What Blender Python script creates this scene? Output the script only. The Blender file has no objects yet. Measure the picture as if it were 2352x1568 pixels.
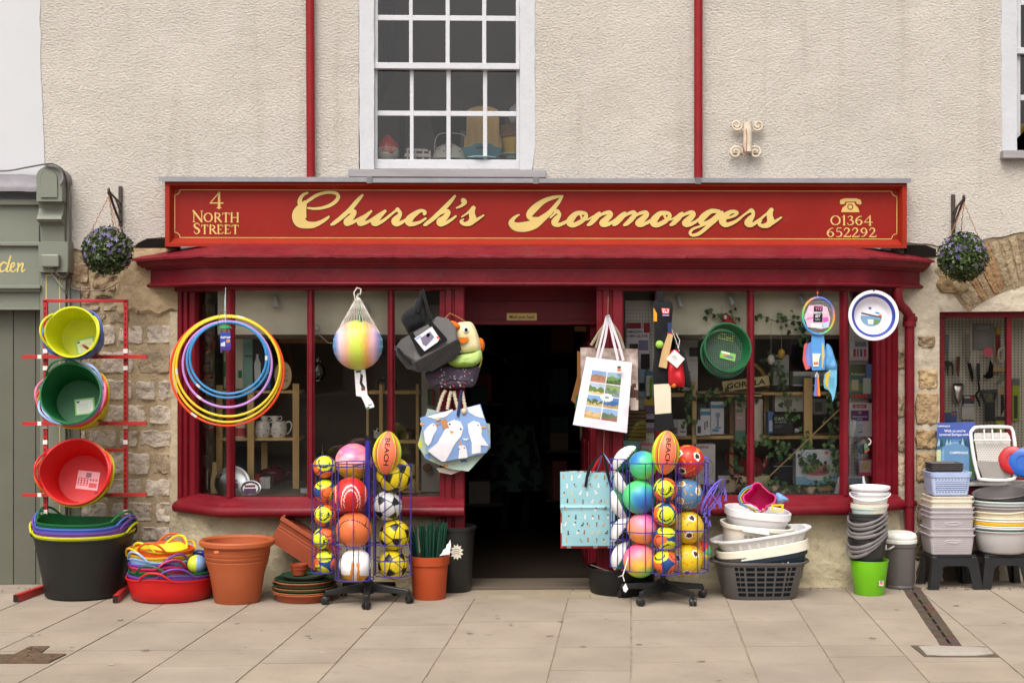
import bpy,bmesh,math,random
from mathutils import Vector,Matrix,noise
from mathutils.geometry import tessellate_polygon
from math import sin,cos,pi,sqrt,radians as R
sc=bpy.context.scene
TH=R(1.8);CAM=Vector((-0.314,-10.0,1.64));FPX=50/36*2352;CU,CV=1176.0,803.6
cd=bpy.data.cameras.new('camera');cam=bpy.data.objects.new('camera',cd);sc.collection.objects.link(cam)
cd.lens=50;cd.sensor_width=36;cd.shift_y=19.6/2352;cd.clip_end=500;cd.clip_start=0.1
cam.location=CAM;cam.rotation_euler=(pi/2,0,-TH);sc.camera=cam
wd=bpy.data.worlds.new("World");sc.world=wd;wd.use_nodes=True
nt=wd.node_tree;sky=nt.nodes.new('ShaderNodeTexSky');sky.sky_type='NISHITA';sky.sun_disc=False
sky.sun_elevation=R(55);sky.sun_rotation=R(200);sky.air_density=1.0;sky.dust_density=6.0;sky.ozone_density=0.6
hs=nt.nodes.new('ShaderNodeHueSaturation');hs.inputs['Saturation'].default_value=0.22
nt.links.new(sky.outputs[0],hs.inputs['Color']);nt.links.new(hs.outputs[0],nt.nodes['Background'].inputs[0])
nt.nodes['Background'].inputs[1].default_value=0.15
sl=bpy.data.lights.new('sun','SUN');so=bpy.data.objects.new('sun',sl);sc.collection.objects.link(so)
sl.energy=0.9;sl.angle=R(34);sl.color=(1.0,0.95,0.87)
sun_from=Vector((-0.30*cos(R(55)),-cos(R(55)),sin(R(55)))).normalized()
so.rotation_euler=sun_from.to_track_quat('Z','Y').to_euler();so.location=(0,-6,9)
sc.view_settings.view_transform='Standard';sc.view_settings.look='None';sc.view_settings.gamma=1
sc.view_settings.exposure=0.62
sc.cycles.use_denoising=True;sc.cycles.max_bounces=7;sc.cycles.transparent_max_bounces=16
sc.cycles.sample_clamp_indirect=4
def ray(u,v):
 a=(u-CU)/FPX;b=-(v-CV)/FPX
 return Vector((sin(TH)+a*cos(TH),cos(TH)-a*sin(TH),b))
def W(u,v,Y):
 d=ray(u,v);return CAM+d*((Y+10)/d.y)
def G(u,v,Z=0.0):
 d=ray(u,v);return CAM+d*((Z-CAM.z)/d.z)
def PX(Y):return(10+Y)/FPX
def lin(x):
 x/=255.0
 return x/12.92 if x<=.04045 else((x+.055)/1.055)**2.4
def C(r,g=None,b=None):
 if g is None:r,g,b=r
 return(lin(r),lin(g),lin(b))
V=Vector
class MB:
 def __init__(s,col=(.5,.5,.5)):
  s.v=[];s.f=[];s.c=[];s.m=[];s.col=col;s.mi=0;s.M=None
 def add(s,vs,fs,col=None):
  n=len(s.v)
  s.v+=[(s.M@V(p))if s.M is not None else V(p)for p in vs]
  for i,f in enumerate(fs):
   s.f.append([n+j for j in f]);s.m.append(s.mi)
   c=col if col is not None else s.col
   s.c.append(c[i]if isinstance(c,list)else c)
  return s
 def quad(s,a,b,c,d,col=None):return s.add([a,b,c,d],[(0,1,2,3)],col)
 def box(s,p,q,col=None):
  (x0,y0,z0),(x1,y1,z1)=p,q
  vs=[(x0,y0,z0),(x1,y0,z0),(x1,y1,z0),(x0,y1,z0),(x0,y0,z1),(x1,y0,z1),(x1,y1,z1),(x0,y1,z1)]
  return s.add(vs,[(0,3,2,1),(4,5,6,7),(0,1,5,4),(1,2,6,5),(2,3,7,6),(3,0,4,7)],col)
 def wbox(s,u0,v0,u1,v1,Y,d,col=None):
  a=W(u0,v1,Y);b=W(u1,v0,Y)
  return s.box((a.x,Y,a.z),(b.x,Y+d,b.z),col)
 def cbox(s,c,size,M=None,col=None):
  x,y,z=[k/2 for k in size];o=s.M
  L=Matrix.Translation(V(c))@(M.to_4x4()if M is not None else Matrix.Identity(4))
  s.M=L if o is None else o@L
  s.box((-x,-y,-z),(x,y,z),col);s.M=o;return s
 def tube(s,pts,r,n=8,closed=False,col=None,caps=True):
  pts=[V(p)for p in pts];N=len(pts);rs=r if isinstance(r,(list,tuple))else[r]*N
  vs=[];fs=[];up=None
  for i,p in enumerate(pts):
   if closed:t=pts[(i+1)%N]-pts[i-1]
   else:t=pts[min(i+1,N-1)]-pts[max(i-1,0)]
   if t.length<1e-9:t=V((0,0,1))
   t.normalize()
   if up is None:
    up=V((0,0,1))if abs(t.z)<.9 else V((1,0,0))
   a=up-t*up.dot(t)
   if a.length<1e-6:a=t.orthogonal()
   a.normalize();b=t.cross(a);up=a
   for k in range(n):
    q=2*pi*k/n;vs.append(p+(a*cos(q)+b*sin(q))*rs[i])
  for i in range(N if closed else N-1):
   j=(i+1)%N
   for k in range(n):
    k2=(k+1)%n;fs.append((i*n+k,i*n+k2,j*n+k2,j*n+k))
  if caps and not closed:fs+=[tuple(range(n-1,-1,-1)),tuple((N-1)*n+k for k in range(n))]
  return s.add(vs,fs,col)
 def lathe(s,prof,M=None,n=32,col=None,sy=1.0,rmod=None,zmod=None,cap0=False,cap1=False):
  vs=[];fs=[];cs=[]
  for i,p in enumerate(prof):
   for k in range(n):
    q=2*pi*k/n;r=p[0]*(rmod(q,i)if rmod else 1);z=p[1]+(zmod(q,i)if zmod else 0)
    vs.append((r*cos(q),r*sin(q)*sy,z))
  for i in range(len(prof)-1):
   for k in range(n):
    k2=(k+1)%n;fs.append((i*n+k,i*n+k2,(i+1)*n+k2,(i+1)*n+k));cs.append(prof[i][2]if len(prof[i])>2 else(col or s.col))
  if cap0:fs.append(tuple(range(n-1,-1,-1)));cs.append(col or s.col)
  if cap1:fs.append(tuple((len(prof)-1)*n+k for k in range(n)));cs.append(col or s.col)
  o=s.M
  if M is not None:s.M=M if o is None else o@M
  s.add(vs,fs,cs);s.M=o;return s
 def ball(s,c,r,colf=None,nu=48,nv=24,M=None,sc=(1,1,1),col=None):
  vs=[];fs=[];cs=[];L=(M or Matrix.Identity(3)).to_3x3();c=V(c)
  for j in range(nv+1):
   t=pi*j/nv
   for i in range(nu):
    q=2*pi*i/nu;vs.append(c+L@V((r*sc[0]*sin(t)*cos(q),r*sc[1]*sin(t)*sin(q),r*sc[2]*cos(t))))
  for j in range(nv):
   for i in range(nu):
    i2=(i+1)%nu;fs.append((j*nu+i,(j+1)*nu+i,(j+1)*nu+i2,j*nu+i2))
    if colf:
     t=pi*(j+.5)/nv;q=2*pi*(i+.5)/nu;cs.append(colf(V((sin(t)*cos(q),sin(t)*sin(q),cos(t)))))
    else:cs.append(col or s.col)
  return s.add(vs,fs,cs)
 def prism(s,poly,y0,y1,col=None,f=None,back=True):
  f=f or(lambda p,y:V((p[0],y,p[1])))
  n=len(poly);tri=tessellate_polygon([[V((p[0],p[1],0))for p in poly]])
  vs=[f(p,y0)for p in poly]+[f(p,y1)for p in poly]
  fs=[tuple(t)for t in tri]+([tuple(n+k for k in reversed(t))for t in tri]if back else[])
  fs+=[(i,(i+1)%n,n+(i+1)%n,n+i)for i in range(n)]
  return s.add(vs,fs,col)
 def plan(s,pts,z0,z1,col=None):
  n=len(pts);tri=tessellate_polygon([[V((p[0],p[1],0))for p in pts]])
  vs=[(p[0],p[1],z0)for p in pts]+[(p[0],p[1],z1)for p in pts]
  fs=[tuple(t)for t in tri]+[tuple(n+k for k in t)for t in tri]+[(i,(i+1)%n,n+(i+1)%n,n+i)for i in range(n)]
  return s.add(vs,fs,col)
 def sweep(s,path,prof,col=None,caps=True):
  P=[V((p[0],p[1]))for p in path];n=len(P);m=len(prof);vs=[]
  for i in range(n):
   def nrm(a,b):
    d=(b-a).normalized();return V((d.y,-d.x))
   if i==0:q=nrm(P[0],P[1])
   elif i==n-1:q=nrm(P[-2],P[-1])
   else:
    a=nrm(P[i-1],P[i]);b=nrm(P[i],P[i+1]);q=(a+b);q=q/max(.2,q.dot(a))
   for d,z in prof:vs.append((P[i].x+q.x*d,P[i].y+q.y*d,z))
  fs=[(i*m+k,(i+1)*m+k,(i+1)*m+k+1,i*m+k+1)for i in range(n-1)for k in range(m-1)]
  if caps:
   for b in(0,(n-1)*m):
    tri=tessellate_polygon([[V((p[0],p[1],0))for p in prof]]);fs+=[tuple(b+k for k in t)for t in tri]
  return s.add(vs,fs,col)
 def sheet(s,fn,nu,nv,col=None,colf=None):
  vs=[fn(i/nu,j/nv)for j in range(nv+1)for i in range(nu+1)];fs=[];cs=[]
  for j in range(nv):
   for i in range(nu):
    a=j*(nu+1)+i;fs.append((a,a+1,a+nu+2,a+nu+1));cs.append(colf((i+.5)/nu,(j+.5)/nv)if colf else(col or s.col))
  return s.add(vs,fs,cs)
 def cloth(s,fn,nu,nv,thick,colf=None,col=None):
  s.sheet(fn,nu,nv,col,colf)
  g=lambda a,b:V(fn(a,b))+V((0,thick,0))
  s.sheet(lambda a,b:g(1-a,b),nu,nv,col,(lambda a,b:colf(1-a,b))if colf else None)
  for e0,e1 in(((0,0),(1,0)),((1,0),(1,1)),((1,1),(0,1)),((0,1),(0,0))):
   n=12
   for k in range(n):
    a=(e0[0]+(e1[0]-e0[0])*k/n,e0[1]+(e1[1]-e0[1])*k/n);b=(e0[0]+(e1[0]-e0[0])*(k+1)/n,e0[1]+(e1[1]-e0[1])*(k+1)/n)
    s.quad(fn(*a),fn(*b),g(*b),g(*a),colf(min(.99,a[0]),min(.99,a[1]))if colf else col)
  return s
def catmull(pts,k=6,closed=False):
 n=len(pts);out=[]
 rng=range(n if closed else n-1)
 for i in rng:
  g=(lambda j:pts[j%n])if closed else(lambda j:pts[max(0,min(n-1,j))])
  a,b,c,d=g(i-1),g(i),g(i+1),g(i+2)
  for q in range(k):
   t=q/k
   out.append(tuple(.5*((2*b[m])+(-a[m]+c[m])*t+(2*a[m]-5*b[m]+4*c[m]-d[m])*t*t+(-a[m]+3*b[m]-3*c[m]+d[m])*t**3)for m in range(len(b))))
 if not closed:out.append(tuple(pts[-1]))
 return out
def brush(mb,pts,f,depth,col,grow=0,k=7):
 P=catmull(pts,k);n=len(P);L=[];Rr=[]
 for i,p in enumerate(P):
  a=P[max(0,i-1)];b=P[min(n-1,i+1)];dx,dy=b[0]-a[0],b[1]-a[1];l=math.hypot(dx,dy)or 1
  w=p[2]/2+grow;L.append((p[0]-dy/l*w,p[1]+dx/l*w));Rr.append((p[0]+dy/l*w,p[1]-dx/l*w))
 vs=[]
 for i in range(n):
  d=depth+i*4e-6;vs+=[f(L[i][0],L[i][1],d),f(Rr[i][0],Rr[i][1],d)]
 fs=[(2*i,2*i+1,2*i+3,2*i+2)for i in range(n-1)]
 mb.add(vs,fs,col)
 for e in(0,n-1):
  x,y,w=P[e][:3];w=w/2+grow;d=depth+(2e-4 if e else-1e-5)
  mb.add([f(x+cos(q)*w,y+sin(q)*w,d)for q in[2*pi*j/14 for j in range(14)]],[tuple(range(14))],col)
_tx={}
def text(mb,s,f,size=1.0,col=(0,0,0),bold=0.0,shear=0.0,sx=1.0,align='CENTER',depth=0.0):
 key=(s,bold,shear,align)
 if key not in _tx:
  cu=bpy.data.curves.new('t','FONT');cu.body=s;cu.align_x=align;cu.align_y='CENTER';cu.offset=bold;cu.shear=shear;cu.resolution_u=2
  ob=bpy.data.objects.new('t',cu);sc.collection.objects.link(ob)
  dg=bpy.context.evaluated_depsgraph_get();me=bpy.data.meshes.new_from_object(ob.evaluated_get(dg))
  _tx[key]=([tuple(v.co)for v in me.vertices],[tuple(p.vertices)for p in me.polygons])
  bpy.data.objects.remove(ob);bpy.data.curves.remove(cu);bpy.data.meshes.remove(me)
 vs,fs=_tx[key]
 mb.add([f(v[0]*size*sx,v[1]*size,depth)for v in vs],fs,col)
def tpx(u,v,Y,slope=0.0):
 return lambda x,y,d:W(u+x*cos(slope)-y*sin(slope),v-y*cos(slope)-x*sin(slope),Y-d)
def mat(name,rough=.5,spec=.5,metal=0.0,var=.10,vscale=6.0,bump=0.0,bscale=80.0,bdist=.004,coat=0.0,trans=0.0,col=None,rvar=.12,stretch=(1,1,1),dirt=0.0,sheen=0.0,speck=0.0):
 m=bpy.data.materials.new(name);m.use_nodes=True;t=m.node_tree;N=t.nodes;L=t.links;b=N['Principled BSDF']
 b.inputs['Roughness'].default_value=rough;b.inputs['Specular IOR Level'].default_value=spec;b.inputs['Metallic'].default_value=metal
 b.inputs['Coat Weight'].default_value=coat;b.inputs['Coat Roughness'].default_value=.15;b.inputs['Sheen Weight'].default_value=sheen
 tc=N.new('ShaderNodeTexCoord');mp=N.new('ShaderNodeMapping');mp.inputs['Scale'].default_value=stretch;L.new(tc.outputs['Object'],mp.inputs[0])
 at=N.new('ShaderNodeAttribute');at.attribute_name='Col'
 nz=N.new('ShaderNodeTexNoise');nz.inputs['Scale'].default_value=vscale;nz.inputs['Detail'].default_value=5;L.new(mp.outputs[0],nz.inputs['Vector'])
 mr=N.new('ShaderNodeMapRange');mr.inputs[1].default_value=.3;mr.inputs[2].default_value=.7;mr.inputs[3].default_value=1-var;mr.inputs[4].default_value=1+var;L.new(nz.outputs[0],mr.inputs[0])
 mx=N.new('ShaderNodeMix');mx.data_type='RGBA';mx.blend_type='MULTIPLY';mx.inputs[0].default_value=1
 if col:mx.inputs[6].default_value=(*col,1)
 else:L.new(at.outputs['Color'],mx.inputs[6])
 L.new(mr.outputs[0],mx.inputs[7]);out=mx.outputs[2]
 if dirt>0:
  d=N.new('ShaderNodeTexNoise');d.inputs['Scale'].default_value=vscale*3.3;d.inputs['Detail'].default_value=8;L.new(mp.outputs[0],d.inputs['Vector'])
  dr=N.new('ShaderNodeMapRange');dr.inputs[1].default_value=.58;dr.inputs[2].default_value=.75;dr.inputs[3].default_value=0;dr.inputs[4].default_value=dirt;L.new(d.outputs[0],dr.inputs[0])
  m2=N.new('ShaderNodeMix');m2.data_type='RGBA';m2.inputs[7].default_value=(.11,.085,.06,1);L.new(dr.outputs[0],m2.inputs[0]);L.new(out,m2.inputs[6]);out=m2.outputs[2]
 if speck>0:
  k=N.new('ShaderNodeTexNoise');k.inputs['Scale'].default_value=150;k.inputs['Detail'].default_value=3;k.inputs['Roughness'].default_value=.8;L.new(mp.outputs[0],k.inputs['Vector'])
  kr=N.new('ShaderNodeMapRange');kr.inputs[1].default_value=.32;kr.inputs[2].default_value=.68;kr.inputs[3].default_value=1-speck;kr.inputs[4].default_value=1+speck;L.new(k.outputs[0],kr.inputs[0])
  m3=N.new('ShaderNodeMix');m3.data_type='RGBA';m3.blend_type='MULTIPLY';m3.inputs[0].default_value=1;L.new(out,m3.inputs[6]);L.new(kr.outputs[0],m3.inputs[7]);out=m3.outputs[2]
 L.new(out,b.inputs['Base Color'])
 rr=N.new('ShaderNodeMapRange');rr.inputs[3].default_value=max(.03,rough-rvar);rr.inputs[4].default_value=min(1,rough+rvar);L.new(nz.outputs[0],rr.inputs[0]);L.new(rr.outputs[0],b.inputs['Roughness'])
 if bump>0:
  bz=N.new('ShaderNodeTexNoise');bz.inputs['Scale'].default_value=bscale;bz.inputs['Detail'].default_value=4;L.new(mp.outputs[0],bz.inputs['Vector'])
  bp=N.new('ShaderNodeBump');bp.inputs['Strength'].default_value=bump;bp.inputs['Distance'].default_value=bdist;L.new(bz.outputs[0],bp.inputs['Height']);L.new(bp.outputs[0],b.inputs['Normal'])
 if trans:b.inputs['Transmission Weight'].default_value=trans
 return m
M={}
M['red']=mat('red_gloss_paint',.42,.28,var=.15,vscale=5,bump=.35,bscale=28,bdist=.006,dirt=.16)
M['redtop']=mat('red_lead_roof',.5,.25,var=.16,vscale=7,bump=.7,bscale=22,bdist=.012,dirt=.18)
M['sign']=mat('sign_paint',.5,.2,var=.06,vscale=4,bump=.1,bscale=60,bdist=.002,dirt=.08)
M['green']=mat('green_shop_paint',.5,.4,var=.06,vscale=3,bump=.2,bscale=40,bdist=.003,dirt=.12)
M['white']=mat('white_window_paint',.5,.4,var=.04,vscale=8,bump=.5,bscale=35,bdist=.004,dirt=.10)
M['whitewall']=mat('white_wall_paint',.8,.2,var=.03,vscale=2,bump=.2,bscale=30,bdist=.003,dirt=.03)
M['lead']=mat('lead_sheet',.6,.4,metal=.0,var=.18,vscale=8,bump=.3,bscale=30,bdist=.005,dirt=.25)
M['timber']=mat('weathered_timber',.8,.2,var=.16,vscale=10,bump=.6,bscale=50,bdist=.004,stretch=(.12,1,1),dirt=.3)
M['wood']=mat('pale_wood',.6,.3,var=.18,vscale=14,bump=.2,bscale=60,bdist=.002,stretch=(1,1,.12))
M['plastic']=mat('plastic',.36,.45,var=.05,vscale=9,bump=.06,bscale=25,bdist=.003,dirt=.04)
M['rubber']=mat('soft_plastic',.5,.35,var=.06,vscale=9,bump=.08,bscale=200,bdist=.001,dirt=.05)
M['balls']=mat('ball_skin',.42,.4,var=.05,vscale=12,bump=.15,bscale=300,bdist=.001,dirt=.05)
M['paper']=mat('printed_card',.55,.3,var=.05,vscale=14)
M['fabric']=mat('woven_fabric',.85,.15,var=.08,vscale=14,bump=.35,bscale=260,bdist=.002,sheen=.1)
M['leafcloth']=mat('oilcloth',.5,.35,var=.06,vscale=8,bump=.3,bscale=14,bdist=.012)
M['metal']=mat('metal',.3,.5,metal=1.0,var=.1,vscale=10,dirt=.05)
M['iron']=mat('painted_iron',.5,.4,var=.2,vscale=20,bump=.4,bscale=60,bdist=.003,dirt=.35)
M['redsteel']=mat('red_steel',.42,.45,var=.12,vscale=12,bump=.15,bscale=50,bdist=.002,dirt=.25)
M['glossy']=mat('glazed_ceramic',.15,.5,var=.04,vscale=8)
M['terra']=mat('terracotta_plastic',.55,.3,var=.08,vscale=6,bump=.1,bscale=120,bdist=.002,dirt=.10)
M['dark']=mat('dark_interior',.9,.1,var=.25,vscale=2)
M['cream']=mat('cream_interior',.8,.2,var=.10,vscale=3,bump=.2,bscale=10,bdist=.01,dirt=.12)
M['leaf']=mat('leaf',.5,.4,var=.30,vscale=25)
M['plaster']=mat('rough_plaster',.9,.15,var=.20,vscale=4,bump=.8,bscale=13,bdist=.03,dirt=.42,speck=.12)
M['stone']=mat('rough_stone',.92,.12,var=.22,vscale=9,bump=.9,bscale=30,bdist=.028,dirt=.30,speck=.20)
M['mortar']=mat('old_mortar',.95,.1,var=.22,vscale=9,bump=.8,bscale=50,bdist=.012,dirt=.35,speck=.15)
M['slab']=mat('paving_slab',.85,.2,var=.11,vscale=2.6,bump=.25,bscale=160,bdist=.003,dirt=.22,speck=.16)
M['rust']=mat('rusty_iron',.85,.2,var=.25,vscale=30,bump=.7,bscale=90,bdist=.005,dirt=.3)
def glassmat(name,tint=(1,1,1),refl=1.0):
 m=bpy.data.materials.new(name);m.use_nodes=True;t=m.node_tree;t.nodes.clear()
 o=t.nodes.new('ShaderNodeOutputMaterial');a=t.nodes.new('ShaderNodeBsdfTransparent');g=t.nodes.new('ShaderNodeBsdfGlossy');x=t.nodes.new('ShaderNodeMixShader');f=t.nodes.new('ShaderNodeFresnel')
 a.inputs[0].default_value=(*tint,1);g.inputs['Roughness'].default_value=.02;f.inputs[0].default_value=1.55
 mm=t.nodes.new('ShaderNodeMath');mm.operation='MULTIPLY';mm.inputs[1].default_value=refl;t.links.new(f.outputs[0],mm.inputs[0])
 nz=t.nodes.new('ShaderNodeTexNoise');nz.inputs['Scale'].default_value=2.2;bp=t.nodes.new('ShaderNodeBump');bp.inputs['Strength'].default_value=.12;bp.inputs['Distance'].default_value=.02
 tc=t.nodes.new('ShaderNodeTexCoord');t.links.new(tc.outputs['Object'],nz.inputs['Vector']);t.links.new(nz.outputs[0],bp.inputs['Height']);t.links.new(bp.outputs[0],g.inputs['Normal'])
 t.links.new(mm.outputs[0],x.inputs[0]);t.links.new(a.outputs[0],x.inputs[1]);t.links.new(g.outputs[0],x.inputs[2]);t.links.new(x.outputs[0],o.inputs[0]);return m
M['glass']=glassmat('window_glass',(.975,.98,.97),1.25)
def render_mat():
 m=mat('roughcast_render',.92,.1,var=.05,vscale=1.4,col=C(200,192,182));t=m.node_tree;N=t.nodes;L=t.links;b=N['Principled BSDF']
 tc=N.new('ShaderNodeTexCoord');mp=N.new('ShaderNodeMapping');mp.inputs['Rotation'].default_value=(0,R(-18),0);mp.inputs['Scale'].default_value=(1,1,1.7);L.new(tc.outputs['Object'],mp.inputs[0])
 n1=N.new('ShaderNodeTexNoise');n1.inputs['Scale'].default_value=44;n1.inputs['Detail'].default_value=5;n1.inputs['Roughness'].default_value=.66;n1.inputs['Distortion'].default_value=.0;L.new(mp.outputs[0],n1.inputs['Vector'])
 n2=N.new('ShaderNodeTexNoise');n2.inputs['Scale'].default_value=2.2;n2.inputs['Detail'].default_value=3;L.new(tc.outputs['Object'],n2.inputs['Vector'])
 ad=N.new('ShaderNodeMath');ad.operation='MULTIPLY_ADD';ad.inputs[1].default_value=2.2;L.new(n2.outputs[0],ad.inputs[0]);L.new(n1.outputs[0],ad.inputs[2])
 bp=N.new('ShaderNodeBump');bp.inputs['Strength'].default_value=1.0;bp.inputs['Distance'].default_value=.021;L.new(ad.outputs[0],bp.inputs['Height']);L.new(bp.outputs[0],b.inputs['Normal'])
 n3=N.new('ShaderNodeTexNoise');n3.inputs['Scale'].default_value=1.1;n3.inputs['Detail'].default_value=7;n3.inputs['Roughness'].default_value=.7;mp3=N.new('ShaderNodeMapping');mp3.inputs['Scale'].default_value=(2.0,1,.9);L.new(tc.outputs['Object'],mp3.inputs[0]);L.new(mp3.outputs[0],n3.inputs['Vector'])
 r3=N.new('ShaderNodeMapRange');r3.inputs[1].default_value=.52;r3.inputs[2].default_value=.74;r3.inputs[4].default_value=.30;L.new(n3.outputs[0],r3.inputs[0])
 src=b.inputs['Base Color'].links[0].from_socket;mx=N.new('ShaderNodeMix');mx.data_type='RGBA';mx.inputs[7].default_value=(*C(205,196,192),1);L.new(r3.outputs[0],mx.inputs[0]);L.new(src,mx.inputs[6])
 r4=N.new('ShaderNodeMapRange');r4.inputs[1].default_value=.50;r4.inputs[2].default_value=.34;r4.inputs[4].default_value=.22;L.new(n1.outputs[0],r4.inputs[0])  # low spots of the bump go darker: crevice shade mixed into the colour
 m4=N.new('ShaderNodeMix');m4.data_type='RGBA';m4.inputs[7].default_value=(*C(150,132,112),1);L.new(r4.outputs[0],m4.inputs[0]);L.new(mx.outputs[2],m4.inputs[6]);
 n5=N.new('ShaderNodeTexNoise');n5.inputs['Scale'].default_value=1.0;n5.inputs['Detail'].default_value=6;mp5=N.new('ShaderNodeMapping');mp5.inputs['Scale'].default_value=(7.0,1,.55);L.new(tc.outputs['Object'],mp5.inputs[0]);L.new(mp5.outputs[0],n5.inputs['Vector'])
 r5=N.new('ShaderNodeMapRange');r5.inputs[1].default_value=.56;r5.inputs[2].default_value=.76;r5.inputs[4].default_value=.30;L.new(n5.outputs[0],r5.inputs[0])
 m5=N.new('ShaderNodeMix');m5.data_type='RGBA';m5.inputs[7].default_value=(*C(150,138,122),1);L.new(r5.outputs[0],m5.inputs[0]);L.new(m4.outputs[2],m5.inputs[6]);L.new(m5.outputs[2],b.inputs['Base Color'])
 return m
M['render']=render_mat()
def mk(name,mb,mats,parent=None,off=V((0,0,0)),smooth=35,bevel=0.0,sub=0):
 me=bpy.data.meshes.new(name);me.from_pydata([tuple(V(p)-off)for p in mb.v],[],mb.f)
 mats=mats if isinstance(mats,list)else[mats]
 for m in mats:me.materials.append(M[m]if isinstance(m,str)else m)
 a=me.color_attributes.new('Col','FLOAT_COLOR','CORNER');buf=[]
 for p,c in zip(me.polygons,mb.c):buf+=[c[0],c[1],c[2],1.0]*p.loop_total
 a.data.foreach_set('color',buf);me.polygons.foreach_set('material_index',mb.m)
 if smooth:
  me.polygons.foreach_set('use_smooth',[True]*len(me.polygons));me.set_sharp_from_angle(angle=R(smooth))
 me.update()
 o=bpy.data.objects.new(name,me);sc.collection.objects.link(o)
 if parent is not None:o.parent=parent
 if bevel:
  bv=o.modifiers.new('bevel','BEVEL');bv.width=bevel;bv.segments=2;bv.limit_method='ANGLE';bv.angle_limit=R(40)
 return o
def tag(o,label,cat,group=None,kind=None):
 if label:o['label']=label
 if cat:o['category']=cat
 if group:o['group']=group
 if kind:o['kind']=kind
 return o
class Thing:
 def __init__(s,name,label,cat,loc,group=None,rot=None):
  s.o=bpy.data.objects.new(name,None);s.o.empty_display_size=.1;sc.collection.objects.link(s.o);s.loc=V(loc);s.o.location=s.loc
  if rot is not None:s.o.rotation_euler=rot.to_euler();s.loc=V((0,0,0))
  tag(s.o,label,cat,group)
 def p(s,name,mb,mats,parent=None,label=None,**k):
  o=mk(name,mb,mats,parent or s.o,s.loc,**k)
  if label:o['label']=label
  return o
def solo(name,mb,mats,label,cat,group=None,**k):
 xs=[p[0]for p in mb.v];ys=[p[1]for p in mb.v];zs=[p[2]for p in mb.v]
 loc=V(((min(xs)+max(xs))/2,(min(ys)+max(ys))/2,min(zs)))
 o=mk(name,mb,mats,None,loc,**k);o.location=loc
 return tag(o,label,cat,group)
def struct(name,mb,mats,**k):
 o=mk(name,mb,mats,**k);o['kind']='structure';return o
def dup(root,loc,rot=None,label=None,group=None):
 def cp(o,par):
  c=o.copy();sc.collection.objects.link(c)
  if par is not None:c.parent=par
  for ch in[x for x in sc.objects if x.parent==o]:cp(ch,c)
  return c
 r=cp(root,None);r.location=loc
 if rot is not None:r.rotation_euler=rot
 if label:r['label']=label
 if group:r['group']=group
 return r
rnd=random.Random(11)
def jit(a):return rnd.uniform(-a,a)
# ================================================================ ground
dS=ray(1450,CV);dS=V((dS.x/dS.y,1.0))
def seam(k,Y):
 p=G(SE[k],1480);return V((p.x+dS.x*(Y-p.y),Y))
SE=[-900,-700,-540,-380,-190,24,203,434,645,812,1025,1279,1450,1708,1883,2056,2262,2462,2640,2860,3050,3300]
mb=MB(C(146,131,114));mb.quad((-9,-7.0,-.005),(9,-7.0,-.005),(9,.3,-.005),(-9,.3,-.005))
mb.mi=1
YC=G(1176,1487).y;YT=-0.62
base=C(148,135,120)
for k in range(len(SE)-1):
 ys=[.2,-.30+jit(.1),-.95+jit(.22),-1.5+jit(.18),YC,YC-.42+jit(.16),YC-.95+jit(.14),-3.75+jit(.2),-4.5+jit(.2),-5.2+jit(.2),-6.9]
 if 1040<SE[k]<1440:ys[1]=YT;ys[2]=-1.08+jit(.06);ys[0]=YT
 for a,b in zip(ys,ys[1:]):
  if a-b<.05:continue
  g=.0025+abs(jit(.0015));q=1+jit(.045)
  c=tuple(x*q for x in base);w=jit(.012);c=(c[0]*(1+w),c[1],c[2]*(1-w*1.5))
  P=[seam(k,b+g),seam(k+1,b+g),seam(k+1,a-g),seam(k,a-g)]
  P=[V((p.x+(g*1.6 if i in(0,3)else-g*1.6),p.y))for i,p in enumerate(P)]
  z=jit(.0012)
  mb.add([(p.x,p.y,z)for p in P]+[(p.x,p.y,-.012)for p in P],[(0,1,2,3),(0,4,5,1),(1,5,6,2),(2,6,7,3),(3,7,4,0)],c)
zy=lambda v:G(1200,v).y
for r,(v0,v1)in enumerate(((1341,1349),(1349,1357),(1357,1365),(1365,1374))):
 a,b=zy(v0),zy(v1);x=G(1040,v1).x-rnd.random()*.15
 if r==3:b=YT+.004
 while x<G(1420,v1).x:
  w=.22+jit(.02);q=1+jit(.10);mb.box((x+.003,b+.003,-.012),(x+w-.004,a-.003,.001+jit(.001)),tuple(k*q for k in C(150,136,114)));x+=w
for i in range(45):
 p=G(rnd.uniform(-60,2400),rnd.uniform(1376,1575));r=rnd.uniform(.006,.022);q=rnd.uniform(0,6);c=rnd.choice((C(116,104,92),C(124,112,98),C(112,102,90),C(160,150,138)))
 mb.add([(p.x+r*cos(a+q)*(1+.35*sin(3*a+q)),p.y+r*sin(a+q)*(1+.3*cos(2*a)),.0022)for a in[2*pi*k/9 for k in range(9)]],[tuple(range(9))],c)
struct('pavement',mb,['mortar','slab'],smooth=0)
mb=MB(C(70,70,72));mb.quad((-150,-160,-.13),(150,-160,-.13),(150,60,-.13),(-150,60,-.13));struct('road',mb,'slab',smooth=0)
mb=MB(C(176,166,150));mb.box((-16,-19.5,-.13),(16,-15.5,2.9))
for i in range(9):
 for z in(.9,):
  x=-13+i*3.1;mb.box((x,-15.52,z),(x+1.2,-15.45,z+1.2),C(34,34,36));mb.box((x-.1,-15.5,z-.1),(x+1.3,-15.44,z-.02),C(215,213,208))
mb.add([(-16.4,-15.2,2.9),(16.4,-15.2,2.9),(16.4,-17.5,3.9),(-16.4,-17.5,3.9)],[(0,1,2,3)],C(70,70,76));struct('opposite_building',mb,'plaster',smooth=0)
mb=MB(C(150,140,128));mb.box((-30,-7.15,-.128),(30,-7.0,.0));struct('kerb',mb,'slab',smooth=0)
mb=MB()
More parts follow.
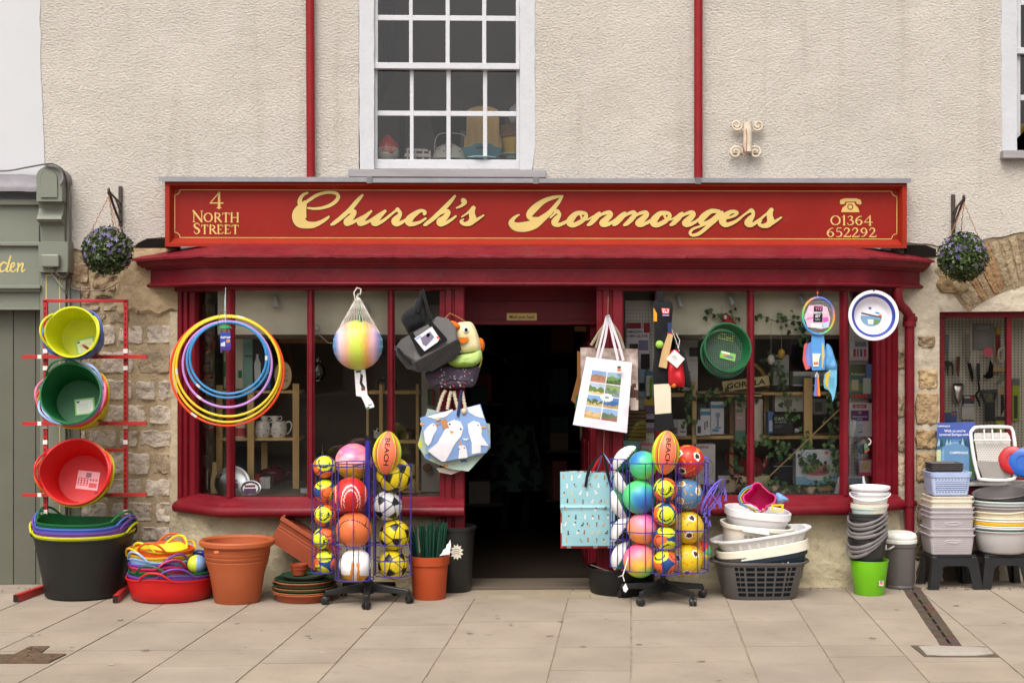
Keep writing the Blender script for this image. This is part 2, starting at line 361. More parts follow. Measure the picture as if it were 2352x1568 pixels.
for i in range(190):
 u=rnd.choice((rnd.uniform(0,420),rnd.uniform(1860,2120),rnd.uniform(600,760),rnd.uniform(2060,2352)));p=G(u,1349+abs(rnd.gauss(0,3)))
 r=rnd.uniform(.003,.008);p.y=min(p.y,-.02 if not 1400<u<2060 else-.24)
 mb.add([(p.x-r,p.y-r*.6,.001),(p.x+r,p.y-r*.6,.001),(p.x+r*.4,p.y+r,.001),(p.x,p.y,.003+r*.7)],[(0,1,3),(1,2,3),(2,0,3)],rnd.choice((C(70,60,42),C(92,80,58),C(58,60,34),C(150,138,118))))
o=mk('dirt',mb,'mortar',smooth=0);o['kind']='stuff'
def gz(u,v,z):p=G(u,v);return V((p.x,p.y,z))
t=Thing('drain_channel','rusty iron drain channel with a slotted centre running out from the downpipe','drain',gz(2140,1420,0))
mb=MB(C(80,66,56));Lq=[(2072,1351),(2163,1486)];Rq=[(2112,1349),(2211,1486)]
def lerp(a,b,q):return(a[0]+(b[0]-a[0])*q,a[1]+(b[1]-a[1])*q)
m=26
for side in(0,1):
 for i in range(m):
  q0,q1=i/m,(i+.97)/m;l0,l1=lerp(*Lq,q0),lerp(*Lq,q1);r0,r1=lerp(*Rq,q0),lerp(*Rq,q1)
  f0,f1=((0,.42)if side==0 else(.56,1));jl=jit(.02)
  A=[lerp(l0,r0,f0+(jl if side==0 else 0)),lerp(l0,r0,f1),lerp(l1,r1,f1),lerp(l1,r1,f0+(jl if side==0 else 0))]
  mb.add([gz(*p,.004)for p in A]+[gz(*p,-.011)for p in A],[(0,1,2,3),(0,4,5,1),(1,5,6,2),(2,6,7,3),(3,7,4,0)],tuple(x*(1+jit(.2))for x in C(82,68,58)))
t.p('grating',mb,'rust',smooth=0)
mb=MB(C(16,13,11));A=[lerp(Lq[0],Rq[0],.42),lerp(Lq[0],Rq[0],.56),lerp(Lq[1],Rq[1],.56),lerp(Lq[1],Rq[1],.42)]
mb.add([gz(*p,.0015)for p in A],[(0,1,2,3)])
for i in range(9):
 q=(i+.5)/9;a=lerp(A[0],A[3],q);b=lerp(A[1],A[2],q);c=lerp(A[1],A[2],q+.03);d=lerp(A[0],A[3],q+.03)
 mb.add([gz(*p,.0035)for p in(a,b,c,d)],[(0,1,2,3)],C(80,60,48))
t.p('slot',mb,'rust',smooth=0)
t=Thing('inspection_cover','pale concrete filled inspection cover in a thin dark frame beside the drain channel','manhole cover',gz(2190,1496,0))
Q=[(2092,1482.5),(2262,1485.5),(2295,1509),(2124,1508)]
mb=MB(C(92,80,66));mb.add([gz(*p,.0045)for p in Q]+[gz(*p,-.01)for p in Q],[(0,1,2,3),(0,4,5,1),(1,5,6,2),(2,6,7,3),(3,7,4,0)]);t.p('frame',mb,'rust',smooth=0)
I=[(2110,1486),(2150,1484.8),(2190,1486),(2240,1487.5),(2266,1490),(2282,1503),(2240,1507),(2170,1507.2),(2128,1505)]
mb=MB(C(158,150,138));mb.add([gz(*p,.0085)for p in I]+[gz(*p,.004)for p in I],[tuple(range(9))]+[(i,i+9,(i+1)%9+9,(i+1)%9)for i in range(9)]);t.p('infill',mb,'slab',smooth=0)
Pc=[(-60,1503.5),(32,1503.5),(70,1484.8),(114,1484.8),(92,1501.5),(152,1502.8),(110,1523),(-60,1523)]
mb=MB(C(92,74,58));mb.prism(Pc,.006,-.008,f=lambda p,z:gz(p[0],p[1],z))
for i in range(60):
 a=rnd.choice(((rnd.uniform(0,128),rnd.uniform(1506,1520)),(rnd.uniform(62,92),rnd.uniform(1488,1502))));mb.add([gz(a[0]+dx,a[1]+dy,.009)for dx,dy in((-3,-.5),(3,-.8),(4,.6),(-2,.7))],[(0,1,2,3)],C(120,98,78))
solo('drain_cover',mb,'rust','flat rusty iron cover with a raised pattern set flush in the pavement','drain cover',smooth=0)
# ================================================================ the ironmonger's house
B=Thing('shop_building','cream roughcast house over a dark red shopfront with two bay windows','building',(0,0,0))
RED=C(107,16,28);RTOP=C(112,22,34)
def edge(pts,a=2.5,step=14):
 out=[]
 for p,q in zip(pts,pts[1:]):
  n=max(1,int(math.hypot(q[0]-p[0],q[1]-p[1])/step))
  for i in range(n):out.append((p[0]+(q[0]-p[0])*i/n+jit(a),p[1]+(q[1]-p[1])*i/n+jit(a)))
 return out
outer=[(80,-700)]+edge([(90,-60),(92,130),(99,300),(103,390)],1.8)+edge([(158,500),(160,570),(195,577),(250,574),(302,568),(316,558),(337,546),(385,545)],2)+edge([(2080,558),(2126,559),(2154,565),(2170,563),(2251,552),(2310,540),(2360,533),(2520,528),(2750,560)],2)+[(2750,-700)]
hole1=[(824,-90),(824,396),(1224,396),(1229,300),(1229,-90)]
hole2=[(2300,-90),(2299,100),(2304,350),(2740,350),(2740,-90)]
def wallmesh(mb,outer,holes,Y,thick):
 loops=[outer]+holes;pts=[p for l in loops for p in l]
 tri=tessellate_polygon([[V((p[0],p[1],0))for p in l]for l in loops]);n=len(pts)
 vs=[W(p[0],p[1],Y)for p in pts];vs+=[V((a.x,Y+thick,a.z))for a in vs]
 fs=[tuple(t)for t in tri];b=0
 for l in loops:
  m=len(l);fs+=[(b+i,b+(i+1)%m,n+b+(i+1)%m,n+b+i)for i in range(m)];b+=m
 mb.add(vs,fs)
mb=MB(C(213,203,190));wallmesh(mb,outer,[hole1,hole2],0,.05)
B.p('rendered_wall',mb,'render',smooth=0)
def room(name,x0,x1,y0,y1,z0,z1,col,front=False,skip=()):
 mb=MB(C(*col));F={'back':((x0,y1,z0),(x1,y1,z0),(x1,y1,z1),(x0,y1,z1)),'l':((x0,y0,z0),(x0,y1,z0),(x0,y1,z1),(x0,y0,z1)),'r':((x1,y0,z0),(x1,y1,z0),(x1,y1,z1),(x1,y0,z1)),'f':((x0,y0,z0),(x1,y0,z0),(x1,y1,z0),(x0,y1,z0)),'c':((x0,y0,z1),(x1,y0,z1),(x1,y1,z1),(x0,y1,z1))}
 for k,q in F.items():
  if k not in skip:mb.quad(*q)
 return mb
ux0,ux1=W(800,0,0).x,W(1250,0,0).x
B.p('upstairs_room',room('r',ux0,ux1,.06,1.5,2.85,6.4,(112,103,95)),'dark',smooth=0)
B.p('upstairs_room',room('r',W(2285,0,0).x,W(2760,0,0).x,.06,1.5,2.9,6.4,(120,110,100)),'dark',smooth=0)
def sash_window(u0,u1,us0,us1,vtop,vbot,vmeet,pu,pv_up,pv_lo,sill,gu):
 WH=C(192,192,195)
 f=MB(WH)
 f.wbox(us0,vtop,us1,vtop+10,.04,.05)
 f.wbox(us0,vtop+10,us0+9,vmeet,.035,.03);f.wbox(us1-9,vtop+10,us1,vmeet,.035,.03)
 f.wbox(us0,vmeet-6,us1,vmeet+6,.022,.05)
 f.wbox(us0-1,vmeet+6,us0+8,vbot,.062,.03);f.wbox(us1-8,vmeet+6,us1+1,vbot,.062,.03)
 f.wbox(us0-1,vbot-22,us1+1,vbot-1,.052,.045)
 for a,b in pv_up:f.wbox(us0+9,a,us1-9,b,.040,.02)
 for a,b in pv_lo:f.wbox(us0+8,a,us1-8,b,.067,.02)
 for a,b in gu:f.wbox(a,vtop+10,b,vmeet-6,.038,.024);f.wbox(a+2,vmeet+6,b+2,vbot-22,.065,.024)
 so_=B.p('sash_window',f,'white',smooth=0,bevel=.003)
 L0=[(u0,vtop),(us0,vtop),(us0,vbot),(u0+2,vbot)];L1=[(us1,vtop),(u1,vtop),(u1,vbot-60),(u1-6,vbot),(us1,vbot)]
 for q in(L0,L1):
  s=MB(C(187,187,190));q2=edge(q+[q[0]],.9,25);s.prism(q2,-.004,.07,f=lambda p,d:(lambda a:V((a.x,d,a.z)))(W(p[0],p[1],-.004)));B.p('jamb',s,'white',parent=so_,smooth=0)
 g=MB((1,1,1));a,b=W(us0+3,vmeet,.05),W(us1-3,vtop,.05);g.quad(a,V((b.x,.05,a.z)),b,V((a.x,.05,b.z)))
 a,b=W(us0+3,vbot-10,.078),W(us1-3,vmeet,.078);g.quad(a,V((b.x,.078,a.z)),b,V((a.x,.078,b.z)))
 B.p('pane',g,'glass',parent=so_,smooth=0)
 k=MB(C(150,145,146));a,b=W(sill[0],sill[3],-.07),W(sill[1],sill[2],-.07)
 k.box((a.x,-.07,a.z),(b.x,.05,b.z));B.p('sill',k,'timber',parent=so_,smooth=0,bevel=.004)
 il=MB(C(150,142,132));p=W(us0-10,vbot-22,.10);q=W(us1+10,vbot-19,.10);il.box((p.x,.098,q.z),(q.x,.62,p.z));B.p('inner_sill',il,'dark',parent=so_,smooth=0)
sash_window(824,1229,859,1194,-80,389,151.5,None,[(37,47),(-66,-58)],[(256,266)],(800,1254,390,406),[(939.5,948),(1023.5,1033),(1107.5,1117)])
sash_window(2299,2740,2336,2700,-80,347,117.5,None,[(2,12)],[(220,231)],(2305,2760,347,363),[(2420,2429),(2510,2519)])
def stone(mb,u0,v0,u1,v1,Y,col,rough=.018,sink=.022,nu=10,nv=7):
 ph=rnd.random()*50;q=1+jit(.13);c=tuple(x*q for x in col)
 cx,cy,rx,ry=(u0+u1)/2,(v0+v1)/2,(u1-u0)/2,(v1-v0)/2
 def fn(a,b):
  x,y=2*a-1,2*b-1;r=max(abs(x),abs(y));k=1-.12*(abs(x*y))**2.2
  uu=cx+rx*x*k+3*noise.noise(V((ph+x*2,y*2,0)));vv=cy+ry*y*k+2.4*noise.noise(V((ph+9+x*2,y*2,3)))
  e=min(1,(1-r)/.16);pz=Y+sink*(1-e)**2-.010*e-rough*noise.noise(V((a*4+ph,b*3,ph)))-rough*.6*noise.noise(V((a*11+ph,b*9,ph)))
  return W(uu,vv,pz)
 mb.sheet(fn,nu,nv,c)
SG=C(186,172,156)
mb=MB(C(160,142,114))
mb.sheet(lambda a,b:W(150+265*a,540+820*b,.012+.006*noise.noise(V((a*14,b*30,1)))),24,60);mb.mi=1
rows=[(690,716),(716,742),(746,794),(801,862),(872,922),(928,977),(985,1029),(1035,1093),(1097,1145),(1150,1203),(1208,1240),(1244,1290),(1296,1345)]
for i,(a,b)in enumerate(rows):
 u=150;c=SG if i>1 else C(156,138,114)
 if i in(0,1):end=300
 else:end=398
 while u<end-14:
  w=rnd.uniform(40,105)
  if u+w>end-26:w=end-u
  stone(mb,u-1.5,a-2.5+jit(2),u+w-1,b+2+jit(2),.012,c if rnd.random()>.2 else C(160,142,118));u+=w
for q in((160,600,206,655,(164,140,112)),(208,622,272,672,(146,124,98)),(172,655,210,688,(176,150,126)),(176,580,240,618,(150,128,102)),(240,590,300,640,(160,138,108)),(215,676,262,690,(120,100,78)),(292,688,356,722,(176,156,124))):
 stone(mb,q[0],q[1],q[2],q[3],.012,C(*q[4]),rough=.03,nu=8,nv=8)
mb.mi=2;mb.col=C(172,150,118)
mb.sheet(lambda a,b:W(262+146*a+9*noise.noise(V((b*5,2,1)))*(1-a),570+150*b+14*noise.noise(V((a*5,7,1)))*b,-.012+.02*(a<.05)+.02*(b>.96)),22,22)
mb.sheet(lambda a,b:W(388+22*a+8*noise.noise(V((b*16,2,9)))*(1-a),716+632*b,-.004+.02*(a<.08)),6,70,C(184,168,142))
B.p('stone_pier',mb,['mortar','stone','plaster'],smooth=40)
mb=MB(C(180,168,149));mb.mi=2
big=[(2046,545),(2760,500),(2760,1362),(2040,1362)];h3=[(2158,716),(2158,1112),(2745,1112),(2745,712)]
wallmesh(mb,big,[h3],.012,.25)
mb.mi=1
for q in((2150,628,2226,676,(146,122,90)),(2108,845,2156,896,(172,148,112)),(2100,896,2158,980,(160,136,104)),(2101,984,2156,1034,(156,130,96)),(2101,1037,2155,1110,(162,136,102)),(2104,1150,2150,1215,(150,130,104)),(2054,1046,2084,1120,(188,170,146)),(2052,996,2084,1040,(150,136,112)),(2052,800,2086,850,(150,132,104)),(2054,905,2084,960,(170,152,126)),(2108,770,2150,800,(140,122,98)),(2098,1216,2150,1290,(96,84,66)),(2104,1292,2156,1352,(84,74,58)),(2160,1180,2240,1260,(110,98,80)),(2245,1180,2352,1262,(104,92,74)),(2160,1264,2300,1350,(96,86,70))):
 stone(mb,q[0],q[1],q[2],q[3],.008,C(*q[4]),rough=.020,sink=.014,nu=12,nv=10)
mb.mi=0;mb.sheet(lambda a,b:W(2420+(312+124*b)*sin(R(-39+58*a)),960-(312+124*b)*cos(R(-39+58*a)),.008),40,3,C(134,116,92));mb.mi=1
ac,ar0,ar1=(2420,960),318,428
for i,(a0,a1)in enumerate([(-37.6+2.9*k+.12*(k%3),-37.6+2.9*(k+1)-.12*((k+1)%2))for k in range(19)]):
 ph=i*3.7;c=C(*rnd.choice(((140,120,94),(128,112,90),(150,132,106),(138,108,78),(122,110,92))));r0=ar0+jit(9)
 def fn(a,b,a0=a0,a1=a1,ph=ph,r0=r0):
  q=R(a0+(a1-a0)*a);r=r0+(ar1-r0)*b;e=min(1,min(a,1-a)/.2,min(b,1-b)/.08)
  return W(ac[0]+r*sin(q)+3*noise.noise(V((a*3+ph,b*5,2))),ac[1]-r*cos(q)+3*noise.noise(V((a*3+ph,b*5,7))),-.002+.008*(1-e)-.010*noise.noise(V((a*4+ph,b*9,1)))-.004*noise.noise(V((a*14+ph,b*24,1))))
 mb.sheet(fn,6,12,c)
B.p('stone_arch_wall',mb,['mortar','stone','plaster'],smooth=40)
for q in(((300,582),(318,560),(337,549),(384,548),(384,590),(300,590)),((2078,562),(2126,563),(2150,572),(2150,590),(2078,590))):
 mb=MB(C(26,22,19));mb.prism(q,-.002,.008,f=lambda p,d:(lambda a:V((a.x,d,a.z)))(W(p[0],p[1],0)));B.p('gap_shade',mb,'dark',smooth=0)  # dark plates: shade of the gaps below the render edge, put in as colour
FY=-.30
def XY(u,Y):return(W(u,800,Y).x,Y)
for pts in([XY(404,0),XY(420,-.06),XY(512,-.25),XY(1032,-.25),XY(1032,.05)],[XY(1404,.05),XY(1404,-.25),XY(1958,-.25),XY(2058,-.02),XY(2066,.0)]):
 mb=MB();z1=W(700,1186,-.3).z;n=len(pts);P=[]
 for(x0,y0),(x1,y1)in zip(pts,pts[1:]):
  m=max(2,int(math.hypot(x1-x0,y1-y0)/.05));P+=[(x0+(x1-x0)*i/m,y0+(y1-y0)*i/m)for i in range(m)]
 P.append(pts[-1]);m=len(P)
 mb.sheet(lambda a,b:V((P[min(m-1,int(round(a*(m-1))))][0],P[min(m-1,int(round(a*(m-1))))][1]-.022*noise.noise(V((a*m*.05*3,b*2.2,5)))-.012*noise.noise(V((a*m*.05*9,b*7,2)))-.02*b*b*0,-.02+(z1+.02)*(1-b))),m-1,14,C(190,177,148))
 B.p('plinth',mb,'plaster',smooth=50)
zt,zb=W(1176,668,FY).z,W(1176,1137,FY).z
def bay(side):
 if side==0:A,Bq,Cq=XY(414,.0),XY(529.5,FY),XY(1012,FY);ends=(404,455)
 post=MB(RED)
 return post
for side in(0,1):
 if side==0:
  path=[XY(408,.02),XY(523,FY),XY(1066,FY)];corner=529.5;fr=[714,898.5];dp=(1010,1068)
  cant=(W(455,800,-.06).xy,W(523,800,FY).xy)
 else:
  path=[XY(1372,FY),XY(1942,FY),XY(2058,.02)];corner=1939;fr=[1513.5,1724];dp=(1370,1432)
  cant=(W(1947,800,FY).xy,W(2008,800,-.08).xy)
 bw=B.p('bay_window',MB(RED).sweep(path,[(-.06,W(0,655,FY).z+.02),(.035,W(0,655,FY).z+.02),(.035,W(0,664,FY).z),(.015,W(0,667,FY).z),(.010,zt),(-.06,zt)]),'red',smooth=40)
 s=MB(RED);zz=lambda v:W(1176,v,-.4).z
 pr=[(-.08,zb-.006),(-.005,zb-.004),(.012,zb-.010),(.075,zz(1157)),(.082,zz(1160)),(.094,zz(1161)),(.112,zz(1165)),(.122,zz(1172)),(.118,zz(1180)),(.104,zz(1185)),(.075,zz(1187)),(-.08,zz(1188))]
 sp_=[XY(428,.02),XY(525,FY),XY(1066,FY)]if side==0 else[XY(1372,FY),XY(1940,FY),XY(2048,.02)]
 B.p('sill',s.sweep(sp_,pr),'red',parent=bw,smooth=50)
 k=MB(RED)
 def mull(x,y,w,ang=0,fl=1):
  a=Matrix.Rotation(ang,2);prof=[(-.5,.3),(-.5,-.15),(-.38,-.15),(-.34,-.42),(-.18,-.6),(.18,-.6),(.34,-.42),(.38,-.15),(.5,-.15),(.5,.3)]
  k.plan([(x+(a@V((p[0]*w,p[1]*w)))[0],y+(a@V((p[0]*w,p[1]*w)))[1])for p in prof],zb-.008,zt+.004)
 for u in fr:mull(*XY(u,FY+.01),.050)
 mull(*XY(corner,FY+.012),.056,R(-22 if side==0 else 22))
 B.p('mullion',k,'red',parent=bw,smooth=35)
 k=MB(RED);a,b=(V(path[0]),V(cant[0]))if side==0 else(V(cant[1]),V(path[2]));d=(b-a).normalized();nn=V((d.y,-d.x));L=(b-a).length
 prof=[(0,-.05)]+[(L*x,y)for x,y in((0,.02),(.16,.02),(.18,.035),(.34,.035),(.37,.012),(.42,.012),(.45,.035),(.61,.035),(.64,.012),(.69,.012),(.72,.03),(.96,.03),(1,.0))]+[(L,-.05)]
 k.plan([tuple(a+d*x+nn*y)for x,y in prof],zz(1186)+.02,W(0,655,FY).z+.03)
 B.p('end_post',k,'red',parent=bw,smooth=0)
 k=MB(RED);u0,u1=dp;xa,xb=W(u0,800,FY).x,W(u1,800,FY).x;ztop=W(0,655,FY).z+.03
 w=xb-xa;k.plan([(xa,FY+.03),(xa,FY-.012),(xa+w*.2,FY-.012),(xa+w*.24,FY-.03),(xa+w*.46,FY-.03),(xa+w*.5,FY-.012),(xa+w*.56,FY-.012),(xa+w*.6,FY-.03),(xa+w*.94,FY-.03),(xb,FY-.015),(xb,.10),(xa+w*.5,.10),(xa+w*.5,FY+.03)],.02,ztop)
 B.p('door_post',k,'red',parent=bw,smooth=0)
 g=MB((1,1,1));y=FY+.022;x0,x1=(W(534,800,y).x,W(1012,800,y).x)if side==0 else(W(1430,800,y).x,W(1934,800,y).x)
 g.quad((x0,y,zb-.01),(x1,y,zb-.01),(x1,y,zt+.01),(x0,y,zt+.01))
 a,b=cant;g.quad((a[0],a[1]+.02,zb-.01),(b[0],b[1]+.02,zb-.01),(b[0],b[1]+.02,zt+.01),(a[0],a[1]+.02,zt+.01))
 B.p('pane',g,'glass',parent=bw,smooth=0)
zc=lambda v:W(1176,v,-.45).z
path=[XY(332,.03),XY(477,-.40),XY(1983,-.40),XY(2118,.03)]
pr=[(-.24,zc(556)),(-.02,zc(568)),(.098,zc(588.5)),(.098,zc(592)),(.075,zc(593.5)),(.070,zc(596)),(.062,zc(601)),(.044,zc(605)),(.042,zc(608)),(.022,zc(609)),(.020,zc(613.5)),(.0,zc(614.5)),(.0,zc(644)),(.006,zc(645.5)),(.016,zc(648)),(.018,zc(651)),(.012,zc(654.5)),(-.20,zc(655.5))]
co=B.p('cornice',MB(RED).sweep(path,pr[3:]+[(-.2,zc(592))]),'red',smooth=40)
r=MB(RTOP);n=90
def along(q):
 segs=[(V(path[i]),V(path[i+1]))for i in range(3)];Ls=[(b-a).length for a,b in segs];t=q*sum(Ls)
 for(a,b),l in zip(segs,Ls):
  if t<=l or(a,b)==segs[-1]:return a+(b-a)*min(1,t/l),((b-a).normalized())
  t-=l
def rf(a,b):
 p,d=along(a);nn=V((d.y,-d.x))
 c=0
 for k,x in enumerate((path[1][0],path[2][0])):c=max(c,1-abs(p.x-x)/.10)
 nn2=nn if c<=0 else(nn*(1-c)+V((0,-1))*c).normalized()
 dd=-.24+.345*b;z=zc(556)+(zc(588)-zc(556))*(b**1.25)+.004*noise.noise(V((a*60,b*2,3)))+.003*noise.noise(V((a*23,b*3,8)))
 for s_ in(.06,.14,.26,.33,.415,.53,.60,.67,.80,.86,.95):z+=.004*max(0,1-abs(a-s_)/.0022)
 return V((p.x+nn2.x*dd,p.y+nn2.y*dd,z))
r.sheet(rf,300,8);r.sheet(lambda a,b:rf(a,1)+V((0,0,-b*.016+.002*noise.noise(V((a*40,5,b))))),300,1)
B.p('lead_roof',r,'redtop',parent=co,smooth=60)
mb=MB(RED);dx0,dx1=W(1066,800,.05).x,W(1372,800,.05).x;z1=W(0,650,.05).z;z0=W(0,745,.05).z
mb.box((dx0,.05,z0),(dx1,.09,z1));mb.box((dx0,.03,z0),(dx1,.05,z0+.03));mb.box((dx0,.03,z1-.07),(dx1,.05,z1));mb.box((dx0,.03,z0+.03),(dx0+.06,.05,z1-.07));mb.box((dx1-.06,.03,z0+.03),(dx1,.05,z1-.07));mb.box((dx0+.06,.04,W(0,694,.05).z),(dx1-.06,.05,W(0,690,.05).z))
B.p('door_head',mb,'red',smooth=0,bevel=.003)
mb=MB(RED);p=W(1371,800,.10);xx=p.x
mb.box((xx-.045,.11,.03),(xx,.92,z0));
for a,b in((.1,.62),(.72,.98),(1.06,1.70)):mb.box((xx-.055,.19,a),(xx-.045,.50,b));mb.box((xx-.055,.56,a),(xx-.045,.85,b))
mb.box((xx-.06,.86,.95),(xx-.045,.90,1.2),C(120,100,70))
B.p('door',mb,'red',smooth=0,bevel=.004)
mb=MB(C(150,112,72));a=W(1320,761,.5);b=W(1362,749,.5);mb.box((a.x,.5,a.z),(b.x,.54,b.z));B.p('door_batten',mb,'wood',smooth=0)
mb=MB(C(90,80,68));mb.box((dx0,-.28,-.01),(dx1,.10,.022));B.p('doorstep',mb,'slab',smooth=0,bevel=.006)
cx0,cx1=dx0-.02,dx1+.02
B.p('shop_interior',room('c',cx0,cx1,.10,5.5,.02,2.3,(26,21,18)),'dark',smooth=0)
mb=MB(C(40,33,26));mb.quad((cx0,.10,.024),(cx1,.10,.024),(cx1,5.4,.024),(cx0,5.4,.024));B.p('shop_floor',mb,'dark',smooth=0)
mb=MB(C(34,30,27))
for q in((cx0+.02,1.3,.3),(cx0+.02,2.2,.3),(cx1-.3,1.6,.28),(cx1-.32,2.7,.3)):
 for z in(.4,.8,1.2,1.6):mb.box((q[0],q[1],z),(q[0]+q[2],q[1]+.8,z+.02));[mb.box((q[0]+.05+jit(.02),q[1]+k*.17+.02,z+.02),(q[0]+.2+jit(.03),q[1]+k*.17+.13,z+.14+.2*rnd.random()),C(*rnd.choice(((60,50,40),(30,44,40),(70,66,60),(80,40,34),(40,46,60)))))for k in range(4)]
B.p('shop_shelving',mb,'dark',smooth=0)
lx0,lx1=W(412,800,.0).x,cx0-.03;rx0,rx1=cx1+.03,W(2052,800,0).x;ytop=W(0,640,.0).z
for(x0,x1)in((lx0,lx1),(rx0,rx1)):
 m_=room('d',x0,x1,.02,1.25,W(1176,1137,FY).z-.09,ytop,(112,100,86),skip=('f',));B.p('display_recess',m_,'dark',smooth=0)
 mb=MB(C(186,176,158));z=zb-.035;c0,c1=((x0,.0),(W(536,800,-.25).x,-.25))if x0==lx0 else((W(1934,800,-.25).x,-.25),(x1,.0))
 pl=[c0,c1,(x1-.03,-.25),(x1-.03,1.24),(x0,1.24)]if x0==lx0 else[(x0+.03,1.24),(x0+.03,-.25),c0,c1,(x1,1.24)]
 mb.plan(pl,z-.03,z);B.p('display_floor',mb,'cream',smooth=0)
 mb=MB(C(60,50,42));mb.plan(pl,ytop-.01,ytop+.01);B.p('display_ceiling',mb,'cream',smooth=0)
 mb=MB(C(226,216,192));ba,bb=(W(500,700,-.1).x,W(966,700,-.1).x)if x0==lx0 else(W(1507,700,-.1).x,W(1943,700,-.1).x);zlow=W(0,768,-.1).z;mb.box((ba,-.10,zlow),(bb,-.04,ytop-.01));mb.box((ba,-.10,zlow-.03),(bb,-.03,zlow),C(90,76,62));B.p('bulkhead',mb,'cream',smooth=0)
mb=MB(RED);Y=.10
mb.wbox(2156,715,2760,729,Y,.06);mb.wbox(2156,729,2170,1112,Y,.06);mb.wbox(2313,729,2324,1112,Y+.005,.05);mb.wbox(2500,729,2512,1112,Y+.005,.05);mb.wbox(2170,1096,2760,1112,Y,.06)
rw=B.p('side_window',mb,'red',smooth=0,bevel=.004)
g=MB((1,1,1));a,b=W(2165,1104,.135),W(2745,722,.135);g.quad(a,V((b.x,.135,a.z)),b,V((a.x,.135,b.z)));B.p('pane',g,'glass',parent=rw,smooth=0)
mb=MB(C(168,164,158));a=W(2150,1116,-.08);b=W(2760,1106,-.08);mb.box((a.x,-.08,a.z),(b.x,.11,b.z));B.p('sill',mb,'lead',parent=rw,smooth=0,bevel=.004)
mb=MB(RED);mb.wbox(2225,1117,2760,1160,-.03,.04);B.p('apron_board',mb,'red',parent=rw,smooth=0)
mb=MB(C(198,188,170));a,b=W(2140,1120,.42),W(2760,700,.42);mb.box((a.x,.42,a.z),(b.x,.45,b.z))
px=PX(.42)
for i in range(34):
 for j in range(58):
  x,z=a.x+.10+i*.026,b.z-.06-j*.021
  if x<W(2352,0,.42).x+.2:mb.box((x-.004,.4175,z-.004),(x+.004,.4195,z+.004),C(60,54,46))
B.p('pegboard',mb,'cream',smooth=0)
B.p('window_recess',room('d',a.x,b.x,.17,.45,a.z,b.z,(120,112,100),skip=('back',)),'dark',smooth=0)
# ================================================================ the green shop and the white house next door
N_=Thing('neighbour_shop','grey green wooden shopfront under a white house wall with lead capping','building',W(60,1337,0)*1.0)
mb=MB(C(190,190,192));P=[(-700,-700),(86,-700)]+edge([(92,-60),(93,130),(99,300),(103,395),(103,470)],1.5)+[(-700,470)]
mb.prism(P,-.006,.05,f=lambda p,d:(lambda a:V((a.x,d,a.z)))(W(p[0],p[1],-.006)));N_.p('house_wall',mb,'whitewall',smooth=0)
GN=C(117,120,107)
mb=MB(GN)
mb.wbox(-700,458,90,468,-.10,.1);mb.wbox(-700,468,90,556,-.06,.06);mb.wbox(-700,556,92,563,-.10,.1);mb.wbox(-700,563,92,655,-.07,.07);mb.wbox(-700,655,92,662,-.11,.1);mb.wbox(-700,662,92,669,-.085,.08);mb.wbox(-700,669,92,707,-.05,.05);mb.wbox(-700,707,92,711,-.065,.06)
N_.p('fascia',mb,'green',smooth=0,bevel=.004)
mb=MB(GN);a,b=W(-700,1339,.06),W(95,711,.06);mb.box((a.x,.06,0.0),(b.x,.09,b.z))
us=[-700,-340,-260,-180,-100,-20,31,82,95]
mb.v.clear();mb.f.clear();mb.c.clear();mb.m.clear()
for i in range(len(us)-1):
 p,q=W(us[i],1339,.06),W(us[i+1],711,.06);mb.box((p.x+.003,.06+jit(.001),0.004),(q.x-.003,.10,q.z),tuple(x*(1+jit(.03))for x in C(94,95,82)))
mb.box((a.x,.075,0.0),(b.x,.12,b.z-.002),C(40,40,34))
N_.p('boarded_door',mb,'green',smooth=0)
mb=MB(GN)
mb.wbox(92,600,150,1340,-.07,.07);mb.wbox(88,555,158,625,-.12,.12);mb.wbox(150,440,159,600,-.06,.06);mb.wbox(152,640,160,1340,-.03,.04);mb.wbox(158,660,184,1340,-.012,.02,C(104,106,96))
arch=[(84,462),(84,405)]+[(113-29*cos(q),405-23*sin(q))for q in[pi*k/12 for k in range(1,12)]]+[(142,405),(142,462)]
fW=lambda Y0:(lambda p,d:(lambda a:V((a.x,d,a.z)))(W(p[0],p[1],Y0)))
mb.prism(arch,-.20,0.0,f=fW(-.20))
inn=[(94,453),(94,410)]+[(113-19*cos(q),410-19*sin(q))for q in[pi*k/10 for k in range(1,10)]]+[(132,410),(132,453)]
mb.prism(inn,-.212,-.2,f=fW(-.2))
ys=[(-.20,462),(-.13,463),(-.12,478),(-.135,490),(-.165,498),(-.175,504),(-.15,510),(-.12,510.5),(-.12,514),(-.10,516),(-.09,555),(0,555),(0,462)]
x0,x1=W(88,480,-.14).x,W(144,480,-.14).x
n=len(ys);vs=[(x0,y,W(0,v,-.14).z)for y,v in ys]+[(x1,y,W(0,v,-.14).z)for y,v in ys]
tri=tessellate_polygon([[V((y*300,v,0))for y,v in ys]]);mb.add(vs,[tuple(t)for t in tri]+[tuple(n+k for k in t)for t in tri]+[(i,(i+1)%n,n+(i+1)%n,n+i)for i in range(n)])
N_.p('pilaster',mb,'green',smooth=30,bevel=.003)
GOLD=C(206,184,112)
mb=MB(GOLD)
for u in(105,136):mb.wbox(u,632,u+2,1330,-.0725,.002)
mb.wbox(105,631,138,633,-.073,.002);N_.p('gold_line',mb,'sign',smooth=0)
mb=MB(C(122,118,122))
def lf(a,b):
 u=-700+790*a;return W(u,401+2*noise.noise(V((a*30,1,2)))+b*38+3*b*noise.noise(V((a*16,4,2))),-.02-.15*sin(min(1,b*1.3)*pi/2))
mb.sheet(lf,60,8);mb.sheet(lambda a,b:lf(a,1)+V((0,.14*b,.005)),60,1)
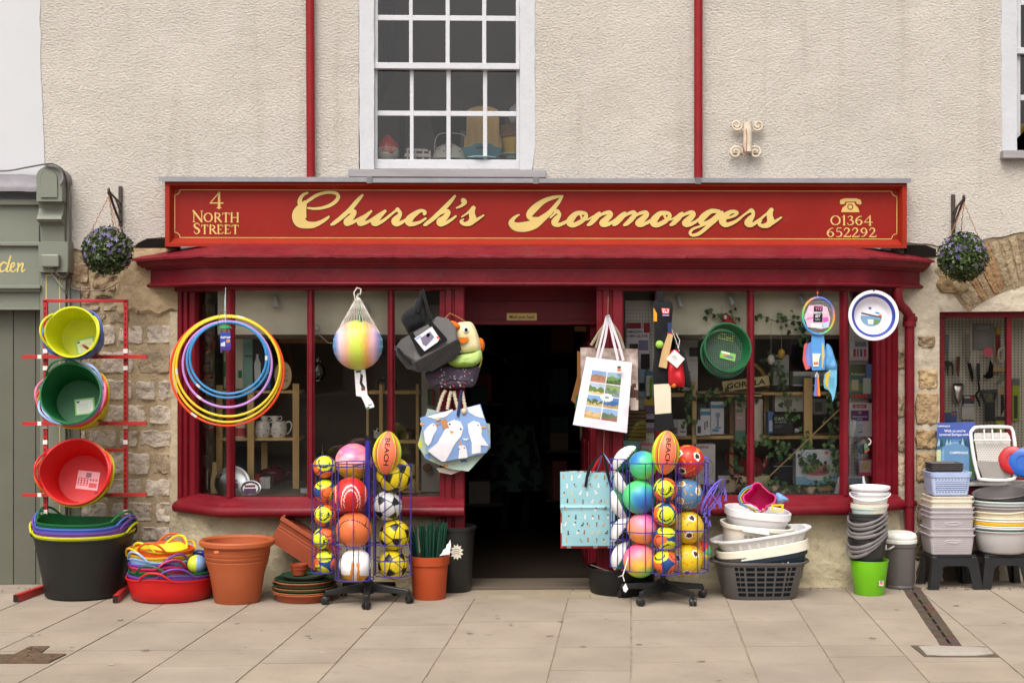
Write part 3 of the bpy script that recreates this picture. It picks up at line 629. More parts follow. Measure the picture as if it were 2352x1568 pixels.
for k in range(10):
 q0,q1=R(100-14*k),R(100-14*(k+1))
 g=lambda q,y:(lambda w:V((w.x,y,w.z)))(W(113+34*cos(q),407-28*sin(q),-.2))
 mb.quad(g(q0,-.215),g(q1,-.215),g(q1,.0),g(q0,.0));h=lambda q:(lambda w:V((w.x,-.215,w.z)))(W(113+30*cos(q),407-23.5*sin(q),-.2));mb.quad(h(q0),h(q1),g(q1,-.215),g(q0,-.215))
N_.p('lead_capping',mb,'lead',smooth=50)
mb=MB(GOLD);f=lambda x,y,d:W(x/4,352.8+y/4,-.0715-d)
for st in([(60,1010,14),(30,1000,18),(-4,1040,22),(6,1080,20),(40,1075,12),(70,1030,10)],[(98,940,14),(78,1010,18),(62,1075,16),(76,1084,10),(92,1064,7)],[(100,1050,10),(130,1030,14),(128,1004,14),(104,1020,18),(98,1070,16),(124,1084,12),(150,1060,8)],[(160,1015,10),(172,1010,14),(160,1082,16)],[(166,1050,8),(196,1012,14),(212,1014,16),(200,1060,16),(206,1084,12),(232,1062,8)]):brush(mb,st,f,.0005+.0004*rnd.random(),GOLD)
for st in([(-60,940,30),(-66,1080,30)],):brush(mb,st,f,.0005,GOLD)
N_.p('lettering',mb,'sign',smooth=0)
mb=MB(C(120,122,109));mb.wbox(93,584,135,613,-.165,.045);N_.p('junction_box',mb,'plastic',smooth=0,bevel=.008)
def cable(name,pts,r,col,label):
 mb=MB(col);mb.tube([W(u,v,Y)for u,v,Y in catmull(pts,6)],r,6);return solo(name,mb,'rubber',label,'cable')
cable('cable',[(-40,394,-.03),(20,392,-.05),(60,385,-.08),(106,377,-.23),(125,378,-.23),(145,392,-.22),(153,420,-.13),(155,450,-.09),(157,560,-.13),(156,622,-.13),(150,636,-.09),(138,637,-.09),(130,632,-.1),(127,615,-.13)],.006,C(92,88,80),'thin dark cable looping over the arched green corbel to the junction box')
cable('cable',[(112,612,-.13),(118,626,-.1),(128,640,-.09),(145,662,-.09),(154,676,-.05),(158,690,-.04),(158,760,-.04)],.007,C(132,132,120),'grey green cable dropping from the junction box down the pilaster')
cable('cable',[(120,613,-.13),(125,622,-.12),(140,636,-.10),(152,646,-.05),(162,658,-.03),(172,664,-.03),(196,667,-.03),(225,667,-.035),(248,662,-.035),(262,655,-.03),(272,648,-.02)],.005,C(128,110,90),'slack brown cable strung across the bare stone under the flower ball')
# ================================================================ sign board
GOLDL=C(206,174,104)
S_=Thing('shop_sign',"long red signboard with gold script reading Church's Ironmongers above the cornice",'sign',W(1230,566,-.16))
tl=lambda u:3.5*(u-390)/1690
def sW(u,v,Y):return W(u,v+tl(u),Y)
def sbox(mb,u0,v0,u1,v1,Y,d,col=None):
 A=[sW(u0,v1,Y),sW(u1,v1,Y),sW(u1,v0,Y),sW(u0,v0,Y)];mb.add(A+[V((a.x,Y+d,a.z))for a in A],[(0,1,2,3),(7,6,5,4),(0,4,5,1),(1,5,6,2),(2,6,7,3),(3,7,4,0)],col)
SR=C(134,27,17);SF=C(144,38,20)
mb=MB(SR);sbox(mb,388,420,2076,560,-.10,.10);S_.p('board',mb,'sign',smooth=0)
mb=MB(SF);Yf=-.16
def mitre(mb,O,I,Yo,Yi,col):
 a=[sW(O[0],O[1],Yo),sW(O[2],O[1],Yo),sW(O[2],O[3],Yo),sW(O[0],O[3],Yo)];b=[sW(I[0],I[1],Yi),sW(I[2],I[1],Yi),sW(I[2],I[3],Yi),sW(I[0],I[3],Yi)]
 mb.add(a+b,[(i,(i+1)%4,4+(i+1)%4,4+i)for i in range(4)],col)
o0=(379,415,2083,566.5);steps=[(o0,0),(o0,Yf),((389,424.5,2073,559),Yf),((391,426.5,2071,557),-.150),((396,431,2066,552),-.125),((398,433,2064,548.5),-.112),((400,434,2062,547),-.0995)]
for(a,ya),(b,yb)in zip(steps,steps[1:]):mitre(mb,a,b,ya,yb,SF)
S_.p('frame',mb,'sign',smooth=0)
mb=MB(C(108,105,108))
for u0,u1,dz in((364,845,0),(845,1226,1.5),(1226,1601,1.5),(1601,2093,0)):
 a=[sW(u0,406+dz,-.17),sW(u1,406+dz,-.17),sW(u1,417+dz,-.185),sW(u0,417+dz,-.185)];b=[V((p.x,.0,p.z+.015))for p in(a[0],a[1])]
 mb.add(a+b,[(0,3,2,1),(4,0,1,5)])
for u in(848,1231,1604):sbox(mb,u-6,405,u+6,420,-.19,.03)
S_.p('lead_flashing',mb,'lead',smooth=0)
gf=lambda x,y,d:sW(x,y,-.101-d)
mb=MB(GOLDL)
L_,T_,R_,B_=401.5,436,2060,545.5;q=12
pts=[]
for cx,cy,a0,a1 in((L_,T_,90,0),(R_,T_,180,90),(R_,B_,270,180),(L_,B_,360,270)):
 pts+=[(cx+q*cos(R(a0+(a1-a0)*k/6)),cy+q*sin(R(a0+(a1-a0)*k/6)))for k in range(7)]
for i in range(len(pts)):
 a,b=pts[i],pts[(i+1)%len(pts)];dx,dy=b[0]-a[0],b[1]-a[1];l=math.hypot(dx,dy);nx,ny=-dy/l*.8,dx/l*.8
 m=max(1,int(l/80))
 for k in range(m):
  p,r=(a[0]+dx*k/m,a[1]+dy*k/m),(a[0]+dx*(k+1)/m,a[1]+dy*(k+1)/m);mb.quad(gf(p[0]+nx,p[1]+ny,.0002),gf(r[0]+nx,r[1]+ny,.0002),gf(r[0]-nx,r[1]-ny,.0002),gf(p[0]-nx,p[1]-ny,.0002))
S_.p('gold_border',mb,'sign',smooth=0)
CH=[[(472,362,20),(440,375,26),(412,405,34),(402,445,44),(412,478,40)],[(412,480,30),(470,440,30),(560,382,30),(650,358,28),(725,362,30),(756,392,34),(740,430,36),(690,470,32),(620,496,28),(540,506,24),(478,500,18)],[(450,450,40),(425,492,86),(402,545,128),(398,592,130),(412,628,112),(458,652,74),(530,654,54),(600,628,36),(650,596,28),(668,580,20)],[(978,382,22),(930,436,38),(860,518,42),(780,590,40),(715,640,34),(692,652,22)],[(770,596,20),(830,552,26),(882,528,36),(905,540,40),(876,584,54),(836,622,60),(836,644,44),(880,634,34),(930,608,26),(975,580,20)],[(1058,530,22),(1005,578,42),(958,622,64),(968,645,42),(1040,620,28),(1120,565,22),(1185,524,20)],[(1190,528,22),(1130,584,46),(1086,626,64),(1106,645,42),(1170,615,30),(1240,560,24),(1296,516,20)],[(1300,514,40),(1326,548,32),(1308,582,52),(1275,622,66),(1298,646,46),(1360,620,30),(1410,585,22)],[(1548,552,34),(1552,534,28),(1510,526,34),(1440,570,56),(1402,618,70),(1426,648,44),(1500,632,28),(1560,596,20)],[(1828,390,22),(1780,448,38),(1700,530,42),(1630,595,40),(1565,645,34),(1546,655,22)],[(1630,596,20),(1690,552,26),(1745,528,36),(1767,542,42),(1735,588,54),(1690,624,62),(1698,648,46),(1750,634,32),(1810,596,24),(1836,574,18)],[(1905,432,48),(1917,450,42),(1886,480,26),(1842,500,14)],[(1890,582,14),(1945,545,20),(1998,500,42)],[(1994,505,38),(1984,555,56),(1992,600,64),(1965,636,54),(1915,646,36),(1884,624,30),(1906,604,14)],[(1985,630,42),(2040,600,28),(2090,568,16)]]
IR=[[(464,390,20),(420,455,36),(350,538,46),(280,596,62),(205,648,86),(120,672,92),(40,672,80),(-4,640,58),(12,600,36),(45,572,22),(68,562,12)],[(464,390,18),(380,404,34),(290,438,46),(205,505,66),(160,562,60),(176,596,40),(222,594,24)],[(215,596,24),(290,588,24),(358,548,20)],[(352,588,16),(390,552,22),(412,530,40),(436,560,32),(410,600,56),(390,636,58),(428,655,38),(500,624,28),(540,584,22)]]
def letter(strokes,dx=0,dy=0):return[[(x+dx,y+dy,w)for x,y,w in st]for st in strokes]
o_=[[(648,546,40),(592,552,46),(545,598,64),(530,636,62),(566,655,46),(636,624,42),(680,578,38),(668,546,30),(636,548,22),(640,588,20),(690,606,18),(745,576,16)]]
n_=[[(738,592,16),(775,560,22),(806,548,28),(772,590,46),(722,640,40),(698,655,24)],[(770,596,20),(830,556,28),(890,540,38),(906,562,44),(870,600,56),(830,638,58),(858,655,40),(920,630,30),(985,580,20)]]
m_=[[(962,592,16),(1010,556,22),(1040,548,28),(1002,592,46),(956,640,40),(934,655,24)],[(1000,600,20),(1062,556,28),(1112,540,38),(1128,562,44),(1090,610,46),(1052,644,38),(1032,656,24)],[(1096,606,20),(1160,556,28),(1222,540,38),(1238,562,44),(1202,600,56),(1160,638,58),(1188,655,40),(1250,630,30),(1315,582,20)]]
g_=[[(1900,532,36),(1830,530,44),(1765,574,60),(1735,618,54),(1762,644,40),(1830,612,32),(1905,548,30)],[(1930,540,30),(1880,600,36),(1800,670,36),(1722,732,34),(1662,750,28),(1636,726,28),(1668,690,24),(1740,664,20),(1840,624,18),(1912,588,18)]]
e_=[[(1915,602,18),(1990,590,22),(2056,562,28),(2066,538,28),(2010,536,38),(1950,580,62),(1934,622,66),(1968,654,46),(2050,626,30),(2112,580,22)]]
r2=[[(2108,582,20),(2165,540,22),(2200,524,40),(2218,556,32),(2190,600,56),(2164,638,60),(2200,655,40),(2270,612,28),(2330,560,20)]]
IR+=o_+n_+m_+letter(o_,768)+letter(n_,760)+g_+e_+r2+letter(CH[-3:],385,18)
mk_=MB(C(40,26,16));mg=MB(C(206,180,110))
for base_u,L in((588,CH),(1176,IR)):
 f=lambda x,y,d,b=base_u:W(b+x/4,352.8+y/4,-.101-d)
 for i,st in enumerate(L):brush(mk_,st,f,.0004+.0001*i/9,C(40,26,16),grow=4.5);brush(mg,st,f,.0024+.00032*i,C(206,180,110))
S_.p('letter_outline',mk_,'sign',smooth=0);S_.p('script_lettering',mg,'sign',smooth=0)
t_,k_=.15,.07
def ell(cx,cy,rx,ry,a0,a1,w0,w1,n=12):
 return[(cx+rx*cos(R(a0+(a1-a0)*i/n)),cy+ry*sin(R(a0+(a1-a0)*i/n)),w0+(w1-w0)*abs(cos(R(a0+(a1-a0)*i/n))))for i in range(n+1)]
GL={'N':(.95,[[(.1,0,k_),(.1,1,k_)],[(.06,1,t_),(.85,.02,t_)],[(.85,0,k_),(.85,1,k_)],[(0,0,.04),(.22,0,.04)],[(-.04,1,.04),(.12,1,.04)],[(.73,1,.04),(.97,1,.04)]]),'O':(1.05,[ell(.5,.5,.44,.48,0,360,k_,t_,20)]),'R':(.85,[[(.15,0,t_),(.15,1,t_)],[(.15,.96,k_),(.5,.96,.09),(.66,.74,t_),(.5,.52,.09),(.15,.5,k_)],[(.38,.5,t_),(.82,0,t_)],[(.03,0,.04),(.3,0,.04)]]),'T':(.8,[[(.4,0,t_),(.4,1,t_)],[(0,.97,k_),(.8,.97,k_)],[(.02,.97,.05),(.0,.78,.04)],[(.78,.97,.05),(.8,.78,.04)],[(.26,0,.04),(.54,0,.04)]]),'H':(1.0,[[(.14,0,t_),(.14,1,t_)],[(.84,0,t_),(.84,1,t_)],[(.14,.5,k_),(.84,.5,k_)],[(0,0,.04),(.28,0,.04)],[(.7,0,.04),(.98,0,.04)],[(0,1,.04),(.28,1,.04)],[(.7,1,.04),(.98,1,.04)]]),'S':(.68,[[(.58,.78,.05),(.5,.95,.06),(.28,.98,.08),(.1,.8,.14),(.2,.6,.16),(.46,.44,.17),(.58,.24,.15),(.42,.02,.08),(.2,.02,.06),(.06,.24,.05)]]),'E':(.75,[[(.14,0,t_),(.14,1,t_)],[(.0,.97,k_),(.62,.97,k_),(.66,.8,.04)],[(.14,.5,k_),(.5,.5,k_)],[(.0,.03,k_),(.64,.03,k_),(.7,.22,.04)]]),'4':(.85,[[(.6,-.02,t_),(.6,1,.12)],[(.6,1,.07),(.02,.3,.06)],[(.02,.3,.07),(.85,.3,.07)],[(.45,-.02,.04),(.75,-.02,.04)]]),'0':(1.0,[ell(.48,.5,.42,.48,0,360,k_,t_,20)]),'1':(.42,[[(.22,0,t_),(.22,1,t_)],[(.22,.98,.07),(.04,.84,.05)],[(.08,0,.04),(.36,0,.04)]]),'3':(.68,[[(.08,.84,.07),(.28,.98,.07),(.5,.84,.13),(.4,.6,.09),(.24,.54,.06)],[(.26,.54,.06),(.5,.46,.11),(.6,.24,.15),(.4,.02,.08),(.14,.02,.06),(.04,.16,.09)]]),'6':(.75,[[(.62,.94,.06),(.38,.9,.09),(.12,.6,.14),(.1,.3,.15),(.3,.02,.08),(.54,.1,.11),(.64,.32,.15),(.46,.56,.08),(.24,.5,.06),(.12,.36,.05)]]),'5':(.68,[[(.18,.98,.07),(.58,.98,.07)],[(.18,.98,.07),(.12,.58,.06),(.34,.62,.08),(.56,.46,.13),(.56,.18,.14),(.34,.02,.08),(.1,.06,.07)]]),'2':(.72,[[(.06,.74,.08),(.2,.96,.08),(.46,.92,.12),(.54,.7,.14),(.36,.4,.1),(.04,.04,.07)],[(.04,.04,.1),(.64,.04,.1),(.7,.2,.05)]]),'9':(.75,[[(.12,.04,.06),(.36,.1,.09),(.6,.42,.14),(.6,.72,.14),(.4,.97,.08),(.14,.84,.12),(.1,.64,.14),(.28,.44,.08),(.5,.52,.06),(.6,.66,.05)]])}
def serif(mb,s,cu,vb,hcap,col,wd=1.0,f=gf,small=1.0,gap=.1):
 tot=sum(GL[c][0]*(1 if i==0 else small)+gap for i,c in enumerate(s))-gap;x=cu-tot*hcap*wd/2
 for i,c in enumerate(s):
  k=hcap*(1 if i==0 else small);w,st=GL[c]
  for j,q in enumerate(st):brush(mb,[(x+a*k*wd,vb-b*k,c_*k*1.15)for a,b,c_ in q],f,.0006+.0002*j,col,k=4 if len(q)>2 else 1)
  x+=(w*k+gap*hcap)*wd
mb=MB(GOLDL);serif(mb,'4',497,476.5,34,GOLDL,1.05);serif(mb,'NORTH',496,509.5,25,GOLDL,.97,small=.82);serif(mb,'STREET',496,536.5,24,GOLDL,.98,small=.82)
S_.p('address_lettering',mb,'sign',smooth=0);mb=MB(GOLDL);serif(mb,'01364',1956,513.5,21,GOLDL,1.12);serif(mb,'652292',1956,541,21,GOLDL,1.12);S_.p('number_lettering',mb,'sign',smooth=0)
mb=MB(GOLDL);hand=[(1929,464),(1930,456),(1940,452.5),(1967,452.5),(1977,456),(1979,464),(1976,466.5),(1968,465),(1966,460),(1942,460),(1940,465),(1932,466.5)]
body=[(1932,484),(1935,474),(1943,468),(1945,462),(1963,462),(1965,468),(1971,474),(1974,484)]
gq=lambda p,d:gf(p[0],p[1],d)
mb.prism(hand,.0012,.0,f=gq);mb.prism(body,.0006,.0,f=gq)
mb.add([gf(1953+7*cos(a),472+7*sin(a),.0016)for a in[2*pi*k/18 for k in range(18)]],[tuple(range(18))],C(120,60,34));mb.add([gf(1953+4.6*cos(a),472+4.6*sin(a),.0020)for a in[2*pi*k/18 for k in range(18)]],[tuple(range(18))],GOLDL)
S_.p('telephone_symbol',mb,'sign',smooth=0)
P=Thing('notice_plate','small brass coloured plate over the doorway reading Mind your head','sign',W(1198,736,.03))
mb=MB(C(206,176,100));mb.wbox(1164,719,1233,737,.046,.006);P.p('plate',mb,'plastic',smooth=0)
mb=MB(C(40,26,12));text(mb,'Mind your head',tpx(1198.5,728,.0455),9.2,C(40,26,12),bold=.02,sx=.98);P.p('lettering',mb,'paper',smooth=0)
# ================================================================ pipes and ironwork on the wall
for(ua,ub,lab)in((712,714.3,'red painted waste pipe running down the render beside the sash window with the gnome'),(1604,1604,'red painted waste pipe running down the render beside the scrolled flower holder')):
 mb=MB(C(130,16,24));mb.tube([W(ua,-200,-.05),W(ua,-5,-.05),W(ub,408,-.05)],.030,14)
 solo('wall_pipe',mb,'red',lab,'pipe',group='red pipes on the house wall',smooth=50)
D=Thing('downpipe','red cast iron downpipe with a swan neck and collar standing by the stone pier','pipe',W(2089,1250,-.06))
mb=MB(RED);mb.tube([W(u,v,y)for u,v,y in catmull([(2062,662,-.16),(2062,684,-.16),(2068,700,-.14),(2080,712,-.1),(2088,726,-.07),(2089,745,-.06),(2089,760,-.06)],4)],.034,16);mb.tube([W(2089,750,-.06),W(2089,1250,-.06)],.034,18)
D.p('pipe',mb,'red',smooth=50)
for v0,r in((720,.040),(738,.046),(1150,.040)):mb=MB(RED);mb.tube([W(2089,v0,-.06),W(2089,v0+12,-.06)],r,18);D.p('collar',mb,'red',smooth=50)
for v in(732,1155):mb=MB(RED);mb.tube([W(2075,v,-.02),W(2106,v,-.02)],.018,8);D.p('lug',mb,'red',smooth=50)
K=Thing('flower_holder','cream scrolled iron flower holder fixed to the bare wall, streaked with rust','wall bracket',W(1716,352,-.05))
CR=C(206,192,172)
mb=MB(CR);ax=W(1717,315,-.06);mb.lathe([(.030,-.105),(.030,.105),(.024,.105),(.024,-.09)],Matrix.Translation(ax),18,CR);mb.lathe([(.0,.099),(.024,.099)],Matrix.Translation(ax),18,C(20,15,12))
f=lambda x,y,d:W(x,y,-.0935-d)
brush(mb,[(1714,297,2),(1715.5,316,2.2),(1714.5,336,1.8),(1714,350,2)],f,0,C(168,104,40));brush(mb,[(1706,334,1),(1708,344,3),(1709,352,3)],lambda x,y,d:W(x,y,-.086-d),0,C(140,80,30));K.p('cup',mb,'iron',smooth=40)
for cx,cy,sx,sy,r in((1692,287,-1,1,13),(1741,288,1,1,13),(1690,350,-1,-1,15),(1735,350,1,-1,15)):
 mb=MB(CR);pts=[]
 for k in range(34):
  a=k/33*pi*2.9;rr=r*(1-.72*k/33);pts.append(W(cx-sx*rr*cos(a),cy+sy*(r*.25 if 0 else 0)-sy*rr*sin(a)*1.0*(-1),-.05))
 mb.tube(pts,.0075,6,col=C(206,190,166));mb.tube([W(cx+sx*14,cy+4,-.03),W(cx-sx*16,cy+5,-.03)],.005,5,col=C(110,80,56));K.p('scroll',mb,'iron')
def bracket(u,v,ue,ve,lab):
 k=Thing('hanging_bracket',lab,'bracket',W(u,v+92,-.01),'iron brackets holding the flower balls')
 mb=MB(C(62,52,44));a,b=W(u-4,v+92,-.01),W(u+4,v,-.01);mb.box((a.x,-.025,a.z),(b.x,.0,b.z));k.p('back_plate',mb,'iron',smooth=0,bevel=.003)
 mb=MB(C(62,52,44));e=W(ue,ve,-.34);s0=W(u,v+40,-.02);s1=W(u,v+80,-.02)
 mb.tube([s1.lerp(e,q)+V((0,.06*sin(q*pi),-.05*sin(q*pi)))for q in[i/10 for i in range(11)]],.009,6);mb.tube([s0,s0.lerp(e,.5)+V((0,0,.0)),e],.008,6)
 mb.tube([s0.lerp(s1,.5),s0.lerp(e,.45)],.006,6);k.p('arm',mb,'iron')
 mb=MB(C(62,52,44));mb.tube([e+V((0,.014*cos(q),.02*sin(q)))for q in[2*pi*i/12 for i in range(12)]],.007,6,closed=True);k.p('end_ring',mb,'iron');return e
def flower_ball(u,v,r,e,lab,seed):
 g=random.Random(seed);c=W(u,v,-.34)
 k=Thing('flower_ball',lab,'artificial plant',c-V((0,0,r)),'purple flower balls hung from brackets')
 mb=MB();mb.ball(c,r*.80,nu=20,nv=12,col=C(22,30,14))
 def dirn():
  z=g.uniform(-1,1);a=g.uniform(0,2*pi);return V((sqrt(1-z*z)*cos(a),sqrt(1-z*z)*sin(a),z))
 for i in range(2600):
  d=dirn();p=c+d*r*g.uniform(.78,1.0);t=d.orthogonal();t.rotate(Matrix.Rotation(g.uniform(0,2*pi),3,d));w=d.cross(t);l=g.uniform(.012,.026);tip=p+(t*.8+d*g.uniform(.2,1.0))*l
  col=C(*g.choice(((44,62,24),(60,80,34),(34,50,22),(86,100,50),(30,40,18))));mb.add([p-w*l*.3,p+(tip-p)*.5+w*l*.32,tip,p+(tip-p)*.5-w*l*.32],[(0,1,2,3)],col)
 k.p('foliage',mb,'leaf',smooth=0)
 mb=MB()
 for i in range(150):
  d=dirn()
  if d.z<-.6 or(d.z<.1 and g.random()<.55):continue
  p=c+d*r*1.02;t=d.orthogonal();t.rotate(Matrix.Rotation(g.uniform(0,2*pi),3,d));w=d.cross(t);R0=g.uniform(.010,.015);col=C(*g.choice(((120,104,156),(150,136,180),(98,82,136),(136,120,166))))
  for q in range(5):
   a=2*pi*q/5;x=t*cos(a)+w*sin(a);y=t*-sin(a)+w*cos(a);mb.add([p,p+x*R0*.6+y*R0*.24+d*.003,p+x*R0+d*.001,p+x*R0*.6-y*R0*.24+d*.003],[(0,1,2,3)],col)
 k.p('blossom',mb,'leaf',smooth=0)
 mb=MB(C(150,100,64));top=e-V((0,0,.03))
 for a in(R(200),R(320),R(80)):
  q=c+V((cos(a)*r*.72,sin(a)*r*.72,r*.66));mb.tube([top+(q-top)*i/12+V((.003*(-1)**i,0,0))for i in range(13)],.0028,5)
 mb.tube([e-V((0,0,.015)),top],.003,5);k.p('chain',mb,'iron')
e=bracket(277,428,250,440,'black iron bracket on the wall between the green corbel and the signboard');flower_ball(247,577,.163,e,'ball of purple flowers hanging beside the green shopfront',1)
e=bracket(2189,447,2214,456,'black iron bracket on the wall above the stone arch');flower_ball(2211,590,.166,e,'ball of purple flowers hanging in front of the stone arch',2)
# ================================================================ red rack with tubs
YR=-.26
K=Thing('display_rack','red slotted steel display rack standing against the green pilaster, hung with tubs','rack',G(190,1366))
mb=MB(C(176,40,38))
RK=C(176,40,38)
def rbar(mb,u0,v0,u1,v1,Y,d=.028):mb.wbox(u0,v0,u1,v1,Y,d,RK)
mb=MB(RK);rbar(mb,98,687,293,694,YR);K.p('top_bar',mb,'redsteel',smooth=0,bevel=.002)
for u in(103.5,288):
 mb=MB(RK);p,q=W(u-4.8,690,YR),W(u+4.8,690,YR);mb.box((p.x,YR,.03),(q.x,YR+.03,p.z));K.p('upright',mb,'redsteel',smooth=0,bevel=.002)
 m2=MB(C(30,10,10))
 for i in range(52):
  v=705+i*12;m2.wbox(u-1.3,v,u+1.3,v+6.5,YR-.001,.002)
 K.p('slot',m2,'redsteel',smooth=0)
 m3=MB(C(225,222,216))
 for v in(801,840,974,1010,1131,1170):m3.wbox(u-5.2,v,u+5.2,v+10,YR-.002,.001)
 K.p('sticker',m3,'paper',smooth=0)
for v in(819,972,1136):
 mb=MB(RK);rbar(mb,50,v-4,336,v+4.5,YR-.032);mb.wbox(86,v-4.2,95,v+4.7,YR-.034,.001,C(225,222,216));K.p('cross_bar',mb,'redsteel',smooth=0,bevel=.002)
mb=MB(RK);rbar(mb,108,1030,284,1037,YR);K.p('cross_bar',mb,'redsteel',smooth=0,bevel=.002)
for(ua,va,ub,vb,yb)in((157,820,115,795,-.52),(232,820,191,793,-.56),(157,973,98,957,-.50),(244,973,203,954,-.60),(157,1137,93,1126,-.50),(255,1137,219,1132,-.60)):
 mb=MB(C(120,34,30));mb.tube([W(ua,va,YR-.03),W(ub,vb,yb)],.010,6);K.p('prong',mb,'redsteel',smooth=0)
for a,b in(((100,1360),(36,1383)),((291,1360),(265,1385))):
 p,q=G(*a),G(*b);mb=MB(RK);d=(q-p).normalized();w=V((-d.y,d.x,0))*.017
 q=q;p=p-d*.1
 vs=[p-w,p+w,q+w,q-w];mb.add([v+V((0,0,.004))for v in vs]+[v+V((0,0,.05))for v in vs],[(0,1,2,3),(4,5,6,7),(0,1,5,4),(1,2,6,5),(3,0,4,7)])
 mb.add([q-w+V((0,0,.004)),q+w+V((0,0,.004)),q+w+V((0,0,.05)),q-w+V((0,0,.05))],[(0,1,2,3)],C(36,16,14));K.p('foot',mb,'redsteel',smooth=0)
mb=MB(RK);p=G(281,1362);mb.box((p.x-.05,YR,.13),(p.x+.02,YR+.03,.17));K.p('gusset',mb,'redsteel',smooth=0)
def tub(lab,col,loc,rot,r0,r1,h,hang=0.0,lift=.035,hlen=.09,group=None,hcol=None,sticker=None):
 T=Thing('flexible_tub',lab,'tub',loc,group,rot=rot)
 def near(q):return max(math.exp(-((((q-hang+pi)%(2*pi))-pi)/.42)**2),math.exp(-((((q-hang)%(2*pi))-pi)/.42)**2))
 out=[(r0*.0+.001,0),(r0*.92,0),(r0,.012),(r0+(r1-r0)*.5,h*.5),(r1,h-.012),(r1+.007,h-.010),(r1+.007,h),(r1-.004,h),(r0+(r1-r0)*.5-.004,h*.5),(r0-.004,.012),(r0*.985-.012,.009),(r0*.95-.014,.007),(.001,.006)]
 n_top={4,5,6,7}
 mb=MB(col);mb.lathe(out,None,40,col,rmod=lambda q,i:1+(.035*near(q)if i in n_top else 0),zmod=lambda q,i:lift*near(q)if i in n_top else 0)
 body=T.p('body',mb,'rubber',smooth=45)
 for s_ in(0,pi):
  a=hang+s_;pts=[]
  for k in range(13):
   t=-1+2*k/12;q=a+t*hlen/r1*1.25;z=h+lift*math.exp(-((q-a)/.42)**2)-.006+.046*(1-abs(t)**2.4);r=(r1+.004)*(1.03)+.016*(1-t*t)
   pts.append((r*cos(q),r*sin(q),z))
  mb=MB(hcol or col);mb.tube(pts,.0075,7);T.p('handle',mb,'rubber')
 if sticker:
  mb=MB();x,y,w,hh,an,kind=sticker;ca,sa=cos(an),sin(an)
  def st(a,b,z):return(x+a*ca-b*sa,y+a*sa+b*ca,z)
  def rect(a0,b0,a1,b1,z,c):mb.quad(st(a0,b0,z),st(a1,b0,z),st(a1,b1,z),st(a0,b1,z),c)
  if kind=='g':
   rect(-w/2,-hh/2,w/2,hh/2,.0085,C(150,200,120));rect(-w*.42,-hh*.42,w*.42,hh*.40,.0092,C(226,226,214));rect(-w*.4,.25*hh,-w*.25,hh*.37,.0098,C(90,96,90))
   for k in range(5):rect(-w*.3,-hh*.35+k*hh*.11,w*(.15+.2*rnd.random()),-hh*.32+k*hh*.11,.0098,C(176,180,170))
  else:
   rect(-w/2,-hh/2,w/2,hh/2,.0085,C(236,190,196));rect(-w*.44,-hh*.3,w*.02,hh*.12,.0092,C(206,70,80));rect(-w*.12,hh*.16,w*.12,hh*.42,.0092,C(150,120,128))
   for r_ in range(3):
    for c_ in range(3):rect(-w*.40+c_*w*.14,-hh*.27+r_*hh*.13,-w*.31+c_*w*.14,-hh*.18+r_*hh*.13,.0098,C(240,200,204))
   for c_ in range(3):rect(w*.08+c_*w*.13,-hh*.02,w*.17+c_*w*.13,hh*.10,.0092,C(190,100,110))
   rect(w*.08,-hh*.38,w*.44,-hh*.12,.0092,C(214,96,100))
  T.p('sticker',mb,'paper',smooth=0)
 return T
def aim(n,spin=0.0):
 q=V(n).normalized().to_track_quat('Z','Y').to_matrix();return q@Matrix.Rotation(spin,3,'Z')
TG='tubs hung on the red rack'
def hung(lab,col,u,v,Yr,n,r0,r1,h,back=0.0,spin=0.0,hang=0.0,off=(0,0,0),**k):
 n=V(n).normalized();rim=W(u,v,Yr);return tub(lab,col,rim-n*(h+back)+V(off),aim(n,spin),r0,r1,h,hang,group=TG,**k)
YEL,LBL,PNK,ORG,GRN,REDT,BLU,PUR=C(196,196,18),C(140,172,214),C(214,110,142),C(214,78,24),C(12,92,44),C(196,26,26),C(72,96,176),C(104,62,150)
n1=(.03,-.98,.13)
hung('yellow green tub with a label, topmost on the red rack',C(200,204,20),165,762,-.60,n1,.135,.163,.27,0,0,pi*.98,sticker=(.03,-.055,.13,.10,.25,'g'),lift=.02)
hung('blue tub nested behind the topmost yellow green tub on the rack',BLU,166,763,-.60,n1,.141,.169,.27,.05,0,pi*.10,lift=.02)
n2=(.04,-.95,.24)
hung('dark green tub with a label, in the middle of the rack',GRN,162,903,-.60,n2,.155,.193,.28,0,0,pi*.62,sticker=(.035,-.03,.13,.11,.12,'g'),lift=.03)
for i,(c,lab,a)in enumerate(((LBL,'pale blue tub just behind the dark green tub',.25),(PNK,'pink tub nested behind the pale blue one in the middle of the rack',1.0),(ORG,'orange tub nested third behind the dark green one',.08),(YEL,'yellow tub at the back of the nest behind the dark green one',.12))):
 hung(lab,c,162,903,-.60,n2,.158+.003*i,.196+.003*i,.28,.028*(i+1),0,pi*a,off=(.002*i,0,-.001*i),lift=.03)
n3=(.06,-.95,.26)
hung('red tub with a square pink label, lowest on the rack',REDT,172,1082,-.58,n3,.165,.215,.29,0,0,pi*.98,sticker=(.03,-.01,.145,.125,-.12,'r'),lift=.03)
hung('orange tub nested just behind the lowest red one',C(206,92,30),172,1082,-.58,n3,.169,.219,.29,.022,0,pi*.04,lift=.03)
hung('yellow tub nested at the back behind the lowest red one',YEL,172,1082,-.58,n3,.173,.223,.29,.050,0,pi*.02,off=(.003,0,-.002),lift=.03)
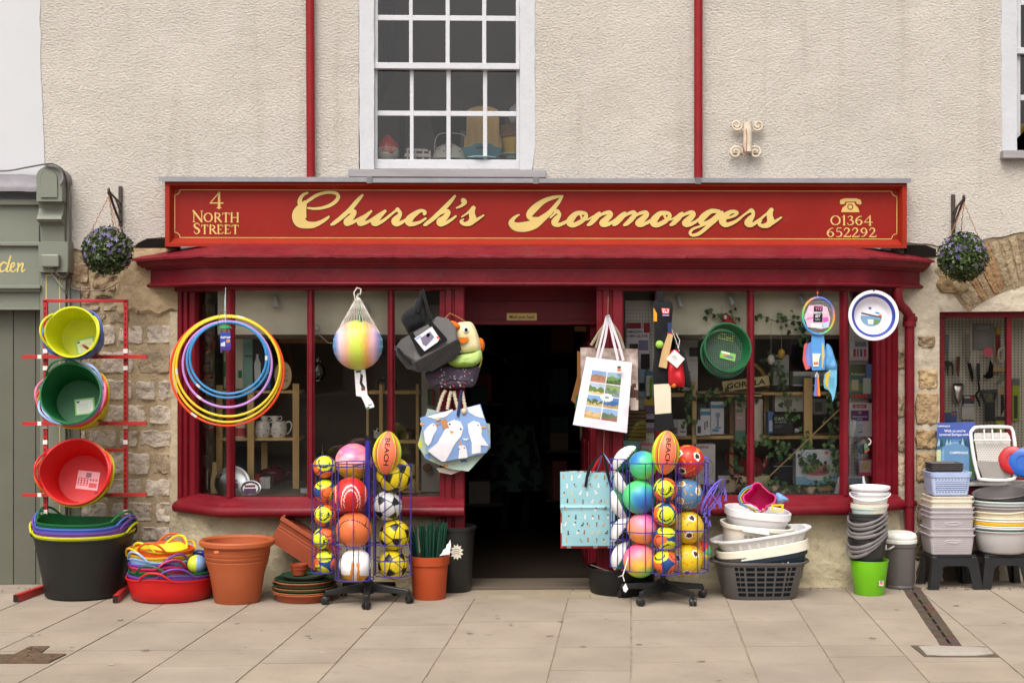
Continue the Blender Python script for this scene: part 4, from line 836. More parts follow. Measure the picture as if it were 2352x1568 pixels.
def floor_tub(lab,col,u,v,r0,r1,h,z=0.0,hang=0.0,tilt=(0,0),group=None,dx=0,dy=0,**k):
 p=G(u,v);p=V((p.x+dx,p.y+r0*.97+dy,z));return tub(lab,col,p,Matrix.Rotation(tilt[0],3,'X')@Matrix.Rotation(tilt[1],3,'Y'),r0,r1,h,hang,group=group,**k)
FG='tubs nested in the big black tub'
floor_tub('big black tub standing on the pavement under the red rack',C(30,31,29),170,1381,.250,.318,.405,0,pi*.97,group=FG,lift=.02)
for i,(c,lab,a,tx)in enumerate(((YEL,'yellow tub, lowest of the coloured tubs in the big black one',.985,.0),(PUR,'purple tub between the yellow and blue ones in the big black tub',.93,.0),(BLU,'blue tub second from the top in the big black tub',.90,.0),(GRN,'green tub topmost in the big black tub',.86,.0))):
 floor_tub(lab,c,170,1381,.250,.322-.003*i,.405,.022+.024*i,pi*a,(R(-.5*i),R(.3*i)),FG,lift=.035 if i else .02)
SG_='small tubs stacked in the red tub'
floor_tub('wide shallow red tub on the pavement beside the terracotta pot',REDT,376,1387,.258,.292,.150,0,R(260),group=SG_,lift=.02,hlen=.085)
floor_tub('wide shallow purple tub nested in the red one',PUR,378,1387,.256,.288,.150,.024,R(285),group=SG_,lift=.02)
floor_tub('wide shallow green tub nested above the purple one',GRN,380,1387,.254,.284,.150,.044,R(252),group=SG_,lift=.02)
for i,(c,lab,a,r1)in enumerate(((C(200,50,90),'deep pink tub, lowest of the small ones in the red tub',300,.208),(PUR,'small purple tub above the deep pink one',310,.208),(LBL,'small pale blue tub in the middle of the small stack',232,.209),(C(216,170,26),'small amber tub between the pale blue and orange ones',225,.209),(C(214,86,28),'small orange tub under the top yellow one',262,.205),(C(214,196,40),'smallest yellow tub on top of the stack in the red tub',240,.170))):
 floor_tub(lab,c,352,1387,r1-.03,r1,.115 if i<5 else .09,.105+.024*i+(.018 if i>=4 else 0),R(a),(R(jit(1.2)),R(jit(2))),SG_,dx=0,dy=.075,lift=.02,hlen=.075)
p=G(452,1387);T=tub('dark blue bucket tilted among the tubs beside the terracotta pot',C(34,44,120),V((p.x-.02,p.y+.34,.115)),Matrix.Rotation(R(8),3,'Y'),.085,.105,.15,R(80),lift=.01,hlen=.05)
mb=MB();mb.ball((p.x-.03,p.y+.16,.235),.062,colf=lambda d:C(196,206,60)if d.x<.1 else C(130,160,200));solo('toy_ball',mb,'balls','small lime and blue ball lying in the wide green tub','ball')
TC=C(166,84,48)
def pot(lab,u,v,prof,col,rim=None,name='plant_pot',m='terra',cat='plant pot',group=None,z0=0,center=None):
 p=center if center is not None else(lambda g:V((g.x,g.y+prof[1][0]*.97,z0)))(G(u,v))
 T=Thing(name,lab,cat,p,group);T.p('body',MB(col).lathe(prof,Matrix.Translation(p),44,col),m,smooth=40)
 if rim:T.p('rim',MB(col).lathe(rim,Matrix.Translation(p),44,col),m,smooth=40)
 return T,p
prof=[(.001,0),(.140,0),(.148,.008),(.178,.19),(.204,.272),(.200,.276),(.204,.280),(.210,.300),(.206,.304),(.210,.308),(.214,.328),(.210,.332),(.214,.336),(.216,.372),(.206,.372),(.196,.28),(.17,.19),(.14,.012),(.001,.012)]
pot('large empty terracotta coloured pot with three grooves and a broad rim',537,1389,prof,TC,[(.214,.366),(.232,.366),(.243,.376),(.244,.398),(.236,.408),(.222,.408),(.210,.396),(.208,.368)])
mb=MB(C(226,120,80));p=W(497,1267,-.905);mb.cbox(p,(.028,.002,.014));solo('price_sticker',mb,'paper','tiny orange price sticker on the rim of the large terracotta pot','sticker')
T=Thing('window_box','terracotta coloured trough leaning on its end against the ball stand','planter',W(640,1240,-.42),rot=Matrix.Rotation(R(33),3,'Y'))
T.o.location=W(619,1236,-.42);T.o.scale=(.70,1,1)
mb=MB(C(150,72,46));Lb=.62
sec=lambda z:.075+.02*z/.17
def ring(z,x0,x1,d):return[(x0,-d,z),(x1,-d,z),(x1,d,z),(x0,d,z)]
lv=[(0,.02,.60,.072),(.10,.012,.608,.086),(.105,.016,.604,.083),(.12,.010,.61,.088),(.125,.014,.606,.085),(.145,.008,.612,.091),(.150,.012,.608,.087),(.172,.006,.614,.094),(.172,.02,.60,.082),(.01,.03,.59,.064)]
vs=[];
for z,x0,x1,d in lv:vs+=ring(z,x0,x1,d)
fs=[(i*4+k,i*4+(k+1)%4,(i+1)*4+(k+1)%4,(i+1)*4+k)for i in range(len(lv)-1)for k in range(4)]+[(0,1,2,3),tuple(36+k for k in(3,2,1,0))]
mb.add(vs,fs);T.p('body',mb,'terra',smooth=0,bevel=.003)
mb=MB(C(158,78,50));lv=[(.160,.004,.616,.096),(.160,-.008,.628,.108),(.188,-.010,.630,.110),(.188,.012,.608,.088)];vs=[]
for z,x0,x1,d in lv:vs+=ring(z,x0,x1,d)
mb.add(vs,[(i*4+k,i*4+(k+1)%4,(i+1)*4+(k+1)%4,(i+1)*4+k)for i in range(3)for k in range(4)]);T.p('rim',mb,'terra',smooth=0,bevel=.003)
g=G(690,1388);ctr=V((g.x,g.y+.20,0));z=0.0;DG=C(34,66,44);DB=C(52,44,42);LT=C(182,104,66)
SGp='plant saucers stacked on the pavement'
for i,(r,h,c,lab)in enumerate(((.200,.050,C(140,70,42),'deep brown saucer at the foot of the saucer stack'),(.208,.018,LT,'large terracotta saucer second from the ground'),(.208,.014,LT,'large terracotta saucer third from the ground'),(.210,.020,DG,'large dark green saucer lowest of the green ones'),(.200,.014,LT,'terracotta saucer between two large green ones'),(.204,.020,DG,'large dark green saucer second of the green ones'),(.192,.026,LT,'broad terracotta saucer in the upper half of the stack'),(.190,.020,DG,'dark green saucer under the black one'),(.145,.022,DB,'narrow black saucer near the top of the stack'),(.140,.012,DG,'narrow green saucer at the top of the stack'))):
 pr=[(.001,z),(r*.86,z),(r*.9,z+.002),(r,z+h),(r+.006,z+h),(r+.006,z+h+.004),(r-.004,z+h+.004),(r*.88,z+.006),(.001,z+.006)]
 T=Thing('plant_saucer',lab,'saucer',ctr+V((jit(.006),jit(.006),z)),SGp);T.p('dish',MB(c).lathe(pr,Matrix.Translation(ctr+V((jit(.006),jit(.006),0))),44,c),'terra',smooth=40);z+=h*.68+.0015
c2=ctr+V((-.03,-.02,0))
for i in range(4):
 pr=[(.001,z+.004),(.044,z+.004),(.055,z+.044),(.059,z+.044),(.059,z+.056),(.052,z+.056),(.045,z+.01),(.001,z+.01)];lab=('lowest','second','third','topmost')[i]+' of the little terracotta pots nested on the saucer stack'
 T=Thing('plant_pot',lab,'plant pot',c2+V((0,0,z)),'little pots nested on the saucers');T.p('body',MB(C(150,66,40)).lathe(pr,Matrix.Translation(c2),24,C(150,66,40)),'terra',smooth=40);z+=.006
# ================================================================ balls and ball stands
PHI=(1+sqrt(5))/2
ICO=[V(p).normalized()for p in((0,1,PHI),(0,1,-PHI),(0,-1,PHI),(0,-1,-PHI),(1,PHI,0),(1,-PHI,0),(-1,PHI,0),(-1,-PHI,0),(PHI,0,1),(-PHI,0,1),(PHI,0,-1),(-PHI,0,-1))]
DOD=[V(p).normalized()for p in[(a,b,c)for a in(1,-1)for b in(1,-1)for c in(1,-1)]+[(0,a/PHI,b*PHI)for a in(1,-1)for b in(1,-1)]+[(a/PHI,b*PHI,0)for a in(1,-1)for b in(1,-1)]+[(a*PHI,0,b/PHI)for a in(1,-1)for b in(1,-1)]]
def football(cw,cb,cl):
 def f(d):
  p=max(d.dot(q)for q in ICO)/2.327;h=sorted((d.dot(q)/2.267 for q in DOD),reverse=True)
  if p>h[0]:return cb
  return cl if h[0]-h[1]<.0105 or h[0]-p<.006 else cw
 return f
BK=C(22,22,24)
FY_,FO_,FB_=C(206,214,40),C(226,104,54),C(30,68,122)
def neon(d):
 ys=[V((1,-.25,.2)),V((-.65,.7,-.1)),V((-.45,-.8,.55))];os_=[V((-.9,-.45,-.35)),V((.35,.5,.85)),V((.35,-.7,-.75)),V((.4,.9,-.4))]
 best=min(ys,key=lambda q:d.angle(q));a=d.angle(best);bo=min(os_,key=lambda q:d.angle(q));b=d.angle(bo)
 if a<.74:
  t=d-best*d.dot(best)
  if .42<a<.55 and t.dot(V((.3,.5,-.8)))>0.05:return C(36,52,20)
  return FY_
 if b<.66:
  if .36<b<.46 and(d-bo*d.dot(bo)).dot(V((.7,.2,-.3)))>0.04:return C(120,50,26)
  return FO_
 if a<.80:return FY_
 return FB_
def grad(stops,t):
 t=max(0,min(.9999,t))*(len(stops)-1);i=int(t);q=t-i;return tuple(stops[i][k]*(1-q)+stops[i+1][k]*q for k in range(3))
RB=[C(226,90,140),C(240,130,150),C(240,150,90),C(236,196,70),C(170,214,70),C(50,190,90)]
def rainbow(ax,stops,wob=.1):
 ax=V(ax).normalized()
 return lambda d:grad(stops,.5+.5*d.dot(ax)+wob*noise.noise(d*1.6))
SW=[C(236,150,120),C(240,110,160),C(240,120,150),C(244,180,190),C(240,150,60),C(240,200,60),C(200,204,70),C(70,110,170)]
def swirl(d):return grad(SW,(.5-.42*d.z+.16*noise.noise(V((d.x*2.2,d.y*2.2,d.z*5)))+.05*noise.noise(d*7))%1)
def basket(d):
 w=.022
 if abs(d.z)<w or abs(d.x)<w or abs(abs(d.y)-.62+.30*d.x*d.x)<w:return C(40,22,16)
 return C(206,104,56)
def redball(d):
 for c0,r in((.42,.05),(.60,.06)):
  if abs(sqrt((d.x*1.25)**2+(d.z*.72+.25)**2)-c0-.08)<r*.55 and d.z>-.75:return C(226,206,204)
 if abs(abs(d.x)-.87)<.03:return C(220,190,190)
 return C(196,42,36)
def panelball(d):
 x,z=d.x,d.z
 if abs(x)<.09+.05*abs(z):return C(222,218,212)
 if abs(x)<.24-.10*z:return C(206,130,40)if z<.15 else C(70,56,40)
 if abs(abs(x)-.93+.12*abs(z))<.03:return C(70,56,40)
 if z<-.62:return C(206,140,50)
 return C(228,226,226)
def facey(base,a,b):
 def f(d):
  for q,s in((V((.35,-.85,.35)),1),(V((-.5,-.6,-.5)),-1),(V((.75,-.2,-.6)),1),(V((-.7,-.5,.5)),-1),(V((.1,.9,.3)),1)):
   t=d.angle(q)
   if t<.17:return b
   if t<.25:return C(230,226,216)
  n_=abs(noise.noise(d*1.9+V((3,1,2))))
  return a if n_<.035 else base
 return f
def rugby(lab_green,blackband):
 def f(d):
  s=math.atan2(d.y,d.x)
  k=int((s+pi)/(pi/2))%4
  return(C(228,226,224)if k in(0,2)else(C(26,26,28)if blackband else C(24,104,62)))
 return f
def beachrugby(d):
 s=abs(math.atan2(d.x,-d.y))
 if s<.62+.06*cos(d.z*3):return C(238,116,84)
 if s<.72:return C(210,214,50)
 if s<.80:return C(60,40,30)
 if s<.98:return C(232,120,60)
 return C(206,216,44)
PROTO={}
def ball_mesh(kind,r):
 if kind not in PROTO:
  fn,res={'neon':(neon,72),'yfoot':(football(C(214,190,24),BK,C(110,96,10)),120),'sfoot':(football(C(196,196,196),BK,C(90,90,90)),120),'swirl':(swirl,64),'basket':(basket,96),'red':(redball,96),'panel':(panelball,96),'green':(rainbow((.25,-.92,-.22),[C(150,206,80),C(110,200,90),C(96,200,100),C(96,204,110),C(90,204,130),C(90,200,130),C(60,150,180),C(50,104,180)],.05),48),'green2':(rainbow((-.62,-.35,.70),[C(236,160,60),C(220,200,70),C(130,210,100),C(90,206,130),C(90,206,140),C(80,190,150),C(56,120,190)],.08),48),'pink':(rainbow((.15,-.3,.9),[C(226,140,40),C(238,160,70),C(240,140,130),C(242,140,160),C(214,80,160)],.08),48),'rain':(rainbow((.2,-.25,-.9),RB,.10),48),'redface':(facey(C(196,52,38),C(230,140,40),C(36,26,22)),80),'blueface':(facey(C(84,126,164),C(222,150,40),C(220,170,40)),80),'yface':(facey(C(216,182,28),C(220,120,40),C(80,34,28)),80),'segs':(lambda d:C(*((220,60,60),(236,150,50),(230,210,70),(90,180,110))[int((math.atan2(d.z,d.x)+pi)/(pi/3))%4]),48)}[kind]
  b=MB();b.ball((0,0,0),r,fn,nu=res,nv=res//2);o=mk('proto',b,'balls');PROTO[kind]=(o.data,r);bpy.data.objects.remove(o)
 return PROTO[kind]
def ball(kind,lab,u,v,Y,rpx,rot=(0,0,0),name='ball',cat='ball',group=None,txt=None,tsz=.34,scl=(1,1,1),tcol=None,tup=0.0,toff=(0,0)):
 r=rpx*PX(Y);me,r0=ball_mesh(kind,r);o=bpy.data.objects.new(name,me);sc.collection.objects.link(o);c=W(u,v,Y);o.location=c;o.rotation_euler=rot
 s=r/r0;o.scale=(s*scl[0],s*scl[1],s*scl[2]);tag(o,lab,cat,group)
 if txt:ball_text(o,c,r,txt,tsz,tup,tcol or C(24,30,20),toff)
 return o
def ball_text(o,c,r,txt,size,up,col,toff=(0,0),scl=(1,1,1),sx=1.0):
 b=MB();n=(CAM-c).normalized();x=V((0,0,1)).cross(n).normalized();y=n.cross(x)
 x,y=x*cos(up)+y*sin(up),y*cos(up)-x*sin(up)
 def f(a,bb,d):
  w=(n+x*(a*size+toff[0])+y*(bb*size+toff[1])).normalized();return c+V((w.x*scl[0],w.y*scl[1],w.z*scl[2]))*r*1.006
 text(b,txt,f,1.0,col,bold=.025,sx=sx)
 k=mk('lettering',b,'paper',None,V((0,0,0)),smooth=0);k.parent=o;bpy.context.view_layer.update();k.matrix_parent_inverse=o.matrix_basis.inverted()
PW=C(58,48,132)
def stand(lab,pole,ptop,YP,cols,castors_a,Rb,polecol,gfoot):
 T=Thing('ball_stand',lab,'display stand',gfoot,'wheeled wire ball stands')
 c=V((gfoot.x,gfoot.y,0));top=W(pole,ptop,YP)
 mb=MB(polecol);mb.tube([(c.x,c.y,.12),(c.x,c.y,top.z-.02)],.0175,14);T.p('pole',mb,'plastic',smooth=50)
 mb=MB(BK);mb.tube([(c.x,c.y,top.z-.03),(c.x,c.y,top.z)],.0185,14);T.p('pole_cap',mb,'plastic',smooth=50)
 mb=MB(C(30,30,31));mb.tube([(c.x,c.y,.055),(c.x,c.y,.14)],[.045,.03],18)
 for a in castors_a:
  d=V((cos(R(a)),sin(R(a)),0));w=V((-d.y,d.x,0));e=c+d*Rb;s0=c+d*.03
  P=[(s0,.028,.065,.125),(c+d*Rb*.55,.022,.065,.108),(e,.018,.06,.092)];vs=[]
  for q,hw,z0,z1 in P:vs+=[q+w*hw+V((0,0,z0)),q-w*hw+V((0,0,z0)),q-w*hw*.75+V((0,0,z1)),q+w*hw*.75+V((0,0,z1))]
  mb.add(vs,[(i*4+k,i*4+(k+1)%4,(i+1)*4+(k+1)%4,(i+1)*4+k)for i in(0,1)for k in range(4)]+[(0,1,2,3),(8,9,10,11)])
 T.p('base',mb,'plastic',smooth=0,bevel=.006)
 for i,a in enumerate(castors_a):
  d=V((cos(R(a)),sin(R(a)),0));e=c+d*Rb;ax=V((cos(R(a)+.9),sin(R(a)+.9),0));mb=MB(C(28,28,29))
  q=ax.to_track_quat('Z','Y').to_matrix().to_4x4()
  for s_ in(-1,1):mb.lathe([(.001,-.010),(.020,-.010),(.026,-.006),(.026,.006),(.020,.010),(.001,.010)],Matrix.Translation(e+V((0,0,.027))+ax*.013*s_)@q,20,C(28,28,29))
  mb.tube([e+V((0,0,.045)),e+V((0,0,.075))],.011,8);T.p('castor',mb,'plastic',smooth=40)
 for(u,Y,r,v0,v1,rings,nw,a0)in cols:
  cc=W(u,v0,Y);zb_=W(u,v1,Y).z;b=MB(PW)
  for v in rings:z=W(u,v,Y).z;b.tube([(cc.x+r*cos(q),cc.y+r*sin(q),z)for q in[2*pi*i/28 for i in range(28)]],.0034,6,closed=True)
  for i in range(nw):
   q=a0+2*pi*i/nw;b.tube([(cc.x+r*cos(q),cc.y+r*sin(q),cc.z),(cc.x+r*cos(q),cc.y+r*sin(q),zb_)],.0032,6)
  z=W(u,rings[1],Y).z;b.tube([(cc.x,cc.y,cc.z-.02)]*1+[(c.x,c.y,cc.z-.02)],.004,5);b.tube([(cc.x,cc.y,z),(c.x,c.y,z)],.004,5)
  T.p('wire_basket',b,'plastic')
 return T
gl=G(845,1381)
stand('wheeled ball stand with a blue pole beside the leaning window box',843,1000,gl.y,[(744,gl.y-.07,.078,1066,1312,(1066,1245,1278,1312),6,.3),(814,gl.y-.17,.125,1062,1328,(1062,1249,1328),7,.25),(903,gl.y-.03,.125,1066,1318,(1066,1247,1283,1318),8,.4)],(-88,-16,56,128,200),.285,C(44,42,140),gl)
YA,YB,YCc=gl.y-.07,gl.y-.17,gl.y-.03
GB='balls in the stand beside the window box';GN_='small lime, orange and blue balls in the two stands'
for i,(u,v,rot,lab,tx,up)in enumerate(((745,1071,(.2,.3,.4),'small lime, orange and blue ball topmost in its narrow basket, above the sill',None,0),(746.5,1127,(1.2,.4,2.0),'small lime, orange and blue ball second from the top of the narrow basket',None,0),(747.5,1183,(0,0,-1.45),'small lime and orange ball lettered DEVON across the middle of the narrow basket','DEVON',-.25),(745,1236,(0,.4,-1.75),'small lime and orange ball with DEVON running steeply downward','DEVON',-1.1),(748,1289,(2.2,.2,.9),'small lime, orange and blue ball lowest in the narrow basket',None,0))):
 ball('neon',lab,u,v,YA,26,rot,group=GN_,txt=tx,tup=up,tsz=.46)
ball('swirl','pink and orange swirled ball behind the blue pole',812,1060,gl.y+.12,42,(.2,.1,.4),group=GB)
ball('red','red football with white curved lines in the middle basket',805,1135,YB,39,(0,0,.1),'football','ball',GB)
ball('basket','orange basketball with black seams in the middle basket',813,1216,YB,41,(.5,.7,.5),'basketball','ball',GB)
ball('panel','white and orange panelled football at the bottom of the middle basket',817,1297,YB,38,(-.15,.05,.05),'football','ball',GB)
ball('yfoot','big yellow and black football under the beach rugby ball',905,1090,YCc,40,(.3,.2,.5),'football','ball',GB)
ball('sfoot','silver and black football under the big yellow football',890,1161,YCc,34,(.2,.9,.2),'football','ball',GB)
ball('yfoot','yellow and black football with a pentagon facing out, under the silver one',906,1228,YCc,35,(.6,.1,1.1),'football','ball',GB)
ball('yfoot','yellow and black football lowest in the basket beside the green canes',902,1296,YCc,34,(1.4,.7,.3),'football','ball',GB)
def rugbyball(lab,u,v,Y,rx,rz,colf,tilt,txt,group,tsz=.30):
 c=W(u,v,Y);r=rx*PX(Y);k=rz/rx;T=Thing('rugby_ball',lab,'rugby ball',c,group,rot=Matrix.Rotation(tilt,3,'Y'))
 b=MB();b.ball((0,0,0),r,colf,nu=96,nv=48,sc=(1,1,k))
 for v_ in range(len(b.v)):p=b.v[v_];q=abs(p.z/(r*k));f_=1-.18*q**2.2;b.v[v_]=V((p.x*f_,p.y*f_,p.z))
 T.p('skin',b,'balls')
 if txt:
  t=MB()
  def f(a,bb,d):
   x,z=bb*tsz*r,-a*tsz*r*1.35+.15*r;s=min(.97,abs(z)/(r*k));rr=r*sqrt(1-s*s)*(1-.18*s**2.2);y=-sqrt(max(0,rr*rr-x*x))-.0016;return V((x,y,z))
  text(t,txt,f,1.0,C(30,24,16),bold=.02)
  T.p('lettering',t,'paper',smooth=0)
 return T
rugbyball('lime and coral rugby ball lettered BEACH above the big yellow football',889,1040,YCc-.09,33,50,beachrugby,R(4),'BEACH','beach rugby balls on top of the stands',.46)
gr=G(1523,1377)
stand('wheeled ball stand with a black foot beside the blue dog print bag',1522,1030,gr.y,[(1423,gr.y+.0,.064,1053,1300,(1053,1200,1236,1300),6,.2),(1474,gr.y-.12,.122,1061,1307,(1061,1218,1307),7,.3),(1529,gr.y-.22,.088,1063,1315,(1063,1222,1257,1315),6,.15),(1584,gr.y-.05,.122,1061,1309,(1061,1214,1309),7,.5)],(-128,-56,16,88,160),.285,C(32,32,34),gr)
Y1,Y2,Y3,Y0=gr.y-.12,gr.y-.22,gr.y-.05,gr.y
GR='balls in the stand beside the dog print bag'
ball('green2','green ball with a blue cheek, topmost of the plain balls by the beach rugby ball',1477,1068,Y1,33,(0,0,0),group=GR)
ball('green','green ball with a big round blue patch facing the street',1469,1141,Y1,39,(0,0,0),group=GR)
ball('pink','pink and orange ball between the green one and the striped rainbow one',1476,1213,Y1,36,(.1,.3,.5),group=GR)
ball('rain','pink to green rainbow ball with a white string and label, lowest in its basket',1470,1287,Y1,39,(.2,-.2,.3),group=GR)
rugbyball('lime and coral rugby ball lettered BEACH above the small neon balls',1529,1039,Y2,32,51,beachrugby,R(5),'BEACH','beach rugby balls on top of the stands',.46)
for i,(v,rot,lab,tx,up)in enumerate(((1124,(0,0,-1.5),'small lime, orange and blue ball with DEVON upside down','DEVON',pi),(1180,(.9,.6,.4),'small ball with a blue patch facing out, under the upside down DEVON',None,0),(1236,(1.9,.2,1.4),'small lime, orange and blue ball second lowest, beside the pink and orange ball',None,0),(1290,(.4,1.2,2.2),'small lime, orange and blue ball lowest, beside the rainbow ball with a string',None,0))):
 ball('neon',lab,1528,v,Y2,28,rot,group=GN_,txt=tx,tup=up,tsz=.46)
ball('redface','red ball printed with round eyes, topmost beside the beach rugby ball',1580,1059,Y3,38,(0,0,.1),group=GR)
ball('blueface','blue ball with yellow swirls under the red printed one',1577,1134,Y3,37,(0,.3,.2),group=GR)
ball('yface','yellow ball with printed eyes under the blue one',1579,1210,Y3,38,(.2,.4,.9),group=GR)
ball('yface','yellow ball with printed eyes lowest in the outer basket',1577,1285,Y3,38,(0,-.4,.3),group=GR)
ball('segs','small segmented orange and green beach ball behind the lowest yellow ball',1609,1266,gr.y+.08,25,(0,.4,0),group=GR)
GRU='white rugby balls stacked in the narrow basket'
for(u,v,t,blk,tx,lab)in((1436,1053,.75,False,'DEVON','white and green rugby ball lettered DEVON, topmost and leaning out of its basket'),(1436,1112,-.5,True,None,'white and black rugby ball behind the green balls'),(1425,1158,-.45,False,None,'white and green rugby ball in the middle of the narrow basket'),(1430,1215,.6,True,'DEVON','white and black rugby ball lettered DEVON lying across the basket'),(1428,1275,.45,False,None,'white and green rugby ball lowest in the narrow basket')):
 rugbyball(lab,u,v,Y0+.02,23,37,rugby(0,blk),t,tx,GRU,.40)
mb=MB(C(214,212,214));mb.tube([W(1443,1279,Y1-.13),W(1437,1300,Y1-.15),W(1430,1322,Y1-.15),W(1421,1324,Y1-.15),W(1430,1320,Y1-.15),W(1434,1334,Y1-.15)],.004,6);f=lambda p,d:W(p[0],p[1],Y1-.15-d)
mb.prism([(1430,1348),(1437,1338),(1443,1352),(1437,1360),(1432,1356)],.002,0,f=f);solo('string_tag',mb,'paper','white string with a small label hanging from the rainbow ball','label')
T=Thing('peg_airer','tangled purple plastic peg airer hanging off the ball stand','clothes airer',W(1640,1200,Y3));PL=C(112,96,196)
mb=MB(PL);cc=V((1642,1138));
def oval(cu,cv,a,b,ang,n=24):return[(cu+a*cos(q)*cos(ang)-b*sin(q)*sin(ang),cv+a*cos(q)*sin(ang)+b*sin(q)*cos(ang),Y3-.03+.08*sin(q))for q in[2*pi*i/n for i in range(n)]]
for(a,b,x,y,g_)in((46,14,1638,1140,-1.02),(42,9,1634,1144,-1.02)):mb.tube([W(*p)for p in oval(x,y,a,b,g_)],.005,6,closed=True)
mb.tube([W(1618,1172,Y3),W(1650,1112,Y3)],.006,6);mb.tube([W(1628,1125,Y3-.04),W(1652,1160,Y3-.04)],.005,6);T.p('hoop',mb,'plastic')
mb=MB(PL);mb.tube([W(u,v,Y3)for u,v in catmull([(1612,1052),(1622,1050),(1626,1058),(1620,1075),(1621,1094)],5)],.005,6)
for e in((1610,1160),(1636,1128),(1650,1116),(1626,1140)):mb.tube([W(1621,1094,Y3)+(W(*e,Y3)-W(1621,1094,Y3))*i/9+V((.003*(-1)**i,0,0))for i in range(10)],.0028,5)
T.p('hook',mb,'plastic')
for(u,v)in((1612,1165),(1618,1180),(1628,1176),(1640,1160),(1654,1148),(1666,1128),(1668,1142),(1656,1158),(1622,1192),(1612,1200),(1630,1200)):
 mb=MB(PL);a=jit(.5)
 for s_ in(-1,1):mb.tube([W(u,v-6,Y3-.04),W(u+s_*2+a*3,v+8,Y3-.04)],.004,5)
 T.p('peg',mb,'plastic')
g=G(985,1378);T,p=pot('orange plastic plant pot filled with green canes',985,1379,[(.001,0),(.104,0),(.108,.006),(.124,.225),(.132,.226),(.136,.285),(.126,.285),(.118,.23),(.10,.01),(.001,.01)],C(170,70,34))
T=Thing('cane_bundle','bundle of thin dark green garden canes standing in the orange pot','garden canes',p+V((0,0,.02)))
for i in range(88):
 a,r=rnd.uniform(0,2*pi),.10*sqrt(rnd.random());b=V((p.x+r*.7*cos(a),p.y+r*.7*sin(a),.02));t=V((p.x+r*1.35*cos(a)-.005+jit(.012),p.y+r*1.2*sin(a)+jit(.01),.47+jit(.035)+.02*cos(a)))
 mb=MB(C(*rnd.choice(((16,62,46),(12,50,38),(22,72,54),(10,42,34)))));mb.tube([b,b.lerp(t,.5),t],.0042,5);T.p('cane',mb,'rubber')
mb=MB(C(226,224,226));f=lambda q,d:W(q[0],q[1],p.y-.145-d)
mb.prism([(1009,1276),(1033,1272),(1036,1250),(1034,1238),(1030,1247),(1026,1250),(1024,1258),(1018,1262),(1016,1268)],.001,0,f=f);solo('price_card',mb,'paper','torn white card tucked into the orange pot of canes','card')
T,p2=pot('tall black plastic bin standing against the red door post',1040,1362,[(.001,0),(.118,0),(.124,.008),(.150,.42),(.160,.42),(.162,.44),(.150,.445),(.142,.42),(.115,.012),(.001,.012)],C(32,34,34),name='waste_bin',m='plastic',cat='bin')
mb=MB(C(222,214,196));f=lambda q,d:W(q[0],q[1],p2.y-.152-d)
star=[(1049+(19 if i%2 else 12)*cos(2*pi*i/22)*(.85),1267+(19 if i%2 else 13.5)*sin(2*pi*i/22)*1.0)for i in range(22)]
mb.prism(star,.001,0,f=f);b_=C(120,110,96)
for k in range(3):brush(mb,[(1042,1262+k*5,1.2),(1049,1260+k*5,1.4),(1057,1263+k*5,1.2)],lambda x,y,d:W(x,y,p2.y-.1535-d),0,b_)
solo('price_card',mb,'paper','ragged star shaped cream price card on the black bin','card')
# ================================================================ hoops, net ball and other things hung under the cornice
YH=-.55
for i,(uc,vc,rx,ry,c,lab,tp)in enumerate(((521.5,851.5,130,125.5,C(226,74,30),'orange hula hoop, the widest of the hoops',(.70,)),(522,847,123,122,C(218,186,40),'outer yellow hula hoop just inside the orange one',(-.42,)),(524,842,119,114,C(222,192,46),'inner yellow hula hoop above the lilac one',(.97,)),(522,836.5,102,98.5,C(186,132,202),'lilac hula hoop outside the two blue ones',(.72,)),(523.5,827,94,86,C(64,140,192),'larger blue hula hoop',(.76,)),(524,822,88,82,C(58,130,184),'smallest blue hula hoop, innermost of the hoops',(2.0,)))):
 y=YH-.012*i+.03;T=Thing('hula_hoop',lab,'hula hoop',W(uc,vc+ry,y),'hula hoops hung on a string')
 mb=MB(c);mb.tube([W(uc+rx*cos(q),vc+ry*sin(q),y)for q in[2*pi*k/80 for k in range(80)]],.0083,8,closed=True);T.p('ring',mb,'rubber')
 mb=MB(C(206,204,200))
 for q0 in tp:mb.tube([W(uc+rx*cos(pi*q0+.06*k),vc+ry*sin(pi*q0+.06*k),y)for k in range(-1,2)],.0090,8)
 T.p('tape',mb,'paper')
mb=MB(C(190,206,204));mb.tube([W(518,660,YH),W(518,700,YH),W(519,744,YH-.02)],.0018,5);mb.tube([W(517,676,YH),W(516,720,YH-.06),W(519,742,YH-.06)],.0018,5)
solo('hanging_string',mb,'fabric','pale string hanging the hula hoops from the cornice','string')
T=Thing('bird_feeder','bird feeder with a green lid and a blue label hanging inside the hoops','bird feeder',W(518,805,YH-.10));c=W(517.5,757,YH-.10)
mb=MB(C(34,130,72));mb.lathe([(.001,.020),(.02,.018),(.040,.006),(.046,-.002),(.044,-.006),(.001,-.004)],Matrix.Translation(c+V((0,0,.012))),24,C(34,130,72));T.p('lid',mb,'plastic')
mb=MB(C(70,64,60));mb.lathe([(.030,0),(.030,-.15),(.001,-.15)],Matrix.Translation(c),18,C(70,64,60));T.p('tube',mb,'glass')
mb=MB(C(44,66,150));f=lambda x,y,d:W(x,y,YH-.142-d)
mb.prism([(505,764),(529,763),(530,803),(506,805)],.004,0,f=lambda q,d:W(q[0],q[1],YH-.142-d));mb.quad(f(505.5,797,.005),f(530,795,.005),f(530,803,.005),f(506,805,.005),C(66,38,120));text(mb,'FLIPTOP',lambda x,y,d:f(518+x,775-y,.0052),6.2,C(230,230,236),bold=.03);mb.quad(f(507,795,.0052),f(517,795,.0052),f(517,784,.0052),f(507,788,.0052),C(190,190,200));mb.quad(f(520,780,.0052),f(528,779,.0052),f(528,786,.0052),f(520,787,.0052),C(226,130,50))
